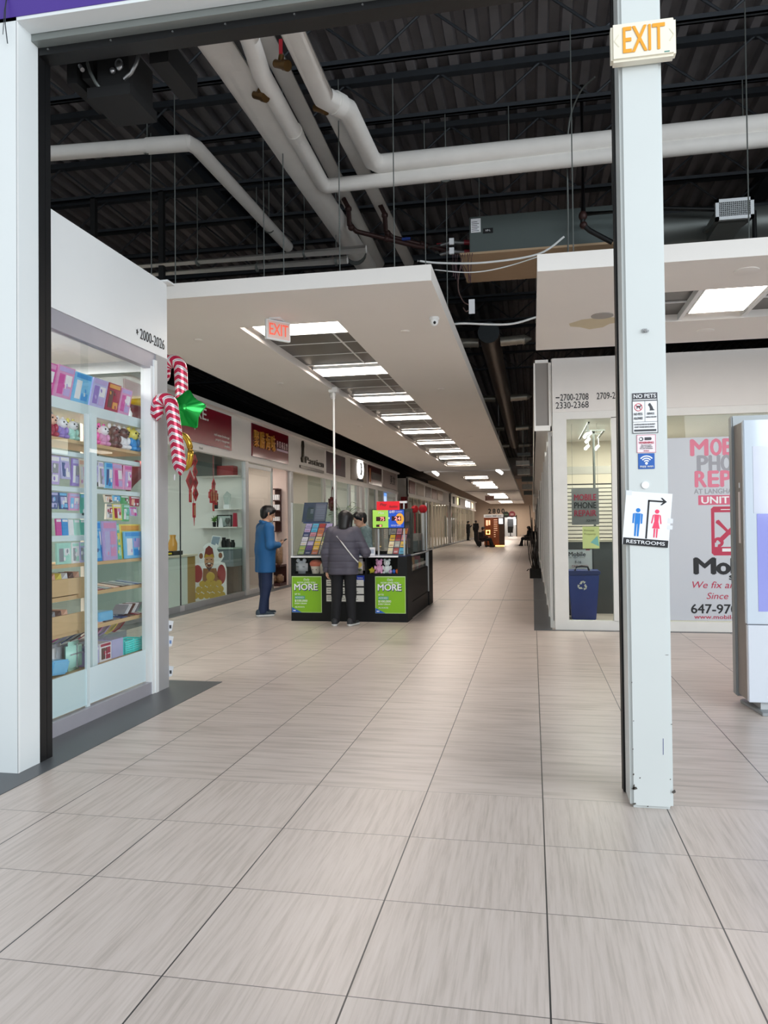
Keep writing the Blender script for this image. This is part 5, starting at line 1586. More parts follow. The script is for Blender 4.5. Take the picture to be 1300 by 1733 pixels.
MB().box(-6.36, 14.53, 1.0, -6.18, 14.66, 1.015).build('foot', M_alu, t)
for k, (x, h, r) in enumerate(((-6.16, 0.2, 0.05), (-6.07, 0.17, 0.055), (-5.97, 0.15, 0.045))):
    MB().lathe([(r, 0), (r * 1.15, h * 0.5), (r * 0.7, h * 0.8), (r * 0.8, h)], (x, 14.72, 1.001), 10).build('black_ornament', M_black, None, '%s black ornament from the left on the cabinet top' % ORD[k], 'ornament', 'black ornaments on the cabinet', smooth=True)
MB().box(-6.46, 14.62, 0.99, -6.40, 14.9, 1.35).build('dark_speaker', M_blackm, None, 'dark upright speaker behind the tablet', 'speaker') if False else None
# hanging red decorations
def hanging(label, x, y, z0, z1, parts):
    t = thing('hanging_decoration', label, 'hanging decoration', (x, y, z0), 'red new year decorations behind the glass')
    MB().cyl((x, y, z0 + 0.25), (x, y, 2.95), 0.004, n=6).build('cord', mat('deco_red', '#c21f35', 0.5), t)
    for (kind, dy, z, s) in parts:
        if kind == 'd':
            MB().prism([(-s, 0), (0, -s * 1.15), (s, 0), (0, s * 1.15)], (x, y + dy, z), Y_, Z_, (0.012, 0, 0)).build('diamond', mat('deco_red', '#c21f35'), t)
            MB().prism([(-s * .45, 0), (0, -s * .5), (s * .45, 0), (0, s * .5)], (x + 0.0125, y + dy, z), Y_, Z_, (0.003, 0, 0)).build('character_panel', mat('deco_dark', '#7c1320', 0.5), t)
        elif kind == 'o':
            MB().ell((x, y + dy, z), s * 0.8, s, s * 1.1).build('lantern', mat('deco_red', '#c21f35'), t, smooth='all')
            MB().cyl((x, y + dy, z - s * 1.2), (x, y + dy, z - s), s * 0.4).cyl((x, y + dy, z + s), (x, y + dy, z + s * 1.2), s * 0.4).build('lantern_cap', mat('deco_gold', '#c98a3a', 0.4), t)
        elif kind == 'b':
            MB().box(x - 0.008, y + dy - s * 0.4, z - s, x + 0.008, y + dy + s * 0.4, z + s).build('banner', mat('deco_red', '#c21f35'), t)
            MB().box(x + 0.0085, y + dy - s * 0.2, z - s * 0.7, x + 0.010, y + dy + s * 0.2, z + s * 0.7).build('character_panel', mat('deco_peach', '#d08f6a', 0.5), t)
        elif kind == 't':
            MB().cyl((x, y + dy, z), (x, y + dy, z - s), 0.012, 0.004, n=6).build('tassel', mat('deco_red', '#c21f35'), t)
hanging('long red lantern and diamond decoration hanging inside the first left shop window', -5.98, 12.92, 1.43, 2.75,
        [('d', 0.06, 2.62, 0.10), ('o', -0.14, 2.58, 0.08), ('d', 0.06, 2.42, 0.10), ('d', -0.15, 2.24, 0.17), ('d', 0.07, 2.22, 0.11), ('d', 0.07, 2.02, 0.12), ('b', -0.13, 1.97, 0.11), ('b', 0.02, 1.72, 0.13), ('t', 0.02, 1.60, 0.16)])
hanging('shorter red stepped knot decoration hanging inside the first left shop window', -5.98, 13.80, 1.73, 2.33,
        [('d', 0.0, 2.24, 0.09), ('b', 0.0, 2.04, 0.17), ('b', -0.11, 2.0, 0.13), ('b', 0.11, 1.98, 0.14), ('b', -0.19, 2.02, 0.06), ('b', 0.19, 2.0, 0.06), ('b', 0.0, 1.80, 0.08)])
area('unit_added_lamp_first', (-7.0, 12.5, 2.9), 1.6, 2.0, 32, (0.95, 1, 0.98))  # unseen lamp added to light the reception
# ---------- second unit (dried goods), open doorway on its right half
t = thing('glass_door', 'sliding glass door with aluminium frame of the dried goods shop', 'door', (LX, 16.0, 0))
b = MB()
b.box(LX - 0.05, 15.14, 2.66, LX - 0.02, 16.75, 2.74).box(LX - 0.05, 15.14, 0.0, LX - 0.02, 16.75, 0.1).box(LX - 0.05, 16.70, 0, LX - 0.02, 16.77, 2.74).box(LX - 0.05, 15.14, 0, LX - 0.02, 15.22, 2.74)
b.build('frame', M_alu, t)
MB().box(-8.0, 17.86, 0.0, LX - 0.06, 17.98, 2.9).build('pink_wall_panel', mat('pink_wall', '#e3cfc9', 0.6), None, 'pale pink wall panel inside the open doorway of the dried goods shop', 'wall panel')
t = thing('display_shelf', 'dark red wood display shelves with white packs in the dried goods shop doorway', 'shelf', (-6.05, 17.75, 1.25))
M_dkwood = mat('dark_cherry', '#3b1717', 0.4, var=0.2)
MB().box(-6.13, 17.80, 1.28, -5.98, 17.86, 2.32).build('back', M_dkwood, t)
for z in (1.28, 1.52, 1.78, 2.02, 2.3):
    MB().box(-6.14, 17.6, z, -5.97, 17.82, z + 0.025).build('shelf_board', M_dkwood, t)
for k, z in enumerate((1.546, 1.806, 2.046)):
    for q in range(3):
        x = -6.12 + 0.052 * q
        MB().box(x, 17.62, z, x + 0.04, 17.72, z + (0.13 if k else 0.10)).build('white_pack', M_paper, None, 'small white pack, %s from the left on the %s dark shelf' % (ORD[q], ('lowest', 'middle', 'upper')[k]), 'pack', 'white packs on the dark shelves')
t = thing('goods_rack', 'low dark wooden rack inside the dried goods shop doorway', 'rack', (-5.98, 17.6, 0))
MB().box(-6.2, 17.35, 0.46, LX - 0.06, 17.84, 0.50).build('shelf_board', M_dkwood, t)
MB().box(-6.2, 17.35, 0.0, LX - 0.06, 17.84, 0.07).build('base', M_dkwood, t)
MB().box(-6.2, 17.8, 0.07, LX - 0.06, 17.84, 0.46).build('back', M_dkwood, t)
M_nut = mat('nut_bag', '#8d7058', 0.35, var=0.75, scale=38, bump=0.6)
for k, (x, z, h, w) in enumerate(((-6.10, 0.501, 0.42, 0.14), (-5.93, 0.501, 0.46, 0.14), (-6.08, 0.071, 0.18, 0.15), (-5.92, 0.071, 0.2, 0.15))):
    MB().box(x - w / 2, 17.42, z, x + w / 2, 17.62, z + h).build('goods_bag', M_nut, None, 'clear bag of brown dried goods, %s on the %s of the low rack' % (('left', 'right')[k % 2], ('top', 'bottom')[k // 2]), 'bag', 'bags of dried goods', bevel=0.035, smooth='all')
t = thing('display_shelf', 'glass shelves of jars behind the sliding door of the dried goods shop', 'shelf', (-6.9, 16.2, 0))
MB().box(-7.35, 15.2, 0.0, -7.30, 17.7, 2.8).build('back', mat('olive_back', '#6d6a5a', 0.5, var=0.2), t)
for z in (0.5, 0.95, 1.35, 1.75, 2.15):
    MB().box(-7.3, 15.2, z, -6.75, 17.6, z + 0.02).build('shelf_board', mat('shelf_grey', '#9fa39a', 0.3), t)
rj = random.Random(2)
for k, z in enumerate((0.521, 0.971, 1.371, 1.771)):
    for q in range(7):
        y = 15.5 + 0.3 * q
        cc = rj.choice(['#8e5a3a', '#a5302c', '#c9b04a', '#b9a58a', '#6d7f52', '#c4c0b2'])
        MB().lathe([(0.09, 0), (0.10, 0.03), (0.10, 0.2), (0.07, 0.23), (0.07, 0.26)], (-6.9, y, z), 10).build('jar', hexm(cc, 0.3), None, 'dried goods jar, %s from the left on the %s glass shelf' % (ORD[q], ORD[k]), 'jar', 'jars in the dried goods shop', smooth=True)
t = thing('price_sign', 'small yellow lit price sign behind the dried goods shop door', 'sign', (-6.6, 16.6, 1.95))
MB().box(-6.62, 16.42, 1.88, -6.6, 16.80, 2.08).build('panel', lamp_mat('yellow_panel', (1, 0.8, 0.2), 1.1), t)
MB().box(-6.598, 16.46, 1.95, -6.597, 16.76, 2.0).build('print', mat('dark_print', '#6b4a14', 0.5), t)
MB().cyl((-6.61, 16.6, 2.08), (-6.61, 16.6, 2.95), 0.004, n=5).build('cord', M_black, t)
area('unit_added_lamp_second', (-6.8, 16.6, 2.9), 1.4, 1.6, 26, (1, 0.9, 0.82))  # added lamp without a fixture, lighting the dried goods shop
# ---------- third and later units: simple rooms, their area lamps added without fixtures
area('unit_added_lamp_third', (-7.0, 19.5, 2.9), 1, 1, 10, (1, 0.85, 0.65))
area('unit_added_lamp_fourth', (-7.2, 22.6, 2.9), 1.2, 1.2, 24, (1, 0.95, 0.88))
area('unit_added_lamp_fifth', (-7.2, 26.0, 2.9), 1.2, 2, 30, (1, 0.95, 0.88))
area('unit_added_lamp_sixth', (-7.2, 30.5, 2.9), 1.2, 2, 30, (1, 0.9, 0.8))
area('block_added_lamp_two', (-6.5, 45, 2.9), 0.8, 14, 70, (1, 0.88, 0.74))  # added long lamp behind the second block, no fixture
area('block_added_lamp_three', (-6.5, 67, 2.9), 0.8, 18, 80, (1, 0.88, 0.74))  # likewise added behind the farthest block
t = thing('poster_light', 'yellow lit header over a face poster inside the third left shop', 'poster', (-6.6, 19.2, 1.5))
MB().box(-6.62, 18.5, 1.5, -6.6, 19.6, 2.0).build('poster', mat('face_poster', '#c99f8c', 0.5, var=0.3, scale=3), t)
MB().box(-6.62, 18.5, 2.0, -6.58, 19.6, 2.18).build('header', lamp_mat('header_glow', (1, 0.8, 0.35), 1.6), t)
MB().box(-8.0, 18.2, 0, -7.9, 21.0, 2.94).build('dark_backdrop', mat('dark_backdrop', '#2b2320', 0.6), None, 'dark backdrop panel inside the third left shop', 'panel')
t = thing('hanging_bag', 'dark red handbag hanging beside the fourth left shop pillar', 'bag', (LX + 0.1, 21.5, 1.9))
MB().box(LX + 0.012, 21.45, 1.85, LX + 0.15, 21.95, 2.25).build('body', mat('bag_red', '#5a1a1c', 0.4), t, bevel=0.05, smooth='all')
MB().tube([(LX + 0.09, 21.55, 2.2), (LX + 0.09, 21.6, 2.45), (LX + 0.09, 21.7, 2.55), (LX + 0.09, 21.8, 2.45), (LX + 0.09, 21.85, 2.2)], 0.012).build('handle', mat('bag_red', '#5a1a1c'), t, smooth=True)
for k, (y, cc, nm) in enumerate(((22.6, '#b9b4a6', 'fourth'), (26.0, '#c7bfb1', 'fifth'), (28.2, '#4a4540', 'sixth'), (31.2, '#6b5a4e', 'last'))):
    MB().box(-7.4, y - 0.9, 0.0, -7.2, y + 0.9, 2.2).build('display_unit', hexm(cc, 0.5, var=0.3, scale=2), None, 'tall display unit inside the %s shop of the first left block' % nm, 'cabinet')

# ---- white number strip on the left shop and the right fascia
t = thing('unit_numbers', 'black unit range 2000-2026 with a star lettered on the left white fascia', 'lettering', (FX + 0.002, 6.0, 3.0))
text(t, '2000-2026', (FX + 0.001, 5.86, 2.985), Y_, Z_, 0.085, M_ink, w=0.43)
MB().prism([(0.02 * (1 if i % 2 == 0 else 0.5) * math.cos(i * PI / 5), 0.028 * (1 if i % 2 == 0 else 0.5) * math.sin(i * PI / 5)) for i in range(10)], (FX + 0.001, 5.815, 3.03), Y_, Z_, (0.002, 0, 0)).build('arrow_mark', M_ink, t)
t = thing('unit_numbers', 'black unit ranges 2700-2708 and 2330-2368 lettered on the right grey fascia', 'lettering', (0.6, RY - 0.002, 2.95))
text(t, '2700-2708', (0.385, RY - 0.001, 3.05), X_, Z_, 0.085, M_ink, w=0.365, bold=0.008)
MB().box(0.325, RY - 0.004, 3.085, 0.375, RY - 0.001, 3.10).build('dash', M_ink, t)
text(t, '2330-2368', (0.325, RY - 0.001, 2.945), X_, Z_, 0.085, M_ink, w=0.425, bold=0.004)
text(t, '2709-2728', (0.855, RY - 0.001, 3.05), X_, Z_, 0.085, M_ink, w=0.365, bold=0.008)
# ================================================================== LOTTERY KIOSK
KX0, KX1, KY0, KY1 = -3.56, -1.80, 11.05, 13.95
M_kb = mat('kiosk_black', '#0d0f12', 0.55, var=0.08, spec=0.3)
t = thing('lottery_kiosk', 'black lottery kiosk with clear upper panels and lit display shelf in mid corridor', 'kiosk', (-2.68, 12.5, 0))
K = t
b = MB()
b.box(KX0, KY0, 0.0, KX1 - 0.141, KY0 + 0.04, 0.684)
b.box(KX0, KY0 + 0.04, 0.0, KX0 + 0.04, KY1, 0.93)
b.box(KX0, KY1 - 0.5, 0.0, KX1 - 0.1, KY1 - 0.04, 0.93)
b.build('front_panel', M_kb, t)
MB().box(KX1 - 0.14, KY0, 0.0, KX1, KY0 + 0.46, 0.955).build('corner_post', M_kb, t)
MB().box(KX1 - 0.12, KY1 - 0.50, 0.0, KX1, KY1, 0.96).build('corner_post', M_kb, t)
b = MB()
b.box(KX1 - 0.06, KY0 + 0.46, 0.0, KX1 - 0.02, KY1 - 0.5, 0.24)
b.box(KX1 - 0.06, KY0 + 0.46, 0.255, KX1 - 0.015, KY1 - 0.5, 0.69)
b.build('side_panel', M_kb, t)
b = MB()
b.box(KX0, KY0, 0.685, KX1 - 0.14, KY0 + 0.48, 0.70)
b.box(KX0, KY0 + 0.46, 0.70, KX1 - 0.14, KY0 + 0.48, 0.94)
b.build('display_floor', M_kb, t)
for x in (KX0 + 0.012, -3.045, -2.415):
    MB().box(x - 0.012, KY0, 0.70, x + 0.012, KY0 + 0.46, 0.945).build('divider', M_kb, t)
MB().box(KX0, KY0 + 0.001, 0.70, KX1 - 0.14, KY0 + 0.005, 0.945).build('display_glass', M_glass, t)
MB().box(KX0, KY0 - 0.01, 0.945, KX1 - 0.13, KY0 + 0.02, 0.968).build('white_trim', M_white, t)
MB().box(KX0, KY0 + 0.02, 0.945, KX1 - 0.02, KY0 + 0.50, 0.968).build('countertop', mat('counter_navy', '#1c2f63', 0.3), t)
b = MB()
b.box(KX0, KY0 + 0.5, 0.93, KX0 + 0.42, KY1, 0.955).box(KX0 + 0.42, KY1 - 0.5, 0.93, KX1 - 0.1, KY1, 0.955)
b.build('countertop', M_kb, t)
for z in (0.705,):
    MB().box(KX1 - 0.03, KY0 + 0.46, z, KX1 - 0.025, KY1 - 0.5, 0.94).build('side_glass', M_glass, t)
b = MB()
b.box(KX1 - 0.05, KY1 - 0.56, 0.25, KX1 + 0.0, KY1 - 0.5, 0.955).box(KX1 - 0.055, KY0 + 0.46, 0.94, KX1 - 0.005, KY1 - 0.5, 0.958)
b.build('side_trim', M_alu, t)
# upper clear panels with metal posts
for (x0, x1) in ((KX0 + 0.01, -2.95), (-2.22, KX1 - 0.03)):
    MB().box(x0, KY0 + 0.03, 0.969, x1, KY0 + 0.036, 1.76).build('clear_panel', M_glass, t)
MB().box(KX1 - 0.03, KY0 + 0.04, 0.969, KX1 - 0.024, KY1 - 0.1, 1.82).build('clear_panel', M_glass, t)
MB().box(KX0 + 0.01, KY0 + 0.04, 0.969, KX0 + 0.016, KY1 - 0.1, 1.76).build('clear_panel', M_shopglass, t)
for x, y, h in ((KX0 + 0.012, KY0 + 0.035, 1.77), (-2.225, KY0 + 0.035, 1.77), (-1.845, KY0 + 0.05, 1.74), (KX1 - 0.025, KY1 - 0.6, 1.80)):
    MB().box(x - 0.012, y - 0.008, 0.969, x + 0.012, y + 0.008, h).build('post', M_alu, t)
MB().box(-1.93, KY0 + 0.02, 1.735, -1.80, KY0 + 0.09, 1.765).build('post_cap', M_paper, t)
# slip drawers in the front
MB().box(-3.02, KY0 - 0.012, 0.28, -2.43, KY0 - 0.001, 0.685).build('slip_board', mat('slip_black', '#0d0e10', 0.5), t)
for r, z in enumerate((0.525, 0.41, 0.298)):
    for q in range(3):
        x = -3.01 + 0.195 * q
        MB().box(x, KY0 - 0.022, z, x + 0.175, KY0 - 0.013, z + 0.092).build('slip_holder', mat('slip_cream', '#e4e3dc', 0.5), t)
        for j in range(2):
            MB().box(x + 0.015, KY0 - 0.0235, z + 0.03 + 0.03 * j, x + 0.09 - 0.02 * j, KY0 - 0.0225, z + 0.038 + 0.03 * j).build('print', M_galv, t)
MB().box(-2.60, KY0 - 0.02, 0.60, -2.435, KY0 - 0.013, 0.68).build('header_card', mat('slip_blue', '#1c3aa6', 0.4), t)
text(t, 'lotto', (-2.535, KY0 - 0.0205, 0.635), X_, Z_, 0.022, M_paper, w=0.08)
# posters
M_lime = mat('poster_lime', '#84bd1e', 0.35, var=0.14, scale=1.5)
def poster(x0, x1, label):
    p = thing('lottery_poster', label, 'poster', ((x0 + x1) / 2, KY0 - 0.005, 0.126), 'green lottery posters')
    y = KY0 - 0.006
    w = x1 - x0
    MB().box(x0, y, 0.128, x1, KY0 - 0.001, 0.668).build('sheet', M_lime, p)
    b = MB()
    b.box(x0, y - 0.001, 0.655, x1, y, 0.668).box(x0, y - 0.001, 0.128, x0 + 0.008, y, 0.66).box(x1 - 0.008, y - 0.001, 0.128, x1, y, 0.66).box(x0, y - 0.001, 0.128, x1, y, 0.134)
    b.build('border', mat('poster_border', '#c3dfa4', 0.4), p)
    text(p, 'Daily', (x0 + w * .5, y, 0.605), X_, Z_, 0.03, M_paper, w=w * .2, align='C', shear=0.2)
    text(p, 'NOW GIVES YOU', (x0 + w * .49, y, 0.563), X_, Z_, 0.022, M_paper, w=w * .6, align='C', bold=0.02)
    text(p, 'MORE', (x0 + w * .10, y + 0.0005, 0.452), X_, Z_, 0.096, mat('poster_navy', '#1c2c66', 0.5), w=w * .78, bold=0.05)
    text(p, 'MORE', (x0 + w * .09, y, 0.463), X_, Z_, 0.09, M_paper, w=w * .77, bold=0.035, lift=0.003)
    text(p, 'UP TO', (x0 + w * .10, y, 0.39), X_, Z_, 0.022, M_paper, w=w * .18, bold=0.02)
    MB().box(x0 + w * .10, y - 0.0015, 0.325, x0 + w * .44, y, 0.375).build('teal_patch', mat('poster_teal', '#4fa48a', 0.5), p)
    text(p, 'ADDED', (x0 + w * .11, y - 0.0015, 0.34), X_, Z_, 0.024, M_paper, w=w * .3)
    text(p, '$100,000', (x0 + w * .10, y, 0.288), X_, Z_, 0.03, M_paper, w=w * .42, bold=0.02)
    text(p, 'EVERY DRAW', (x0 + w * .10, y, 0.252), X_, Z_, 0.02, M_paper, w=w * .4, bold=0.015)
    text(p, 'ALWAYS', (x0 + w * .10, y, 0.20), X_, Z_, 0.02, M_paper, w=w * .32, bold=0.01)
    MB().prism([(0, 0), (0.15, 0), (0, 0.075)], (x0 + 0.002, y - 0.0012, 0.13), X_, Z_, (0, 0.001, 0)).build('corner_flash', mat('poster_blue', '#1f5cc0', 0.5), p)
    MB().box(x0 + 0.02, y - 0.0025, 0.15, x0 + 0.06, y - 0.0013, 0.165).build('mark', M_paper, p)
poster(-3.549, -3.087, 'green MORE lottery poster on the left end of the black kiosk front')
poster(-2.276, -1.826, 'green MORE lottery poster on the right end of the black kiosk front')
# LED jackpot board
t = thing('jackpot_board', 'green and blue jackpot board with red LED numbers on the kiosk glass', 'sign', (-2.07, KY0, 1.376))
yb = KY0 + 0.0
MB().box(-2.315, yb - 0.004, 1.366, -1.825, yb + 0.028, 1.648).build('case', M_black, t)
MB().box(-2.303, yb - 0.006, 1.378, -2.07, yb - 0.003, 1.638).build('green_half', mat('led_green', '#a9dc5c', 0.4, emit=0.25), t)
MB().box(-2.07, yb - 0.006, 1.378, -1.838, yb - 0.003, 1.638).build('blue_half', mat('led_blue', '#1a56cf', 0.4, emit=0.2), t)
MB().prism(el(-1.90, 1.505, 0.07, 0.085) if False else [(0.062 * math.cos(i * PI / 10), 0.085 * math.sin(i * PI / 10)) for i in range(20)], (-1.90, yb - 0.0062, 1.505), X_, Z_, (0, -0.0006, 0)).build('sun_disc', mat('led_sun', '#f0b040', 0.4, emit=0.2), t)
b = MB().box(-2.25, yb - 0.009, 1.475, -2.115, yb - 0.006, 1.54).box(-2.02, yb - 0.009, 1.478, -1.88, yb - 0.006, 1.545).box(-2.25, yb - 0.009, 1.39, -2.16, yb - 0.006, 1.425)
b.build('led_window', mat('led_dark', '#3a0508', 0.4), t)
M_led = lamp_mat('led_red', (1.0, 0.06, 0.05), 2.0)
text(t, '75', (-2.19, yb - 0.009, 1.482), X_, Z_, 0.05, M_led, w=0.06)
text(t, '24', (-1.975, yb - 0.009, 1.486), X_, Z_, 0.05, M_led, w=0.085)
text(t, '8', (-2.20, yb - 0.009, 1.393), X_, Z_, 0.027, M_led, w=0.03)
text(t, 'Max', (-2.22, yb - 0.006, 1.58), X_, Z_, 0.035, M_paper, w=0.09, shear=0.2)
text(t, '649', (-2.05, yb - 0.006, 1.59), X_, Z_, 0.04, M_paper, w=0.075, bold=0.03)
text(t, 'CLASSIC', (-1.96, yb - 0.006, 1.60), X_, Z_, 0.018, M_paper, w=0.1)
text(t, 'GOLD BALL', (-2.03, yb - 0.006, 1.40), X_, Z_, 0.022, M_paper, w=0.15, bold=0.02)
MB().box(-2.068, yb - 0.008, 1.505, -2.048, yb - 0.006, 1.53).build('white_mark', M_paper, t)
t = thing('red_paper_sign', 'bright red paper sign with black handwriting above the jackpot board', 'sign', (-2.07, KY0, 1.64))
MB().box(-2.24, KY0 - 0.012, 1.635, -1.90, KY0 - 0.009, 1.762).build('sheet', mat('red_paper_glow', '#f0182c', 0.5, emit=0.12), t)  # plain paper, with a faint glow added to its red
text(t, 'Play', (-2.19, KY0 - 0.012, 1.70), X_, Z_, 0.035, M_ink, w=0.1, shear=0.2)
text(t, 'lotto', (-2.05, KY0 - 0.012, 1.67), X_, Z_, 0.035, M_ink, w=0.12, shear=0.2)
# ticket racks
rk = random.Random(5)
def ticket_rack(name, label, x0, x1, z0, z1, y0, lean_y, shear_x, cols, rows, colors):
    t = thing(name, label, 'ticket rack', ((x0 + x1) / 2, y0, z0))
    nrm = Vector((0, -(z1 - z0), lean_y)).normalized()
    def P(u, v): return Vector((x0 + (x1 - x0) * u + shear_x * v, y0 + lean_y * v, z0 + (z1 - z0) * v))
    a, b_, c, d = P(0, 0), P(1, 0), P(1, 1), P(0, 1)
    mb = MB()
    off = -nrm * 0.012
    q = [a, b_, c, d]
    mb._add(q + [p + off for p in q], [(0, 1, 2, 3), (7, 6, 5, 4), (0, 4, 5, 1), (1, 5, 6, 2), (2, 6, 7, 3), (3, 7, 4, 0)], 0)
    mb.build('board', mat('rack_board', '#3b3550', 0.4), t)
    mb = MB()
    mb.tube([P(0.1, 0.9) - nrm * 0.013, Vector((P(0.1, 0.9).x, y0 + lean_y + 0.05, z0))], 0.008).tube([P(0.9, 0.9) - nrm * 0.013, Vector((P(0.9, 0.9).x, y0 + lean_y + 0.05, z0))], 0.008)
    mb.build('strut', M_alu, t)
    n = 0
    for i in range(cols):
        for j in range(rows):
            u0, u1 = (i + 0.08) / cols, (i + 0.92) / cols
            v0, v1 = (j + 0.06) / rows, (j + 0.94) / rows
            cc = colors[i][j % len(colors[i])]
            q = [P(u0, v0), P(u1, v0), P(u1, v1), P(u0, v1)]
            q = [p + nrm * 0.002 for p in q]
            tk = thing('lottery_ticket', '%s scratch ticket, %s row up, %s column from the left, %s' % (cc, ORD[j], ORD[i], 'left kiosk rack' if cols == 4 else 'right kiosk rack'), 'lottery ticket', (q[0] + q[1]) / 2, 'scratch tickets on the %s kiosk rack' % ('left' if cols == 4 else 'right'))
            mb = MB()
            mb._add([p + nrm * 0.004 for p in q] + q, [(0, 1, 2, 3), (7, 6, 5, 4), (0, 4, 5, 1), (1, 5, 6, 2), (2, 6, 7, 3), (3, 7, 4, 0)], 0)
            mb.build('card', TK(cc), tk)
            w0, w1 = P(u0 + (u1 - u0) * .15, v0 + (v1 - v0) * .25), P(u0 + (u1 - u0) * .85, v0 + (v1 - v0) * .25)
            w2, w3 = P(u0 + (u1 - u0) * .85, v0 + (v1 - v0) * .6), P(u0 + (u1 - u0) * .15, v0 + (v1 - v0) * .6)
            mb = MB()
            for q_ in (0.0, 0.38, 0.76):
                qa, qb = w0.lerp(w3, q_), w1.lerp(w2, q_)
                mb.quad(*[p + nrm * 0.0068 for p in (qa, qb, qb.lerp(w2, 0.22), qa.lerp(w3, 0.22))])
            mb.build('print', TK(rk.choice(['white', 'navy', 'yellow', 'red', 'lilac'])), tk)
    return t
TKP = dict(white='#d8d5e0', navy='#34406e', yellow='#e0b83c', red='#a53a3a', lilac='#b3a4d0', blue='#57b4dd', green='#9cb36b', orange='#c9764a', grey='#9a9a94', purple='#6a4a8c', cream='#dccfa8', pink='#c58a9c')
def TK(n): return mat('ticket_' + n, TKP[n], 0.35, var=0.12, scale=40)
ticket_rack('ticket_rack', 'sloping rack of colourful scratch tickets behind the left kiosk glass', -3.50, -3.07, 0.985, 1.45, 11.16, 0.16, 0.10, 4, 7,
            (('green', 'green', 'white', 'white', 'navy', 'lilac', 'lilac'), ('navy', 'purple', 'lilac', 'grey', 'pink', 'blue', 'blue'), ('orange', 'yellow', 'yellow', 'cream', 'orange', 'orange', 'red'), ('grey', 'grey', 'cream', 'green', 'grey', 'purple', 'lilac')))
ticket_rack('ticket_rack', 'sloping rack of red and cream scratch tickets behind the right kiosk glass', -2.12, -1.86, 0.985, 1.37, 11.16, 0.14, 0.05, 3, 4,
            (('cream', 'cream', 'yellow', 'grey'), ('red', 'grey', 'red', 'pink'), ('blue', 'yellow', 'pink', 'orange')))
t = thing('menu_screen', 'dark blue price board tilted above the left ticket rack', 'screen', (-3.25, 11.35, 1.47))
P0 = Vector((-3.47, 11.33, 1.475)); ux = X_; uz = Vector((0.125, 0.06, 0.96)).normalized(); nn = -ux.cross(uz)
MB().obox(P0 + ux * 0.185 + uz * 0.15, ux * 0.185, uz * 0.15, nn * 0.010).build('panel', mat('screen_navy', '#1d2c4a', 0.25, var=0.1), t)
MB().obox(P0 + ux * 0.275 + uz * 0.15 + nn * -0.0112, ux * 0.085, uz * 0.135, nn * 0.001).build('grey_half', mat('screen_grey', '#4d5068', 0.35), t)
MB().obox(P0 + ux * 0.12 + uz * 0.13 + nn * -0.0112, ux * 0.05, uz * 0.09, nn * 0.001).build('dark_half', mat('screen_teal', '#122a33', 0.35), t)
b = MB()
for k in range(9):
    b.obox(P0 + ux * 0.275 + uz * (0.05 + 0.024 * k) + nn * -0.0125, ux * 0.07, uz * 0.003, nn * 0.0005)
for k in range(3):
    b.obox(P0 + ux * 0.14 + uz * (0.14 + 0.024 * k) + nn * -0.0125, ux * 0.022, uz * 0.005, nn * 0.0005)
b.build('print', mat('screen_print', '#8c93a8', 0.4), t)
MB().box(-3.45, 11.33, 1.455, -3.03, 11.36, 1.475).build('ledge', mat('ledge_blue', '#25407c', 0.3), t)
MB().box(-3.40, 11.36, 0.97, -3.38, 11.38, 1.47).box(-3.10, 11.36, 0.97, -3.08, 11.38, 1.47).build('stand', M_alu, t)
MB().box(-2.95, 11.75, 0.97, -2.80, 11.80, 1.40).build('green_card_stand', mat('deep_green', '#3c5a48', 0.5), None, 'dark green card stand on the kiosk counter by the pole', 'stand') if False else None
# display shelf goods: plain cushions and toys
zz = 0.7015
t = thing('pouch', 'pale grey soft pouch with a simple face in the left kiosk display', 'pouch', (-3.40, 11.15, zz))
MB().box(-3.51, 11.10, zz, -3.33, 11.2, zz + 0.19).build('body', mat('pouch_grey', '#c9cbd4', 0.7), t, bevel=0.035, smooth='all')
for x in (-3.48, -3.38):
    MB().ell((x, 11.15, zz + 0.195), 0.03, 0.025, 0.03).build('ear', mat('pouch_grey', '#c9cbd4'), t, smooth='all')
MB().box(-3.49, 11.098, zz + 0.10, -3.455, 11.101, zz + 0.108).box(-3.395, 11.098, zz + 0.10, -3.36, 11.101, zz + 0.108).build('face', M_ink, t)
t = thing('pouch', 'cupcake shaped cushion with a coral top in the left kiosk display', 'cushion', (-3.22, 11.15, zz))
MB().lathe([(0.055, 0), (0.08, 0.11)], (-3.205, 11.16, zz), 16).build('cup', mat('cup_cream', '#efe3d8', 0.7), t, smooth=True)
MB().ell((-3.205, 11.16, zz + 0.145), 0.098, 0.08, 0.065).build('icing', mat('coral', '#e07a63', 0.7), t, smooth='all')
MB().ell((-3.235, 11.085, zz + 0.06), 0.006, 0.004, 0.008).ell((-3.18, 11.085, zz + 0.06), 0.006, 0.004, 0.008).build('face', M_ink, t)
MB().box(-3.13, 11.12, zz, -3.07, 11.2, zz + 0.15).build('box', mat('plain_beige', '#b6a99c', 0.5), None, 'plain beige box at the right of the left kiosk display', 'box')
t = thing('cushion', 'pale pink cushion with a yellow flower in the kiosk display by the woman', 'cushion', (-2.50, 11.13, zz))
MB().box(-2.60, 11.08, zz, -2.43, 11.18, zz + 0.225).build('body', mat('blush', '#ecd9d6', 0.7), t, bevel=0.045, smooth='all')
MB().ell((-2.525, 11.075, zz + 0.135), 0.05, 0.012, 0.045).build('flower', mat('soft_yellow', '#ecca62', 0.6), t, smooth='all')
MB().ell((-2.515, 11.075, zz + 0.06), 0.035, 0.01, 0.016).build('leaf', mat('moss', '#5c6b3f', 0.6), t, smooth='all')
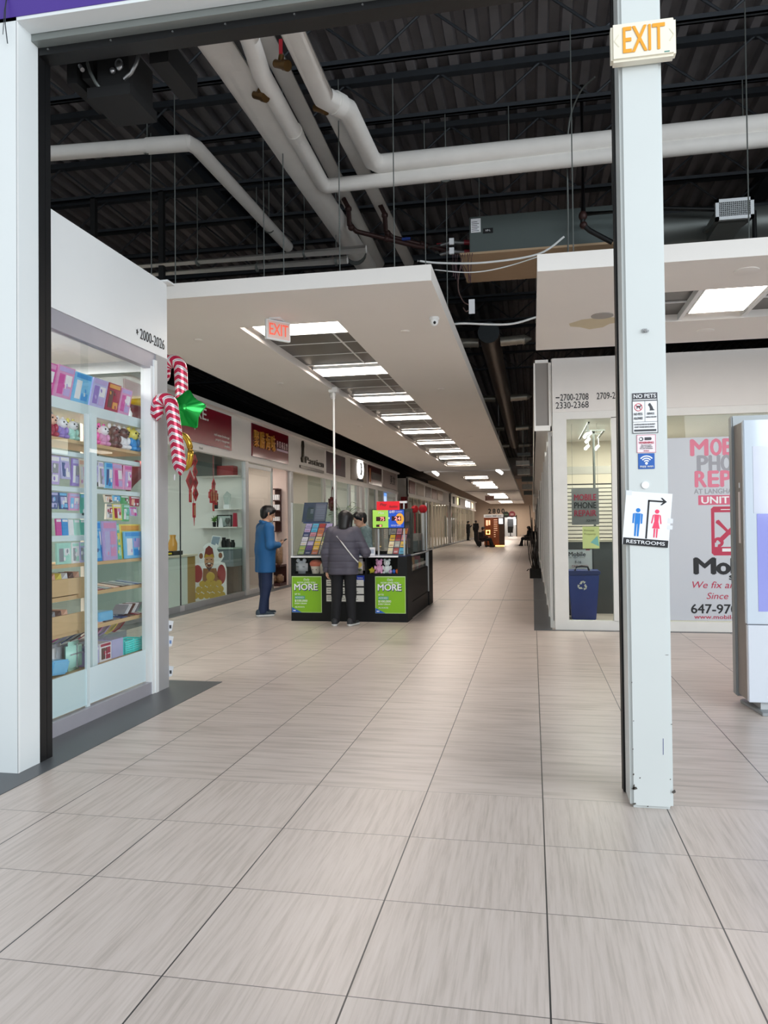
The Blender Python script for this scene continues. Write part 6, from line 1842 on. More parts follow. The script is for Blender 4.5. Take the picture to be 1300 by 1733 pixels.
for k in range(2):
    MB().box(-2.98 + 0.2 * k, 11.1, zz, -2.82 + 0.2 * k, 11.2, zz + 0.17).build('cushion', mat('blush', '#ecd9d6'), None, 'blush cushion in the middle kiosk display, %s from the left' % ORD[k], 'cushion', bevel=0.04, smooth='all')
def small_bear(x, s, m, label):
    t = thing('toy_bear', label, 'toy', (x, 11.15, zz))
    MB().ell((x, 11.15, zz + 0.06 * s), 0.055 * s, 0.045 * s, 0.06 * s).build('body', m, t, smooth='all')
    MB().ell((x, 11.14, zz + 0.15 * s), 0.048 * s, 0.042 * s, 0.043 * s).build('head', m, t, smooth='all')
    for q in (-1, 1):
        MB().ell((x + q * 0.034 * s, 11.15, zz + 0.19 * s), 0.018 * s, 0.012 * s, 0.018 * s).build('ear', m, t, smooth='all')
        MB().ell((x + q * 0.04 * s, 11.11, zz + 0.018 * s), 0.022 * s, 0.03 * s, 0.018 * s).build('leg', m, t, smooth='all')
        MB().ell((x + q * 0.055 * s, 11.13, zz + 0.085 * s), 0.016 * s, 0.018 * s, 0.03 * s).build('arm', m, t, smooth='all')
    MB().ell((x - 0.015 * s, 11.10, zz + 0.155 * s), 0.005, 0.004, 0.005).ell((x + 0.015 * s, 11.10, zz + 0.155 * s), 0.005, 0.004, 0.005).build('face', M_ink, t)
small_bear(-2.235, 1.05, mat('toy_pink', '#e3a3c8', 0.6), 'plain pink toy bear in the right kiosk display')
small_bear(-2.115, 1.05, mat('toy_white', '#dfe3e4', 0.6), 'plain white toy bear right of the pink one in the kiosk display')
b = MB()
b.prism([(0.055 * (1 if i % 2 == 0 else 0.55) * math.cos(i * PI / 5 + PI / 2), 0.055 * (1 if i % 2 == 0 else 0.55) * math.sin(i * PI / 5 + PI / 2) + 0.045) for i in range(10)], (-2.345, 11.15, zz), X_, Z_, (0, 0.04, 0))
b.build('toy_star', mat('toy_yellow', '#e8cf30', 0.5), None, 'yellow star toy left of the pink toy bear', 'toy', bevel=0.006)
for x, h, cc, nm in ((-2.055, 0.032, '#c79bd0', 'lilac'), (-2.005, 0.034, '#2d5ec4', 'blue'), (-1.955, 0.036, '#e2642c', 'orange'), (-1.965, 0.028, '#c22a2a', 'red')):
    yy = 11.10 if nm != 'red' else 11.17
    MB().ell((x if nm != 'red' else -1.985, yy, zz + h), h * 0.75, h * 0.9, h).build('toy_ball', hexm(cc, 0.4), None, nm + ' rounded toy at the right of the kiosk display', 'toy', smooth='all')
# goods inside the side case and counter
for k in range(8):
    y = 11.62 + 0.21 * k
    MB().box(-1.99, y, 0.70, -1.86, y + 0.14, 0.78 + 0.06 * (k % 3)).build('boxed_toy', hexm(('#9a5a55', '#7a7a76', '#b08a6a', '#6a4a4a', '#8f9a96', '#a06a70', '#777168', '#8c8a7a')[k], 0.4, var=0.3, scale=14), None, '%s boxed toy from the front in the kiosk side case' % ORD[k], 'box', 'boxed toys in the kiosk side case')
MB().box(-2.04, 11.52, 0.668, -1.83, 13.4, 0.699).build('case_shelf', M_kb, None, 'black shelf inside the kiosk side case', 'shelf')
t = thing('accessory_stand', 'dark wire stand of small goods behind the right kiosk glass', 'stand', (-2.0, 12.4, 0.97))
MB().box(-2.3, 12.25, 0.0, -1.9, 12.3, 1.68).build('panel', mat('olive_grey', '#4d4f4b', 0.4, var=0.5, scale=22), t)
for k in range(12):
    MB().box(-2.28 + 0.09 * (k % 4), 12.2, 1.05 + 0.21 * (k // 4), -2.21 + 0.09 * (k % 4), 12.24, 1.20 + 0.21 * (k // 4)).build('hanging_pack', hexm(('#8c8f8c', '#5f6b62', '#a8a298', '#6b5a58')[k % 4], 0.4, var=0.3, scale=30), t)
for k in range(5):
    MB().box(-2.02, 12.6 + 0.17 * k, 0.97, -1.88, 12.72 + 0.17 * k, 1.15 + 0.12 * (k % 2)).build('goods_box', hexm(('#7d8583', '#95908a', '#5d6560', '#8a7d78', '#727a7c')[k], 0.4, var=0.4, scale=18), None, '%s small goods box from the front behind the kiosk side glass' % ORD[k], 'box', 'small boxes behind the kiosk side glass')
MB().box(-2.06, 12.56, 0.955, -1.84, 13.45, 0.968).build('side_board', M_kb, None, 'black board carrying boxes along the kiosk side', 'board')
t = thing('qr_stand', 'small white card holder on the kiosk counter beside the clerk', 'card holder', (-2.32, 11.2, 0.969))
MB().box(-2.365, 11.10, 0.969, -2.285, 11.12, 1.09).build('card', M_paper, t)
MB().box(-2.35, 11.098, 1.0, -2.30, 11.0995, 1.06).build('print', mat('pale_blue_print', '#b8c6d8', 0.5), t)
# pole and bracket
t = thing('service_pole', 'slim white service pole rising from the kiosk to the ceiling slot', 'pole', (-3.125, 12.0, 0.955))
MB().cyl((-3.125, 12.0, 0.956), (-3.125, 12.0, 3.60), 0.017, n=14).build('pole', M_white, t, smooth=True)
MB().box(-3.19, 11.93, 3.56, -3.05, 12.05, 3.64).cyl((-3.125, 12.0, 3.46), (-3.125, 12.0, 3.58), 0.028).build('bracket', M_white, t)
# plant and red ornaments on the kiosk
t = thing('potted_plant', 'leafy green plant in a tall dark pot on the back kiosk counter', 'plant', (-3.13, 12.9, 0.955))
MB().lathe([(0.06, 0), (0.09, 0.25), (0.08, 0.5)], (-3.2, 12.9, 0.956), 14).build('pot', mat('pot_blue', '#3a4a6a', 0.4), t, smooth=True)
b = MB()
rp = random.Random(8)
for i in range(26):
    a = rp.uniform(0, 6.3); L_ = rp.uniform(0.1, 0.32); up = rp.uniform(0.05, 0.38)
    p = Vector((-3.2, 12.9, 1.45)); q = p + Vector((L_ * math.cos(a), L_ * math.sin(a), up))
    b.tube([p, p * .5 + q * .5 + Z_ * 0.06, q], [0.004, 0.004, 0.003], n=4)
    d = Vector((math.cos(a), math.sin(a), -0.3)).normalized(); s_ = d.cross(Z_).normalized()
    b._add([q, q + d * 0.05 + s_ * 0.03, q + d * 0.11, q + d * 0.05 - s_ * 0.03], [(0, 1, 2, 3)], 0)
b.build('leaves', mat('leaf_dark', '#4d6b3c', 0.5, var=0.25), t)
t = thing('red_lantern', 'pair of red pom pom ornaments on a white tube at the far kiosk corner', 'ornament', (-1.86, 13.3, 0.97))
MB().ell((-1.87, 13.25, 1.69), 0.075, 0.075, 0.075).build('pompom', mat('pom_red', '#d9182a', 0.6, bump=0.4, scale=40), t, smooth='all')
MB().ell((-2.02, 13.3, 1.69), 0.065, 0.065, 0.07).build('pompom', MATS['pom_red'], t, smooth='all')
MB().cyl((-1.87, 13.25, 0.956), (-1.87, 13.25, 1.62), 0.03).build('tube', M_paper, t)
MB().cyl((-2.02, 13.3, 0.956), (-2.02, 13.3, 1.63), 0.012).build('tube', mat('deco_red', '#c21f35'), t)
# ================================================================== PHONE REPAIR SHOP (right)
YD = RY + 0.047
t = thing('window_decal', 'frosted grey window film with pink and grey phone repair advertising', 'window film', (2.6, YD, 0.14))
M_film = mat('film_grey', '#c3c9d2', 0.35, var=0.02, scale=1)
MB().box(1.125, YD - 0.001, 0.14, 2.612, YD + 0.001, 2.51).build('film', M_film, t)
MB().box(2.636, YD - 0.001, 0.14, 5.2, YD + 0.001, 2.51).build('film', M_film, t)
M_pk = mat('decal_pink', '#dc7893', 0.45, var=0.03)
M_gy = mat('decal_grey', '#9a9ca6', 0.45, var=0.03)
M_cr = mat('decal_crimson', '#b9234a', 0.45, var=0.05)
YT = YD - 0.0015
def dt(s, x, z, h, m, w=None, **k): return text(t, s, (x, YT, z), X_, Z_, h, m, w=w, **k)
for word, z, h, m, xs in (('MOBILE', 2.275, 0.205, M_pk, ((2.03, .205), (2.275, .125), (2.425, .125), (2.58, .03), (2.64, .11), (2.78, .12))),
                          ('PHONE', 2.07, 0.20, M_gy, ((2.11, .12), (2.255, .12), (2.40, .12), (2.545, .13), (2.70, .11))),
                          ('REPAIR', 1.868, 0.20, M_pk, ((2.08, .13), (2.24, .12), (2.39, .12), (2.54, .13), (2.70, .03), (2.76, .12)))):
    for c, (x, w_) in zip(word, xs):
        dt(c, x, z, h, m, w=w_, bold=0.06)
dt('AT LANGHAM SQUARE', 2.06, 1.778, 0.062, M_gy, w=0.86, bold=0.03)
MB().box(2.11, YT - 0.001, 1.632, 3.05, YT, 1.757).build('unit_bar', mat('unit_pink', '#d4607f', 0.45), t)
text(t, 'UNIT 2709', (2.15, YT - 0.001, 1.652), X_, Z_, 0.085, M_paper, w=0.66, bold=0.05)
b = MB()
b.prism([(0, 0.03), (0.03, 0), (0.62, 0), (0.65, 0.03), (0.65, 0.60), (0.62, 0.63), (0.03, 0.63), (0.0, 0.60)], (2.262, YT, 0.98), X_, Z_, (0, -0.001, 0))
b.build('phone_figure', M_cr, t)
MB().box(2.302, YT - 0.002, 1.09, 2.872, YT - 0.001, 1.535).build('phone_screen', M_film, t)
MB().box(2.39, YT - 0.002, 1.03, 2.51, YT - 0.001, 1.07).box(2.38, YT - 0.002, 1.565, 2.52, YT - 0.001, 1.575).build('phone_button', M_paper, t)
b = MB()
D = (0, -0.001, 0)
o = Vector((2.475, YT - 0.002, 1.30))
kq = 0
b.prism([(-0.14, -0.12), (-0.10, -0.16), (0.12, 0.06), (0.08, 0.10)], o + Vector((0, -0.0003 * (kq := kq + 1), 0)), X_, Z_, D)
b.prism([(-0.15, 0.13), (-0.12, 0.14), (-0.08, 0.09), (0.03, -0.04), (0.01, -0.06), (-0.11, 0.06), (-0.16, 0.10)], o + Vector((0, -0.0003 * (kq := kq + 1), 0)), X_, Z_, D)
b.prism([(0.03, -0.08), (0.06, -0.05), (0.13, -0.13), (0.09, -0.18), (0.05, -0.14)], o + Vector((0, -0.0003 * (kq := kq + 1), 0)), X_, Z_, D)
for cx, cz, a0 in ((-0.13, -0.15, 225), (0.11, 0.09, 45)):
    poly = [(cx + 0.065 * math.cos(math.radians(a0 + a)), cz + 0.065 * math.sin(math.radians(a0 + a))) for a in range(35, 326, 18)]
    poly += [(cx + 0.028 * math.cos(math.radians(a0 + a)), cz + 0.028 * math.sin(math.radians(a0 + a))) for a in range(325, 34, -18)]
    b.prism(poly, o + Vector((0, -0.0003 * (kq := kq + 1), 0)), X_, Z_, D)
b.build('tool_figure', M_cr, t)
for c, x, w_, h in (('M', 2.05, .25, .20), ('o', 2.325, .15, .20), ('b', 2.50, .14, .20), ('i', 2.67, .04, .20), ('l', 2.74, .03, .20), ('e', 2.80, .15, .20)):
    dt(c, x, 0.745, h, M_ink, w=w_, bold=0.08)
dt('solutions', 2.47, 0.67, 0.08, M_ink, w=0.5, bold=0.06)
dt('We fix and repair', 2.02, 0.56, 0.085, M_cr, w=0.96, shear=0.25)
dt('Since 2009', 2.19, 0.42, 0.08, M_cr, w=0.56, shear=0.25)
dt('647-970-2709', 2.00, 0.235, 0.115, M_ink, w=0.96, bold=0.03)
dt('www.mobilesquare.ca', 2.035, 0.165, 0.05, M_cr, w=0.86, bold=0.02)
# interior seen through the narrow pane
b = MB()
for k in range(14):
    z = 1.15 + 0.07 * k
    b.box(0.32, 14.55, z, 4.5, 14.58, z + 0.055)
b.build('slat_wall', mat('slat_white', '#e8e2d8', 0.5), None, 'white slatted display wall at the back of the phone repair shop', 'slat wall')
MB().box(0.32, 14.581, 1.12, 4.5, 14.59, 2.14).build('slat_backing', M_black, None, 'dark grooves behind the white slats of the phone repair shop', 'panel')
t = thing('hanging_poster', 'grey mobile phone repair poster in red and black hanging inside the narrow pane', 'poster', (0.79, 12, 1.4))
MB().box(0.585, 12.0, 1.39, 0.985, 12.01, 1.94).build('sheet', mat('poster_grey', '#8f9095', 0.5, var=0.03), t)
for s, z, m in (('MOBILE', 1.76, M_cr), ('PHONE', 1.64, M_ink), ('REPAIR', 1.52, M_cr)):
    text(t, s, (0.785, 11.999, z), X_, Z_, 0.09, m, w=0.32, bold=0.03, align='C')
text(t, 'SQUARE', (0.80, 11.999, 1.44), X_, Z_, 0.03, M_ink, w=0.14, bold=0.02)
MB().cyl((0.6, 12.005, 1.94), (0.6, 12.005, 2.92), 0.002, n=4).cyl((0.97, 12.005, 1.94), (0.97, 12.005, 2.92), 0.002, n=4).build('cord', M_galv, t)
t = thing('service_counter', 'dark glass fronted counter with a cream top inside the phone repair shop', 'counter', (1.2, 12.7, 0))
MB().box(0.45, 12.45, 0.0, 2.6, 12.95, 1.12).build('body', mat('counter_dark', '#4a4d50', 0.25, var=0.15), t)
MB().box(0.42, 12.42, 1.12, 2.6, 12.98, 1.16).build('top', mat('counter_cream', '#d6cdbd', 0.4), t)
MB().box(0.45, 13.1, 1.15, 2.4, 13.2, 1.36).build('back_ledge', mat('ledge', '#d9cbb4', 0.5), None, 'cream ledge behind the repair counter', 'ledge') if False else None
t = thing('notice', 'yellow notice sheet taped inside the narrow pane above the recycling bin', 'notice', (0.76, 10.562, 1.076))
MB().box(0.65, 10.5595, 1.076, 0.867, 10.562, 1.367).build('sheet', mat('yellow_paper', '#e7e39a', 0.5), t)
text(t, 'Private', (0.672, 10.559, 1.305), X_, Z_, 0.026, mat('olive_ink', '#8f8a4a', 0.5), w=0.13)
text(t, 'Property', (0.672, 10.559, 1.257), X_, Z_, 0.026, MATS['olive_ink'], w=0.15)
MB().prism([(0, 0), (0.11, -0.05), (0.09, 0.09)], (0.752, 10.559, 1.155), X_, Z_, (0, -0.001, 0)).build('patch', mat('teal_patch', '#86c2c0', 0.5), t)
t = thing('board_sign', 'white board lettered Mobile standing behind the blue bin', 'sign', (0.7, 12.1, 0.7))
MB().box(0.50, 12.1, 0.70, 0.885, 12.115, 1.015).build('board', M_paper, t)
b = MB()
b.box(0.885, 12.095, 0.70, 0.90, 12.12, 1.02).box(0.50, 12.095, 1.015, 0.90, 12.12, 1.025)
b.build('frame', M_black, t)
text(t, 'Mobile', (0.535, 12.099, 0.91), X_, Z_, 0.065, M_ink, w=0.25, bold=0.03)
text(t, 'Sale · Repair · Service', (0.535, 12.099, 0.885), X_, Z_, 0.012, M_ink, w=0.24)
text(t, 'F-16', (0.63, 12.099, 0.80), X_, Z_, 0.04, M_ink, w=0.09)
text(t, 'CASE / CARD', (0.58, 12.099, 0.74), X_, Z_, 0.035, M_cr, w=0.24)
MB().box(0.79, 12.099, 1.0, 0.85, 12.101, 1.03).build('red_mark', M_cr, t)
MB().box(0.52, 12.14, 0.0, 0.88, 12.36, 0.70).build('plinth', M_black, t)
t = thing('recycling_bin', 'blue plastic recycling bin with a white recycling mark inside the narrow pane', 'bin', (0.72, 11.75, 0))
M_bin = mat('bin_blue', '#1f3f9c', 0.35, var=0.05)
b = MB()
b._add([(0.55, 11.60, 0), (0.89, 11.60, 0), (0.89, 11.9, 0), (0.55, 11.9, 0), (0.50, 11.55, 0.66), (0.94, 11.55, 0.66), (0.94, 11.95, 0.66), (0.50, 11.95, 0.66)],
       [(3, 2, 1, 0), (4, 5, 6, 7), (0, 1, 5, 4), (1, 2, 6, 5), (2, 3, 7, 6), (3, 0, 4, 7)], 0)
b.build('body', M_bin, t, bevel=0.01)
MB().box(0.485, 11.53, 0.66, 0.955, 11.97, 0.72).build('lid', mat('lid_blue', '#16307c', 0.35), t, bevel=0.012)
MB().tube([(0.60, 11.6, 0.72), (0.62, 11.6, 0.775), (0.70, 11.6, 0.785), (0.78, 11.6, 0.775), (0.80, 11.6, 0.72)], 0.014).build('handle', M_black, t, smooth=True)
b = MB()
for k in range(3):
    a0 = k * 120 + 90
    R_ = Matrix.Rotation(math.radians(k * 120), 2)
    for poly in ([(-0.045, 0.02), (-0.02, 0.065), (0.012, 0.065), (-0.012, 0.02)], [(0.005, 0.075), (0.048, 0.052), (0.02, 0.028)]):
        b.prism([tuple(R_ @ Vector(p)) for p in poly], (0.70, 11.556, 0.505), X_, Z_ + Y_ * -0.07, (0, -0.003, 0))
b.build('recycling_mark', M_paper, t)
t = thing('track_light', 'white ceiling track with five lit spot heads inside the phone repair shop', 'track light', (0.8, 12.5, 2.7))
MB().box(0.79, 11.3, 2.84, 0.82, 13.5, 2.86).box(0.82, 12.3, 2.84, 1.12, 12.33, 2.86).box(1.09, 12.33, 2.84, 1.12, 13.5, 2.86).box(0.82, 12.8, 2.842, 1.09, 12.82, 2.858).build('track', M_galv, t)
for k, (x, y, z) in enumerate(((0.80, 11.4, 2.70), (0.90, 12.2, 2.80), (0.91, 12.7, 2.76), (0.93, 13.2, 2.70), (1.10, 13.3, 2.70))):
    h = MB().cyl((x, y, z), (x - 0.05, y - 0.06, z - 0.05), 0.028, n=12).cyl((x, y, z), (x, y, 2.84), 0.008, n=6).build('spot_head', M_alu, t)
    MB().cyl((x - 0.052, y - 0.062, z - 0.052), (x - 0.055, y - 0.066, z - 0.055), 0.024, n=12).build('bulb', M_spot, h)
MB().box(0.3, 13.5, 2.25, 4, 13.6, 2.38).build('ceiling_beam', mat('beam_grey', '#a5a19b', 0.5), None, 'grey bulkhead beam across the phone repair shop', 'beam')
area('repair_added_lamp', (1.6, 12.6, 2.88), 2.0, 2.5, 120, (1, 0.92, 0.8))  # added area lamp brightens the repair shop beyond its track spots
MB().cyl((1.0, 13.0, 1.16), (1.0, 13.0, 2.92), 0.02, n=10).build('grey_conduit', M_galv, None, 'thin grey conduit rising from the repair counter', 'conduit')

# ================================================================== RIGHT WALL: BIN OF DARK STICKS
t = thing('planter_box', 'square black planter standing against the right corridor wall', 'planter', (0.06, 20.5, 0))
b = MB()
b.box(-0.09, 20.25, 0, 0.20, 20.27, 0.24).box(-0.09, 20.73, 0, 0.20, 20.75, 0.24).box(-0.09, 20.25, 0, -0.07, 20.75, 0.24).box(0.18, 20.25, 0, 0.20, 20.75, 0.24).box(-0.07, 20.27, 0, 0.18, 20.73, 0.18)
b.build('planter', M_blackm, t)
b = MB()
rs = random.Random(9)
for i in range(15):
    x0, y0 = rs.uniform(-0.06, 0.17), rs.uniform(20.3, 20.7)
    x1, y1, z1 = rs.uniform(-0.17, 0.20), y0 + rs.uniform(-0.5, 0.5), rs.uniform(1.0, 1.9)
    b.tube([(x0, y0, 0.17), ((x0 + x1) / 2 + rs.uniform(-0.02, 0.02), (y0 + y1) / 2, z1 / 2), (x1, y1, z1)], [0.018, 0.015, 0.010], n=6)
b.tube([(-0.03, 20.3, 0.19), (-0.12, 20.24, 0.24), (-0.16, 20.2, 0.2)], 0.012, n=5)
b.build('branches', mat('dark_twig', '#1d1815', 0.7), t, label='bare dark branches')

# ================================================================== FAR END
t = thing('wall_number', 'black numerals 2800 high on the tan end wall', 'lettering', (-4.0, 87.99, 2.45))
for i, c in enumerate('2800'):
    text(t, c, (-4.92 + 0.5 * i, 87.99, 2.62), X_, Z_, 0.52, M_ink, w=0.3, depth=0.05, bold=0.05, name='numeral')
t = thing('round_sign', 'round dark green sign over the end wall doorway', 'sign', (-2.9, 87.95, 2.1))
MB().cyl((-2.92, 88, 2.48), (-2.92, 87.93, 2.48), 0.34, n=24).build('disc', mat('dark_green', '#1d2b26', 0.5), t)
MB().box(-3.1, 87.92, 2.42, -2.74, 87.93, 2.53).build('print', hexm('#5c7a5f'), t)
t = thing('round_sign', 'round pink red sign over the end wall doorway', 'sign', (-2.3, 87.95, 2.1))
MB().cyl((-2.27, 88, 2.50), (-2.27, 87.93, 2.50), 0.36, n=24).build('disc', mat('rose_sign', '#9a3846', 0.5), t)
MB().box(-2.45, 87.92, 2.38, -2.09, 87.93, 2.60).build('print', hexm('#c9a2a5'), t)
t = thing('doorway_frame', 'black doorway frame in the end wall below the round signs', 'door frame', (-2.4, 87.95, 0))
MB().box(-3.2, 87.9, 0, -3.1, 88.0, 2.3).box(-1.85, 87.9, 0, -1.75, 88.0, 2.4).box(-3.2, 87.9, 2.2, -1.75, 88.0, 2.3).build('frame', M_black, t)
MB().box(-2.85, 90.4, 0.9, -2.2, 90.498, 2.0).build('wall_mirror', mat('mirror_dark', '#3a3c40', 0.2), None, 'dark framed mirror seen through the end doorway', 'mirror')
MB().box(-2.1, 90.4, 1.3, -1.85, 90.498, 2.0).build('lit_panel', M_glow, None, 'bright white panel seen through the end doorway', 'panel')
t = thing('swivel_chair', 'black barber style chair in the end doorway', 'chair', (-2.5, 88.9, 0))
MB().cyl((-2.5, 88.9, 0), (-2.5, 88.9, 0.05), 0.3, n=16).cyl((-2.5, 88.9, 0.05), (-2.5, 88.9, 0.4), 0.05).build('base', M_black, t)
MB().box(-2.8, 88.6, 0.4, -2.2, 89.2, 0.55).build('seat', M_blackm, t, bevel=0.03)
MB().box(-2.8, 88.6, 0.55, -2.2, 88.72, 1.1).build('backrest', M_blackm, t, bevel=0.03)
# orange vending machine
t = thing('vending_machine', 'tall orange vending machine with white header and lit ring in the far corridor', 'vending machine', (-2.4, 48.7, 0))
M_or = mat('vend_orange', '#8a4218', 0.35, var=0.15)
MB().box(-2.98, 48.4, 0.1, -1.78, 49.3, 1.82).build('cabinet', M_or, t)
MB().box(-3.0, 48.38, 1.82, -1.78, 49.3, 2.02).build('header', M_paper, t)
MB().box(-2.9, 48.376, 1.90, -2.5, 48.379, 1.94).box(-2.45, 48.376, 1.89, -2.2, 48.379, 1.95).box(-2.15, 48.376, 1.90, -1.9, 48.379, 1.94).build('header_print', M_galv, t)
MB().box(-2.05, 48.385, 0.1, -1.72, 48.4, 1.4).build('pay_panel', mat('vend_brown', '#4a3020', 0.4), t)
MB().box(-2.1, 48.38, 1.38, -1.78, 48.39, 1.80).build('screen_frame', M_black, t)
MB().box(-2.07, 48.37, 1.42, -1.81, 48.38, 1.77).build('screen', lamp_mat('vend_screen', (0.85, 0.9, 0.9), 0.9), t)
b = MB()
for k in range(9):
    b.box(-2.38, 48.38, 1.66 - 0.13 * k, -2.16 if k < 6 else -2.28, 48.39, 1.69 - 0.13 * k)
b.build('print', lamp_mat('vend_print', (1, 0.5, 0.2), 0.8), t)
b = MB()
b.box(-2.86, 48.38, 1.32, -2.74, 48.39, 1.66).box(-2.70, 48.38, 1.36, -2.6, 48.39, 1.66)
b.build('logo', lamp_mat('vend_logo', (1, 0.38, 0.1), 1.0), t)
b = MB()
for a in ((-2.86, 0.78, -2.62, 0.82), (-2.86, 1.0, -2.62, 1.04), (-2.86, 0.78, -2.82, 1.04), (-2.66, 0.78, -2.62, 1.04)):
    b.box(a[0], 48.37, a[1], a[2], 48.385, a[3])
b.build('lit_ring', lamp_mat('ring_glow', (1, 0.75, 0.15), 2.2), t)
MB().box(-2.95, 48.42, 0, -1.8, 49.25, 0.1).build('plinth', M_black, t)
MB().box(-2.3, 48.34, 0.03, -1.75, 48.4, 0.09).build('floor_strip_light', lamp_mat('strip_glow', (1, 0.6, 0.12), 2.5), t)
MB().prism([(0, 0), (0.25, 0), (0.3, 0.9), (-0.2, 0.9), (-0.2, 0.4)], (-3.55, 50.2, 0), X_, Z_, (0, 0.4, 0)).build('dark_stand', M_blackm, None, 'dark low stand behind the seated person left of the vending machine', 'stand')
# ================================================================== PEOPLE
def sdf_mesh(caps, vox, sub=(), clip=None, groove=None, rot=0.0, loc=(0, 0, 0), scale=1.0):
    """smooth union of tapered capsules -> closed quad mesh (surface nets). caps: (p, q, r1, r2[, k])"""
    P = np.array([[*c[0], *c[1]] for c in caps], float).reshape(-1, 2, 3) * scale
    Rr = np.array([[c[2], c[3]] for c in caps], float) * scale
    ks = [(c[4] if len(c) > 4 else 0.03) * scale for c in caps]
    pad = 0.05
    lo = (P.min(1) - Rr.max(1)[:, None]).min(0) - pad
    hi = (P.max(1) + Rr.max(1)[:, None]).max(0) + pad
    n = np.ceil((hi - lo) / vox).astype(int) + 1
    ax = [lo[i] + vox * np.arange(n[i]) for i in range(3)]
    D = np.full(n, 0.2)
    def local(p, q, r, m):
        a = np.maximum(((np.minimum(p, q) - r - m - lo) / vox).astype(int), 0)
        b = np.minimum(((np.maximum(p, q) + r + m - lo) / vox).astype(int) + 2, n)
        sl = tuple(slice(a[i], b[i]) for i in range(3))
        X, Y, Z = np.meshgrid(ax[0][sl[0]], ax[1][sl[1]], ax[2][sl[2]], indexing='ij')
        return sl, X, Y, Z
    def dist(X, Y, Z, p, q, r1, r2):
        d = q - p
        L = d @ d
        t = 0 if L < 1e-12 else np.clip(((X - p[0]) * d[0] + (Y - p[1]) * d[1] + (Z - p[2]) * d[2]) / L, 0, 1)
        return np.sqrt((X - p[0] - t * d[0]) ** 2 + (Y - p[1] - t * d[1]) ** 2 + (Z - p[2] - t * d[2]) ** 2) - (r1 + (r2 - r1) * t)
    for i in range(len(caps)):
        k = ks[i]
        sl, X, Y, Z = local(P[i, 0], P[i, 1], Rr[i].max(), k + 3 * vox)
        d = dist(X, Y, Z, P[i, 0], P[i, 1], *Rr[i])
        o = D[sl]
        h = np.clip(0.5 + 0.5 * (o - d) / k, 0, 1)
        D[sl] = o * (1 - h) + d * h - k * h * (1 - h)
    for c in sub:
        p, q = np.array(c[0]) * scale, np.array(c[1]) * scale
        sl, X, Y, Z = local(p, q, max(c[2], c[3]) * scale, 3 * vox)
        d = dist(X, Y, Z, p, q, c[2] * scale, c[3] * scale)
        D[sl] = np.maximum(D[sl], -d)
    if clip or groove:
        X, Y, Z = np.meshgrid(*ax, indexing='ij')
        if groove: D = D + groove(X / scale, Y / scale, Z / scale) * scale
        if clip: D = np.maximum(D, clip(X / scale, Y / scale, Z / scale) * scale)
    S = D < 0
    c8 = [S[i:n[0] - 1 + i, j:n[1] - 1 + j, k:n[2] - 1 + k] for i in (0, 1) for j in (0, 1) for k in (0, 1)]
    cnt = sum(c.astype(np.int8) for c in c8)
    act = (cnt > 0) & (cnt < 8)
    idx = -np.ones(act.shape, int)
    cells = np.argwhere(act)
    idx[act] = np.arange(len(cells))
    acc = np.zeros((len(cells), 3))
    num = np.zeros(len(cells))
    offs = [(i, j, k) for i in (0, 1) for j in (0, 1) for k in (0, 1)]
    for a in range(8):
        for b in range(a + 1, 8):
            if sum(abs(offs[a][m] - offs[b][m]) for m in range(3)) != 1: continue
            A, Bq = np.array(offs[a]), np.array(offs[b])
            da = D[tuple((cells + A).T)]
            db = D[tuple((cells + Bq).T)]
            m = (da < 0) != (db < 0)
            t = np.where(m, da / np.where(m, da - db, 1), 0)
            acc += np.where(m[:, None], A + t[:, None] * (Bq - A), 0)
            num += m
    V = lo + vox * (cells + acc / num[:, None])
    F = []
    for axis in range(3):
        u, v = [(1, 2), (2, 0), (0, 1)][axis]
        s0 = [slice(None)] * 3; s1 = [slice(None)] * 3
        s0[axis] = slice(0, -1); s1[axis] = slice(1, None)
        ch = S[tuple(s0)] != S[tuple(s1)]
        e = np.argwhere(ch)
        e = e[(e[:, u] > 0) & (e[:, v] > 0) & (e[:, u] < n[u] - 1) & (e[:, v] < n[v] - 1)]
        if not len(e): continue
        du = np.zeros(3, int); du[u] = 1
        dv = np.zeros(3, int); dv[v] = 1
        q = np.stack([idx[tuple((e - du - dv).T)], idx[tuple((e - dv).T)], idx[tuple(e.T)], idx[tuple((e - du).T)]], 1)
        inside = S[tuple(e.T)]
        q = np.where(inside[:, None], q, q[:, ::-1])
        F.append(q)
    F = np.concatenate(F)
    c, s = math.cos(rot), math.sin(rot)
    V2 = np.stack([V[:, 0] * c - V[:, 1] * s, V[:, 0] * s + V[:, 1] * c, V[:, 2]], 1) + np.array(loc)
    return V2, F

def sdf_obj(name, m, parent, *a, **k):
    V, F = sdf_mesh(*a, **k)
    o3 = np.array(wloc(parent))
    me = bpy.data.meshes.new(name)
    me.from_pydata((V - o3).tolist(), [], F.tolist())
    me.polygons.foreach_set('use_smooth', [True] * len(me.polygons))
    for x in (m if isinstance(m, (list, tuple)) else [m]):
        me.materials.append(x)
    return link(name, me, parent)

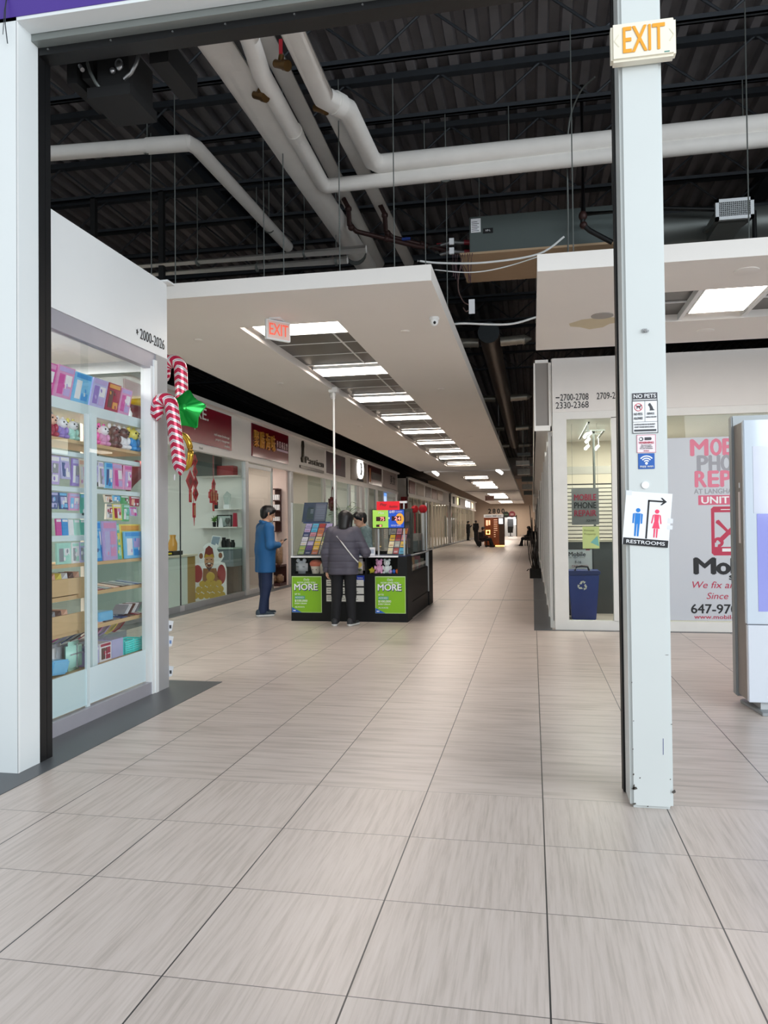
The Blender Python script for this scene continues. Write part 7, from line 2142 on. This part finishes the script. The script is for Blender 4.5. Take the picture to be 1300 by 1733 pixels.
def v3(a): return np.array(a, float)
def nrm(a): return a / np.linalg.norm(a)
def hand_caps(wrist, d, palm, side=1, curl=0.6):
    """palm and five fingers; d = pointing direction, palm = palm normal"""
    w, d, palm = v3(wrist), nrm(v3(d)), v3(palm)
    palm = nrm(palm - d * (palm @ d))
    s = np.cross(d, palm) * side
    out = []
    for o in (-0.024, -0.008, 0.008, 0.024):
        out.append((w + s * o * 0.6, w + d * 0.085 + s * o, 0.017, 0.0145, 0.012))
    for o, L in ((-0.029, 0.060), (-0.0095, 0.072), (0.0095, 0.078), (0.029, 0.068)):
        k0 = w + d * 0.085 + s * o
        k1 = k0 + (d * math.cos(curl * .5) + palm * math.sin(curl * .5)) * L * 0.52
        k2 = k1 + (d * math.cos(curl * 1.5) + palm * math.sin(curl * 1.5)) * L * 0.5
        out.append((k0, k1, 0.0095, 0.0088, 0.004))
        out.append((k1, k2, 0.0088, 0.0075, 0.004))
    t0 = w + d * 0.03 + s * 0.026
    t1 = t0 + (d * 0.7 + s * 0.6 + palm * 0.35) * 0.04
    t2 = t1 + (d * 0.9 + s * 0.15 + palm * 0.35) * 0.032
    out += [(t0, t1, 0.013, 0.0105, 0.008), (t1, t2, 0.0105, 0.0085, 0.004)]
    return out

def head_caps(c, f):
    """c = head centre; f = horizontal forward, nodding allowed"""
    c, f = v3(c), nrm(v3(f))
    up0 = np.array([0, 0, 1.0])
    r = nrm(np.cross(f, up0))
    u = np.cross(r, f)
    def p(x, y, z): return c + r * x + f * y + u * z
    caps = [(p(0, -0.02, 0.035), p(0, 0.0, 0.045), 0.088, 0.082), (p(0, 0.012, -0.03), p(0, 0.02, 0.02), 0.066, 0.072),
            (p(-0.018, 0.05, -0.075), p(0.018, 0.05, -0.075), 0.032, 0.032), (p(-.05, -0.0, -0.045), p(-0.02, 0.05, -0.08), 0.025, 0.022), (p(.05, 0.0, -0.045), p(0.02, 0.05, -0.08), 0.025, 0.022),
            (p(0, 0.088, 0.01), p(0, 0.104, -0.025), 0.009, 0.0135, 0.012), (p(-0.016, 0.084, -0.058), p(0.016, 0.084, -0.058), 0.008, 0.008, 0.008),
            (p(-.035, 0.075, 0.026), p(-.015, 0.085, 0.024), 0.010, 0.010, 0.012), (p(.035, 0.075, 0.026), p(.015, 0.085, 0.024), 0.010, 0.010, 0.012)]
    for s in (-1, 1):
        caps.append((p(s * 0.083, -0.012, -0.022), p(s * 0.088, -0.022, 0.018), 0.011, 0.017, 0.008))
    return caps, p

def person(name, label, loc, rot, s, J, look, skin, hair_fn, jacket, trousers, shoe, vox=0.0075, cvox=0.011, hem=0.68, groove=None, collar=True, jx=0.0, seated=False, quick=False, belly=0.0):
    """J: joint dictionary in metres for a 1.72 m figure, facing +y"""
    t = thing(name, label, 'person', loc)
    K = dict(rot=rot, loc=loc, scale=s)
    g = {k: v3(v) for k, v in J.items() if k not in ('hood', 'curl')}
    body = []
    hc, hp = head_caps(g['head'], look)
    body += hc
    body.append((g['neck'], g['head'] - np.array([0, 0.012, 0.06]), 0.056, 0.052))
    body.append((g['pelvis'], g['chest'], 0.10, 0.09, 0.05))
    body.append((g['chest'], g['neck'], 0.08, 0.055, 0.05))
    for q in 'lr':
        sh, e, w = g['sh' + q], g['el' + q], g['wr' + q]
        body += [(g['chest'] + np.array([0, 0, 0.06]), sh, 0.06, 0.05, 0.04), (sh, e, 0.046, 0.036), (e, w, 0.037, 0.025)]
        hd = g['hd' + q]
        sg_ = 1 if q == 'l' else -1
        body += hand_caps(w, hd, g['pm' + q], sg_, J.get('curl', (0.6,))[0]) if not quick else [(w, w + nrm(hd) * 0.13, 0.03, 0.02)]
        hip, kn, an = g['hip' + q], g['kn' + q], g['an' + q]
        body += [(g['pelvis'], hip, 0.10, 0.085, 0.05), (hip, kn, 0.082, 0.053), (kn, an, 0.053, 0.036)]
    sdf_obj('body', skin, t, body, vox, **K)
    # jacket
    jk = [(g['pelvis'] + np.array([-0.072, 0, 0.10]), g['chest'] + np.array([-0.085, 0, 0.03]), 0.135 + jx, 0.125 + jx, 0.06), (g['pelvis'] + np.array([0.072, 0, 0.10]), g['chest'] + np.array([0.085, 0, 0.03]), 0.135 + jx, 0.125 + jx, 0.06),
          (g['pelvis'] + np.array([-0.072, 0, -0.22]), g['pelvis'] + np.array([-0.072, 0, 0.1]), 0.14 + jx, 0.135 + jx, 0.05), (g['pelvis'] + np.array([0.072, 0, -0.22]), g['pelvis'] + np.array([0.072, 0, 0.1]), 0.14 + jx, 0.135 + jx, 0.05)]
    jk.append((g['pelvis'] + np.array([0, 0, 0.05]), g['chest'] + np.array([0, 0, 0.06]), 0.135 + jx, 0.13 + jx, 0.05))
    if seated:
        jk = jk[:2] + [(g['pelvis'] + np.array([-0.06, 0, 0]), g['pelvis'] + np.array([0.06, 0, 0]), 0.15, 0.15, 0.05)]
    jk.append((g['chest'] + np.array([0, 0, 0.08]), g['neck'] + np.array([0, 0, -0.02]), 0.11, 0.07, 0.05))
    for q in 'lr':
        sh, e, w = g['sh' + q], g['el' + q], g['wr' + q]
        jk += [(g['chest'] + np.array([0, 0, 0.07]), sh, 0.09, 0.082, 0.05), (sh, e, 0.08 + jx * .5, 0.066 + jx * .5, 0.03), (e, w * 0.97 + e * 0.03, 0.066 + jx * .5, 0.05 + jx * .3, 0.03)]
        jk.append((w * 0.93 + e * 0.07, w * 0.98 + e * 0.02, 0.046, 0.044, 0.015))
    if collar:
        for a in range(8):
            th0, th1 = a * PI / 4, (a + 1) * PI / 4
            n0 = g['neck'] + np.array([0.068 * math.cos(th0), 0.07 * math.sin(th0), 0.015 - 0.02 * math.sin(th0)])
            n1 = g['neck'] + np.array([0.068 * math.cos(th1), 0.07 * math.sin(th1), 0.015 - 0.02 * math.sin(th1)])
            jk.append((n0, n1, 0.022, 0.022, 0.015))
    if 'hood' in J:
        for h in J['hood']:
            jk.append(h)
    cl = None if seated else (lambda X, Y, Z: hem - Z)
    if not seated:
        hd_z = hem
        cl = lambda X, Y, Z: np.where(np.abs(X) < 0.25, hd_z - Z, -1.0)
    jo = sdf_obj('jacket', jacket, t, jk, cvox, clip=cl, groove=groove, **K)
    # trousers
    tr = []
    for q in 'lr':
        hip, kn, an = g['hip' + q], g['kn' + q], g['an' + q]
        tr += [(g['pelvis'] + np.array([0, 0, 0.0]), hip, 0.105, 0.10, 0.05), (hip, kn, 0.102, 0.085, 0.03), (kn, an + np.array([0, 0.0, -0.02]), 0.08, 0.066, 0.03)]
    sdf_obj('trousers', trousers, t, tr, cvox, clip=None if seated else (lambda X, Y, Z: 0.055 - Z), **K)
    # hair
    caps, sub = hair_fn(hp)
    sdf_obj('hair', mat('black_hair', '#131214', 0.45, var=0.3, scale=60), t, caps, vox if not quick else cvox, sub=sub, **K)
    # shoes
    for q in 'lr':
        an = g['an' + q]
        d = nrm(v3(J.get('ft' + q, (0.12 if q == 'r' else -0.12, 1, 0))))
        z = an[2] - 0.08
        heel = np.array([an[0], an[1], z + 0.04]) - d * 0.055
        toe = np.array([an[0], an[1], z + 0.034]) + d * 0.165
        sc = [(heel, toe, 0.044, 0.034, 0.02), (heel + np.array([0, 0, 0.04]), heel + d * 0.10 + np.array([0, 0, 0.02]), 0.042, 0.04, 0.03)]
        zf = z
        so_ = sdf_obj('shoe', shoe, t, sc, min(cvox, 0.009) if not quick else cvox, clip=lambda X, Y, Z: zf + 0.030 - Z, **K)
        if not quick:
            ss = [(heel, toe, 0.049, 0.040, 0.02)]
            sdf_obj('sole', mat('sole_white', '#dcdcdc', 0.5), so_, ss, 0.009, clip=lambda X, Y, Z: np.maximum(zf + 0.002 - Z, Z - zf - 0.036), **K)
    # eyes and brows
    if not quick:
        for sgn in (-1, 1):
            e = hp(sgn * 0.031, 0.083, 0.008)
            cc, ss_ = math.cos(rot), math.sin(rot)
            w = v3(e) * s
            wp = Vector((w[0] * cc - w[1] * ss_ + loc[0], w[0] * ss_ + w[1] * cc + loc[1], w[2] + loc[2]))
            MB().ell(wp, 0.009, 0.009, 0.007, n=10, k=6).build('eye', M_ink, t, smooth='all')
    return t, hp, K

def short_hair(hp):
    caps = [(hp(0, -0.035, 0.045), hp(0, 0.01, 0.058), 0.096, 0.09), (hp(0, -0.055, -0.02), hp(0, -0.05, 0.03), 0.07, 0.085), (hp(-0.05, 0.06, 0.08), hp(0.05, 0.065, 0.078), 0.03, 0.032), (hp(-.075, -0.01, 0.0), hp(-.075, 0.02, 0.05), 0.018, 0.025), (hp(.075, -0.01, 0.0), hp(.075, 0.02, 0.05), 0.018, 0.025)]
    sub = [(hp(0, 0.10, -0.06), hp(0, 0.115, 0.015), 0.085, 0.07)]
    return caps, sub
def bob_hair(hp):
    caps = [(hp(0, -0.03, 0.045), hp(0, 0.005, 0.055), 0.098, 0.092), (hp(0, -0.06, -0.12), hp(0, -0.04, 0.03), 0.085, 0.10), (hp(-.085, -0.02, -0.11), hp(-.08, 0.0, 0.04), 0.035, 0.04), (hp(.085, -0.02, -0.11), hp(.08, 0.0, 0.04), 0.035, 0.04), (hp(-0.05, 0.06, 0.075), hp(0.05, 0.06, 0.075), 0.03, 0.03)]
    sub = [(hp(0, 0.12, -0.12), hp(0, 0.125, 0.02), 0.09, 0.075)]
    return caps, sub
M_skin = mat('skin', '#c99b80', 0.5, var=0.05)
M_skin2 = mat('skin_pale', '#d6aa92', 0.5, var=0.05)
STAND = dict(head=(0, 0.02, 1.60), neck=(0, -0.01, 1.45), chest=(0, 0, 1.26), pelvis=(0, 0, 0.95), shl=(-0.18, 0, 1.395), shr=(0.18, 0, 1.395),
             ell=(-0.23, -0.03, 1.12), elr=(0.23, -0.03, 1.12), wrl=(-0.22, 0.05, 0.87), wrr=(0.22, 0.05, 0.87), hdl=(0, 0.1, -1), hdr=(0, 0.1, -1), pml=(1, 0, 0), pmr=(-1, 0, 0),
             hipl=(-0.09, 0, 0.90), hipr=(0.09, 0, 0.90), knl=(-0.10, 0.01, 0.49), knr=(0.10, 0.01, 0.49), anl=(-0.11, -0.03, 0.08), anr=(0.11, -0.03, 0.08))

# --- man in the blue jacket
J = dict(STAND)
J.update(head=(0.0, 0.055, 1.605), neck=(0, -0.005, 1.46), ell=(-0.24, -0.02, 1.12), elr=(0.25, 0.0, 1.12), wrl=(-0.07, 0.18, 1.12), wrr=(0.09, 0.19, 1.12), hdl=(0.4, 0.8, 0.3), hdr=(-0.4, 0.8, 0.3), pml=(0.6, -0.3, 0.6), pmr=(-0.6, -0.3, 0.6),
         knl=(-0.11, 0.02, 0.49), knr=(0.09, -0.01, 0.49), anl=(-0.13, 0.03, 0.08), anr=(0.10, -0.09, 0.08))
t, hp, K = person('person', 'person in a blue jacket and navy trousers looking down, standing left of the black kiosk', (-4.17, 11.62, 0.0), math.radians(-52), 1.0, J, (0.05, 1, -0.22), M_skin, short_hair,
       mat('jacket_blue', '#1f5f97', 0.7, var=0.12, scale=5, bump=0.25), mat('trouser_navy', '#1b2a4d', 0.75, var=0.15, scale=6, bump=0.25), mat('shoe_navy', '#33414f', 0.6), hem=0.69)
def wpt(K, p):
    p = v3(p) * K['scale']
    c, s = math.cos(K['rot']), math.sin(K['rot'])
    return Vector((p[0] * c - p[1] * s + K['loc'][0], p[0] * s + p[1] * c + K['loc'][1], p[2] + K['loc'][2]))
b = MB()
for sgn in (-1, 1):
    ring = [wpt(K, hp(sgn * 0.033 + 0.022 * math.cos(a), 0.097, 0.006 + 0.017 * math.sin(a))) for a in [i * 2 * PI / 12 for i in range(13)]]
    b.tube(ring, 0.0016, n=5)
    b.tube([wpt(K, hp(sgn * 0.055, 0.095, 0.01)), wpt(K, hp(sgn * 0.086, 0.03, 0.012)), wpt(K, hp(sgn * 0.092, -0.02, 0.012))], 0.0016, n=5)
b.tube([wpt(K, hp(-0.011, 0.099, 0.008)), wpt(K, hp(0.011, 0.099, 0.008))], 0.0016, n=5)
b.build('glasses', M_black, t)
# a small phone held in both hands
c = wpt(K, (0.01, 0.295, 1.175))
fx, fy = Vector((math.cos(K['rot']), math.sin(K['rot']), 0)), Vector((-math.sin(K['rot']), math.cos(K['rot']), 0))
MB().obox(c, fx * 0.036, (fy * 0.8 + Z_ * 0.5).normalized() * 0.07, (fy * -0.5 + Z_ * 0.8).normalized() * 0.005).build('phone', M_black, None, 'dark phone held by the person in the blue jacket', 'phone', bevel=0.002)

# --- woman in the grey puffer jacket
J = dict(STAND)
J.update(head=(0.03, 0.05, 1.585), neck=(0.0, -0.01, 1.44), ell=(-0.265, -0.03, 1.09), elr=(0.335, 0.03, 1.09), wrl=(-0.275, 0.05, 0.83), wrr=(0.23, 0.24, 1.12), hdl=(0.05, 0.15, -1), hdr=(-0.6, 0.75, 0.0), pml=(1, 0.2, 0), pmr=(-0.2, -0.2, -1),
         hipl=(-0.10, 0, 0.88), hipr=(0.10, 0, 0.88), anl=(-0.125, -0.04, 0.08), anr=(0.125, -0.03, 0.08), knl=(-0.105, 0.01, 0.48), knr=(0.105, 0.01, 0.48), ftl=(-0.05, 1, 0), ftr=(0.35, 1, 0))
J['hood'] = [((-0.10, -0.075, 1.36), (0.10, -0.075, 1.36), 0.055, 0.055, 0.04), ((-0.11, -0.07, 1.37), (-0.09, 0.02, 1.47), 0.05, 0.04, 0.03), ((0.11, -0.07, 1.37), (0.09, 0.02, 1.47), 0.05, 0.04, 0.03), ((-0.05, -0.115, 1.28), (0.05, -0.115, 1.28), 0.05, 0.05, 0.05)]
def quilt(X, Y, Z):
    return np.where(Z < 1.26, 0.010 * np.clip((np.cos(2 * PI * (Z + 0.02) / 0.098) - 0.72) / 0.28, 0, 1), 0)
t, hp, K = person('person', 'person in a grey hooded puffer jacket at the kiosk counter, seen from behind', (-2.645, 10.62, 0.0), math.radians(2), 0.945, J, (0.25, 1, -0.15), M_skin2, bob_hair,
       mat('puffer_grey', '#4c4a58', 0.6, var=0.1, scale=6), mat('trouser_black', '#0d0f16', 0.8, var=0.2), mat('shoe_black', '#2a2c31', 0.6, var=0.5, scale=25), hem=0.765, groove=quilt, jx=0.02)
b = MB()
b.tube([wpt(K, (-0.06, -0.195, 1.345)), wpt(K, (0.02, -0.20, 1.25)), wpt(K, (0.10, -0.185, 1.14)), wpt(K, (0.185, -0.14, 1.02)), wpt(K, (0.235, -0.06, 0.95))], 0.009, n=6)
b.build('bag_strap', mat('strap_white', '#d9d9da', 0.5), t, smooth=True)

# --- clerk behind the counter
J = dict(STAND)
J.update(head=(0.0, 0.06, 1.59), ell=(-0.25, -0.01, 1.12), elr=(0.25, -0.01, 1.12), wrl=(-0.12, 0.22, 1.04), wrr=(0.13, 0.22, 1.04), hdl=(0.3, 0.9, -0.1), hdr=(-0.3, 0.9, -0.1), pml=(0.5, 0, -0.8), pmr=(-0.5, 0, -0.8))
person('person', 'person with short dark hair and a blue green patterned top serving inside the kiosk', (-2.65, 11.95, 0.0), math.radians(122), 0.945, J, (-0.05, 1, -0.3), M_skin2, short_hair,
       mat('knit_teal', '#4d6b76', 0.8, var=0.5, scale=22, bump=0.4, col2='#8aa3a6'), mat('trouser_black', '#0d0f16'), mat('shoe_black', '#2a2c31'), hem=0.80)

# --- far figures
SIT = dict(head=(0, 0.03, 1.15), neck=(0, 0.0, 1.0), chest=(0, -0.02, 0.82), pelvis=(0, -0.05, 0.50), shl=(-0.18, 0, 0.95), shr=(0.18, 0, 0.95), ell=(-0.23, 0.05, 0.70), elr=(0.23, 0.05, 0.70), wrl=(-0.10, 0.28, 0.66), wrr=(0.10, 0.28, 0.66),
           hdl=(0.3, 1, 0), hdr=(-0.3, 1, 0), pml=(1, 0, 0), pmr=(-1, 0, 0), hipl=(-0.09, 0.0, 0.50), hipr=(0.09, 0.0, 0.50), knl=(-0.11, 0.42, 0.50), knr=(0.11, 0.44, 0.52), anl=(-0.11, 0.46, 0.08), anr=(0.11, 0.62, 0.10))
def chair(x, y, rot, label):
    t = thing('chair', label, 'chair', (x, y, 0))
    c, s = math.cos(rot), math.sin(rot)
    fx, fy = Vector((c, s, 0)), Vector((-s, c, 0))
    o = Vector((x, y, 0))
    m = mat('chair_maroon', '#2c1518', 0.6)
    MB().obox(o + Z_ * 0.385, fx * 0.27, fy * 0.25, Z_ * 0.03).build('seat', m, t)
    MB().obox(o - fy * 0.27 + Z_ * 0.66, fx * 0.27, fy * 0.025, Z_ * 0.28).build('backrest', m, t)
    for i in (-1, 1):
        MB().obox(o + fx * i * 0.25 + Z_ * 0.60, fx * 0.025, fy * 0.22, Z_ * 0.02).build('armrest', m, t)
        for j in (-1, 1):
            MB().obox(o + fx * i * 0.24 + fy * j * 0.22 + Z_ * 0.18, fx * 0.02, fy * 0.02, Z_ * 0.18).build('leg', M_blackm, t)
MD = mat('cloth_dark', '#17161b', 0.8, var=0.2)
chair(-3.02, 47.6, math.radians(-90), 'dark maroon armchair in the far corridor in front of the orange machine')
person('person', 'person in dark clothes seated with legs stretched out before the orange vending machine', (-3.0, 47.6, -0.03), math.radians(-88), 1.0, SIT, (0, 1, -0.1), M_skin, short_hair, mat('cloth_maroon', '#2c1a22', 0.8), MD, M_blackm, vox=0.02, cvox=0.022, seated=True, quick=True)
chair(-0.22, 50.0, math.radians(75), 'dark chair against the right wall in the far corridor')
person('person', 'person in black seated by the right corridor wall reading something pale', (-0.23, 50.0, -0.03), math.radians(75), 1.0, SIT, (0, 1, -0.3), M_skin, bob_hair, MD, MD, M_blackm, vox=0.02, cvox=0.022, seated=True, quick=True)
MB().box(-0.72, 49.9, 0.68, -0.49, 50.25, 0.70).build('magazine', M_paper, None, 'pale magazine in the lap of the person by the right wall', 'magazine')
STN = dict(STAND)
person('person', 'person in dark clothes standing with back turned by the far left shops', (-5.2, 72.0, 0.0), math.radians(20), 1.02, STN, (0, 1, 0), M_skin, short_hair, MD, MD, M_blackm, vox=0.022, cvox=0.024, quick=True)
person('person', 'person in dark clothes raising an arm close to the far left shop glass', (-5.42, 66.0, 0.0), math.radians(-60), 0.98, {**STN, 'wrr': (0.3, 0.2, 1.35), 'hdr': (0.3, 0.3, 1)}, (0, 1, 0), M_skin, short_hair, MD, MD, M_blackm, vox=0.022, cvox=0.024, quick=True)
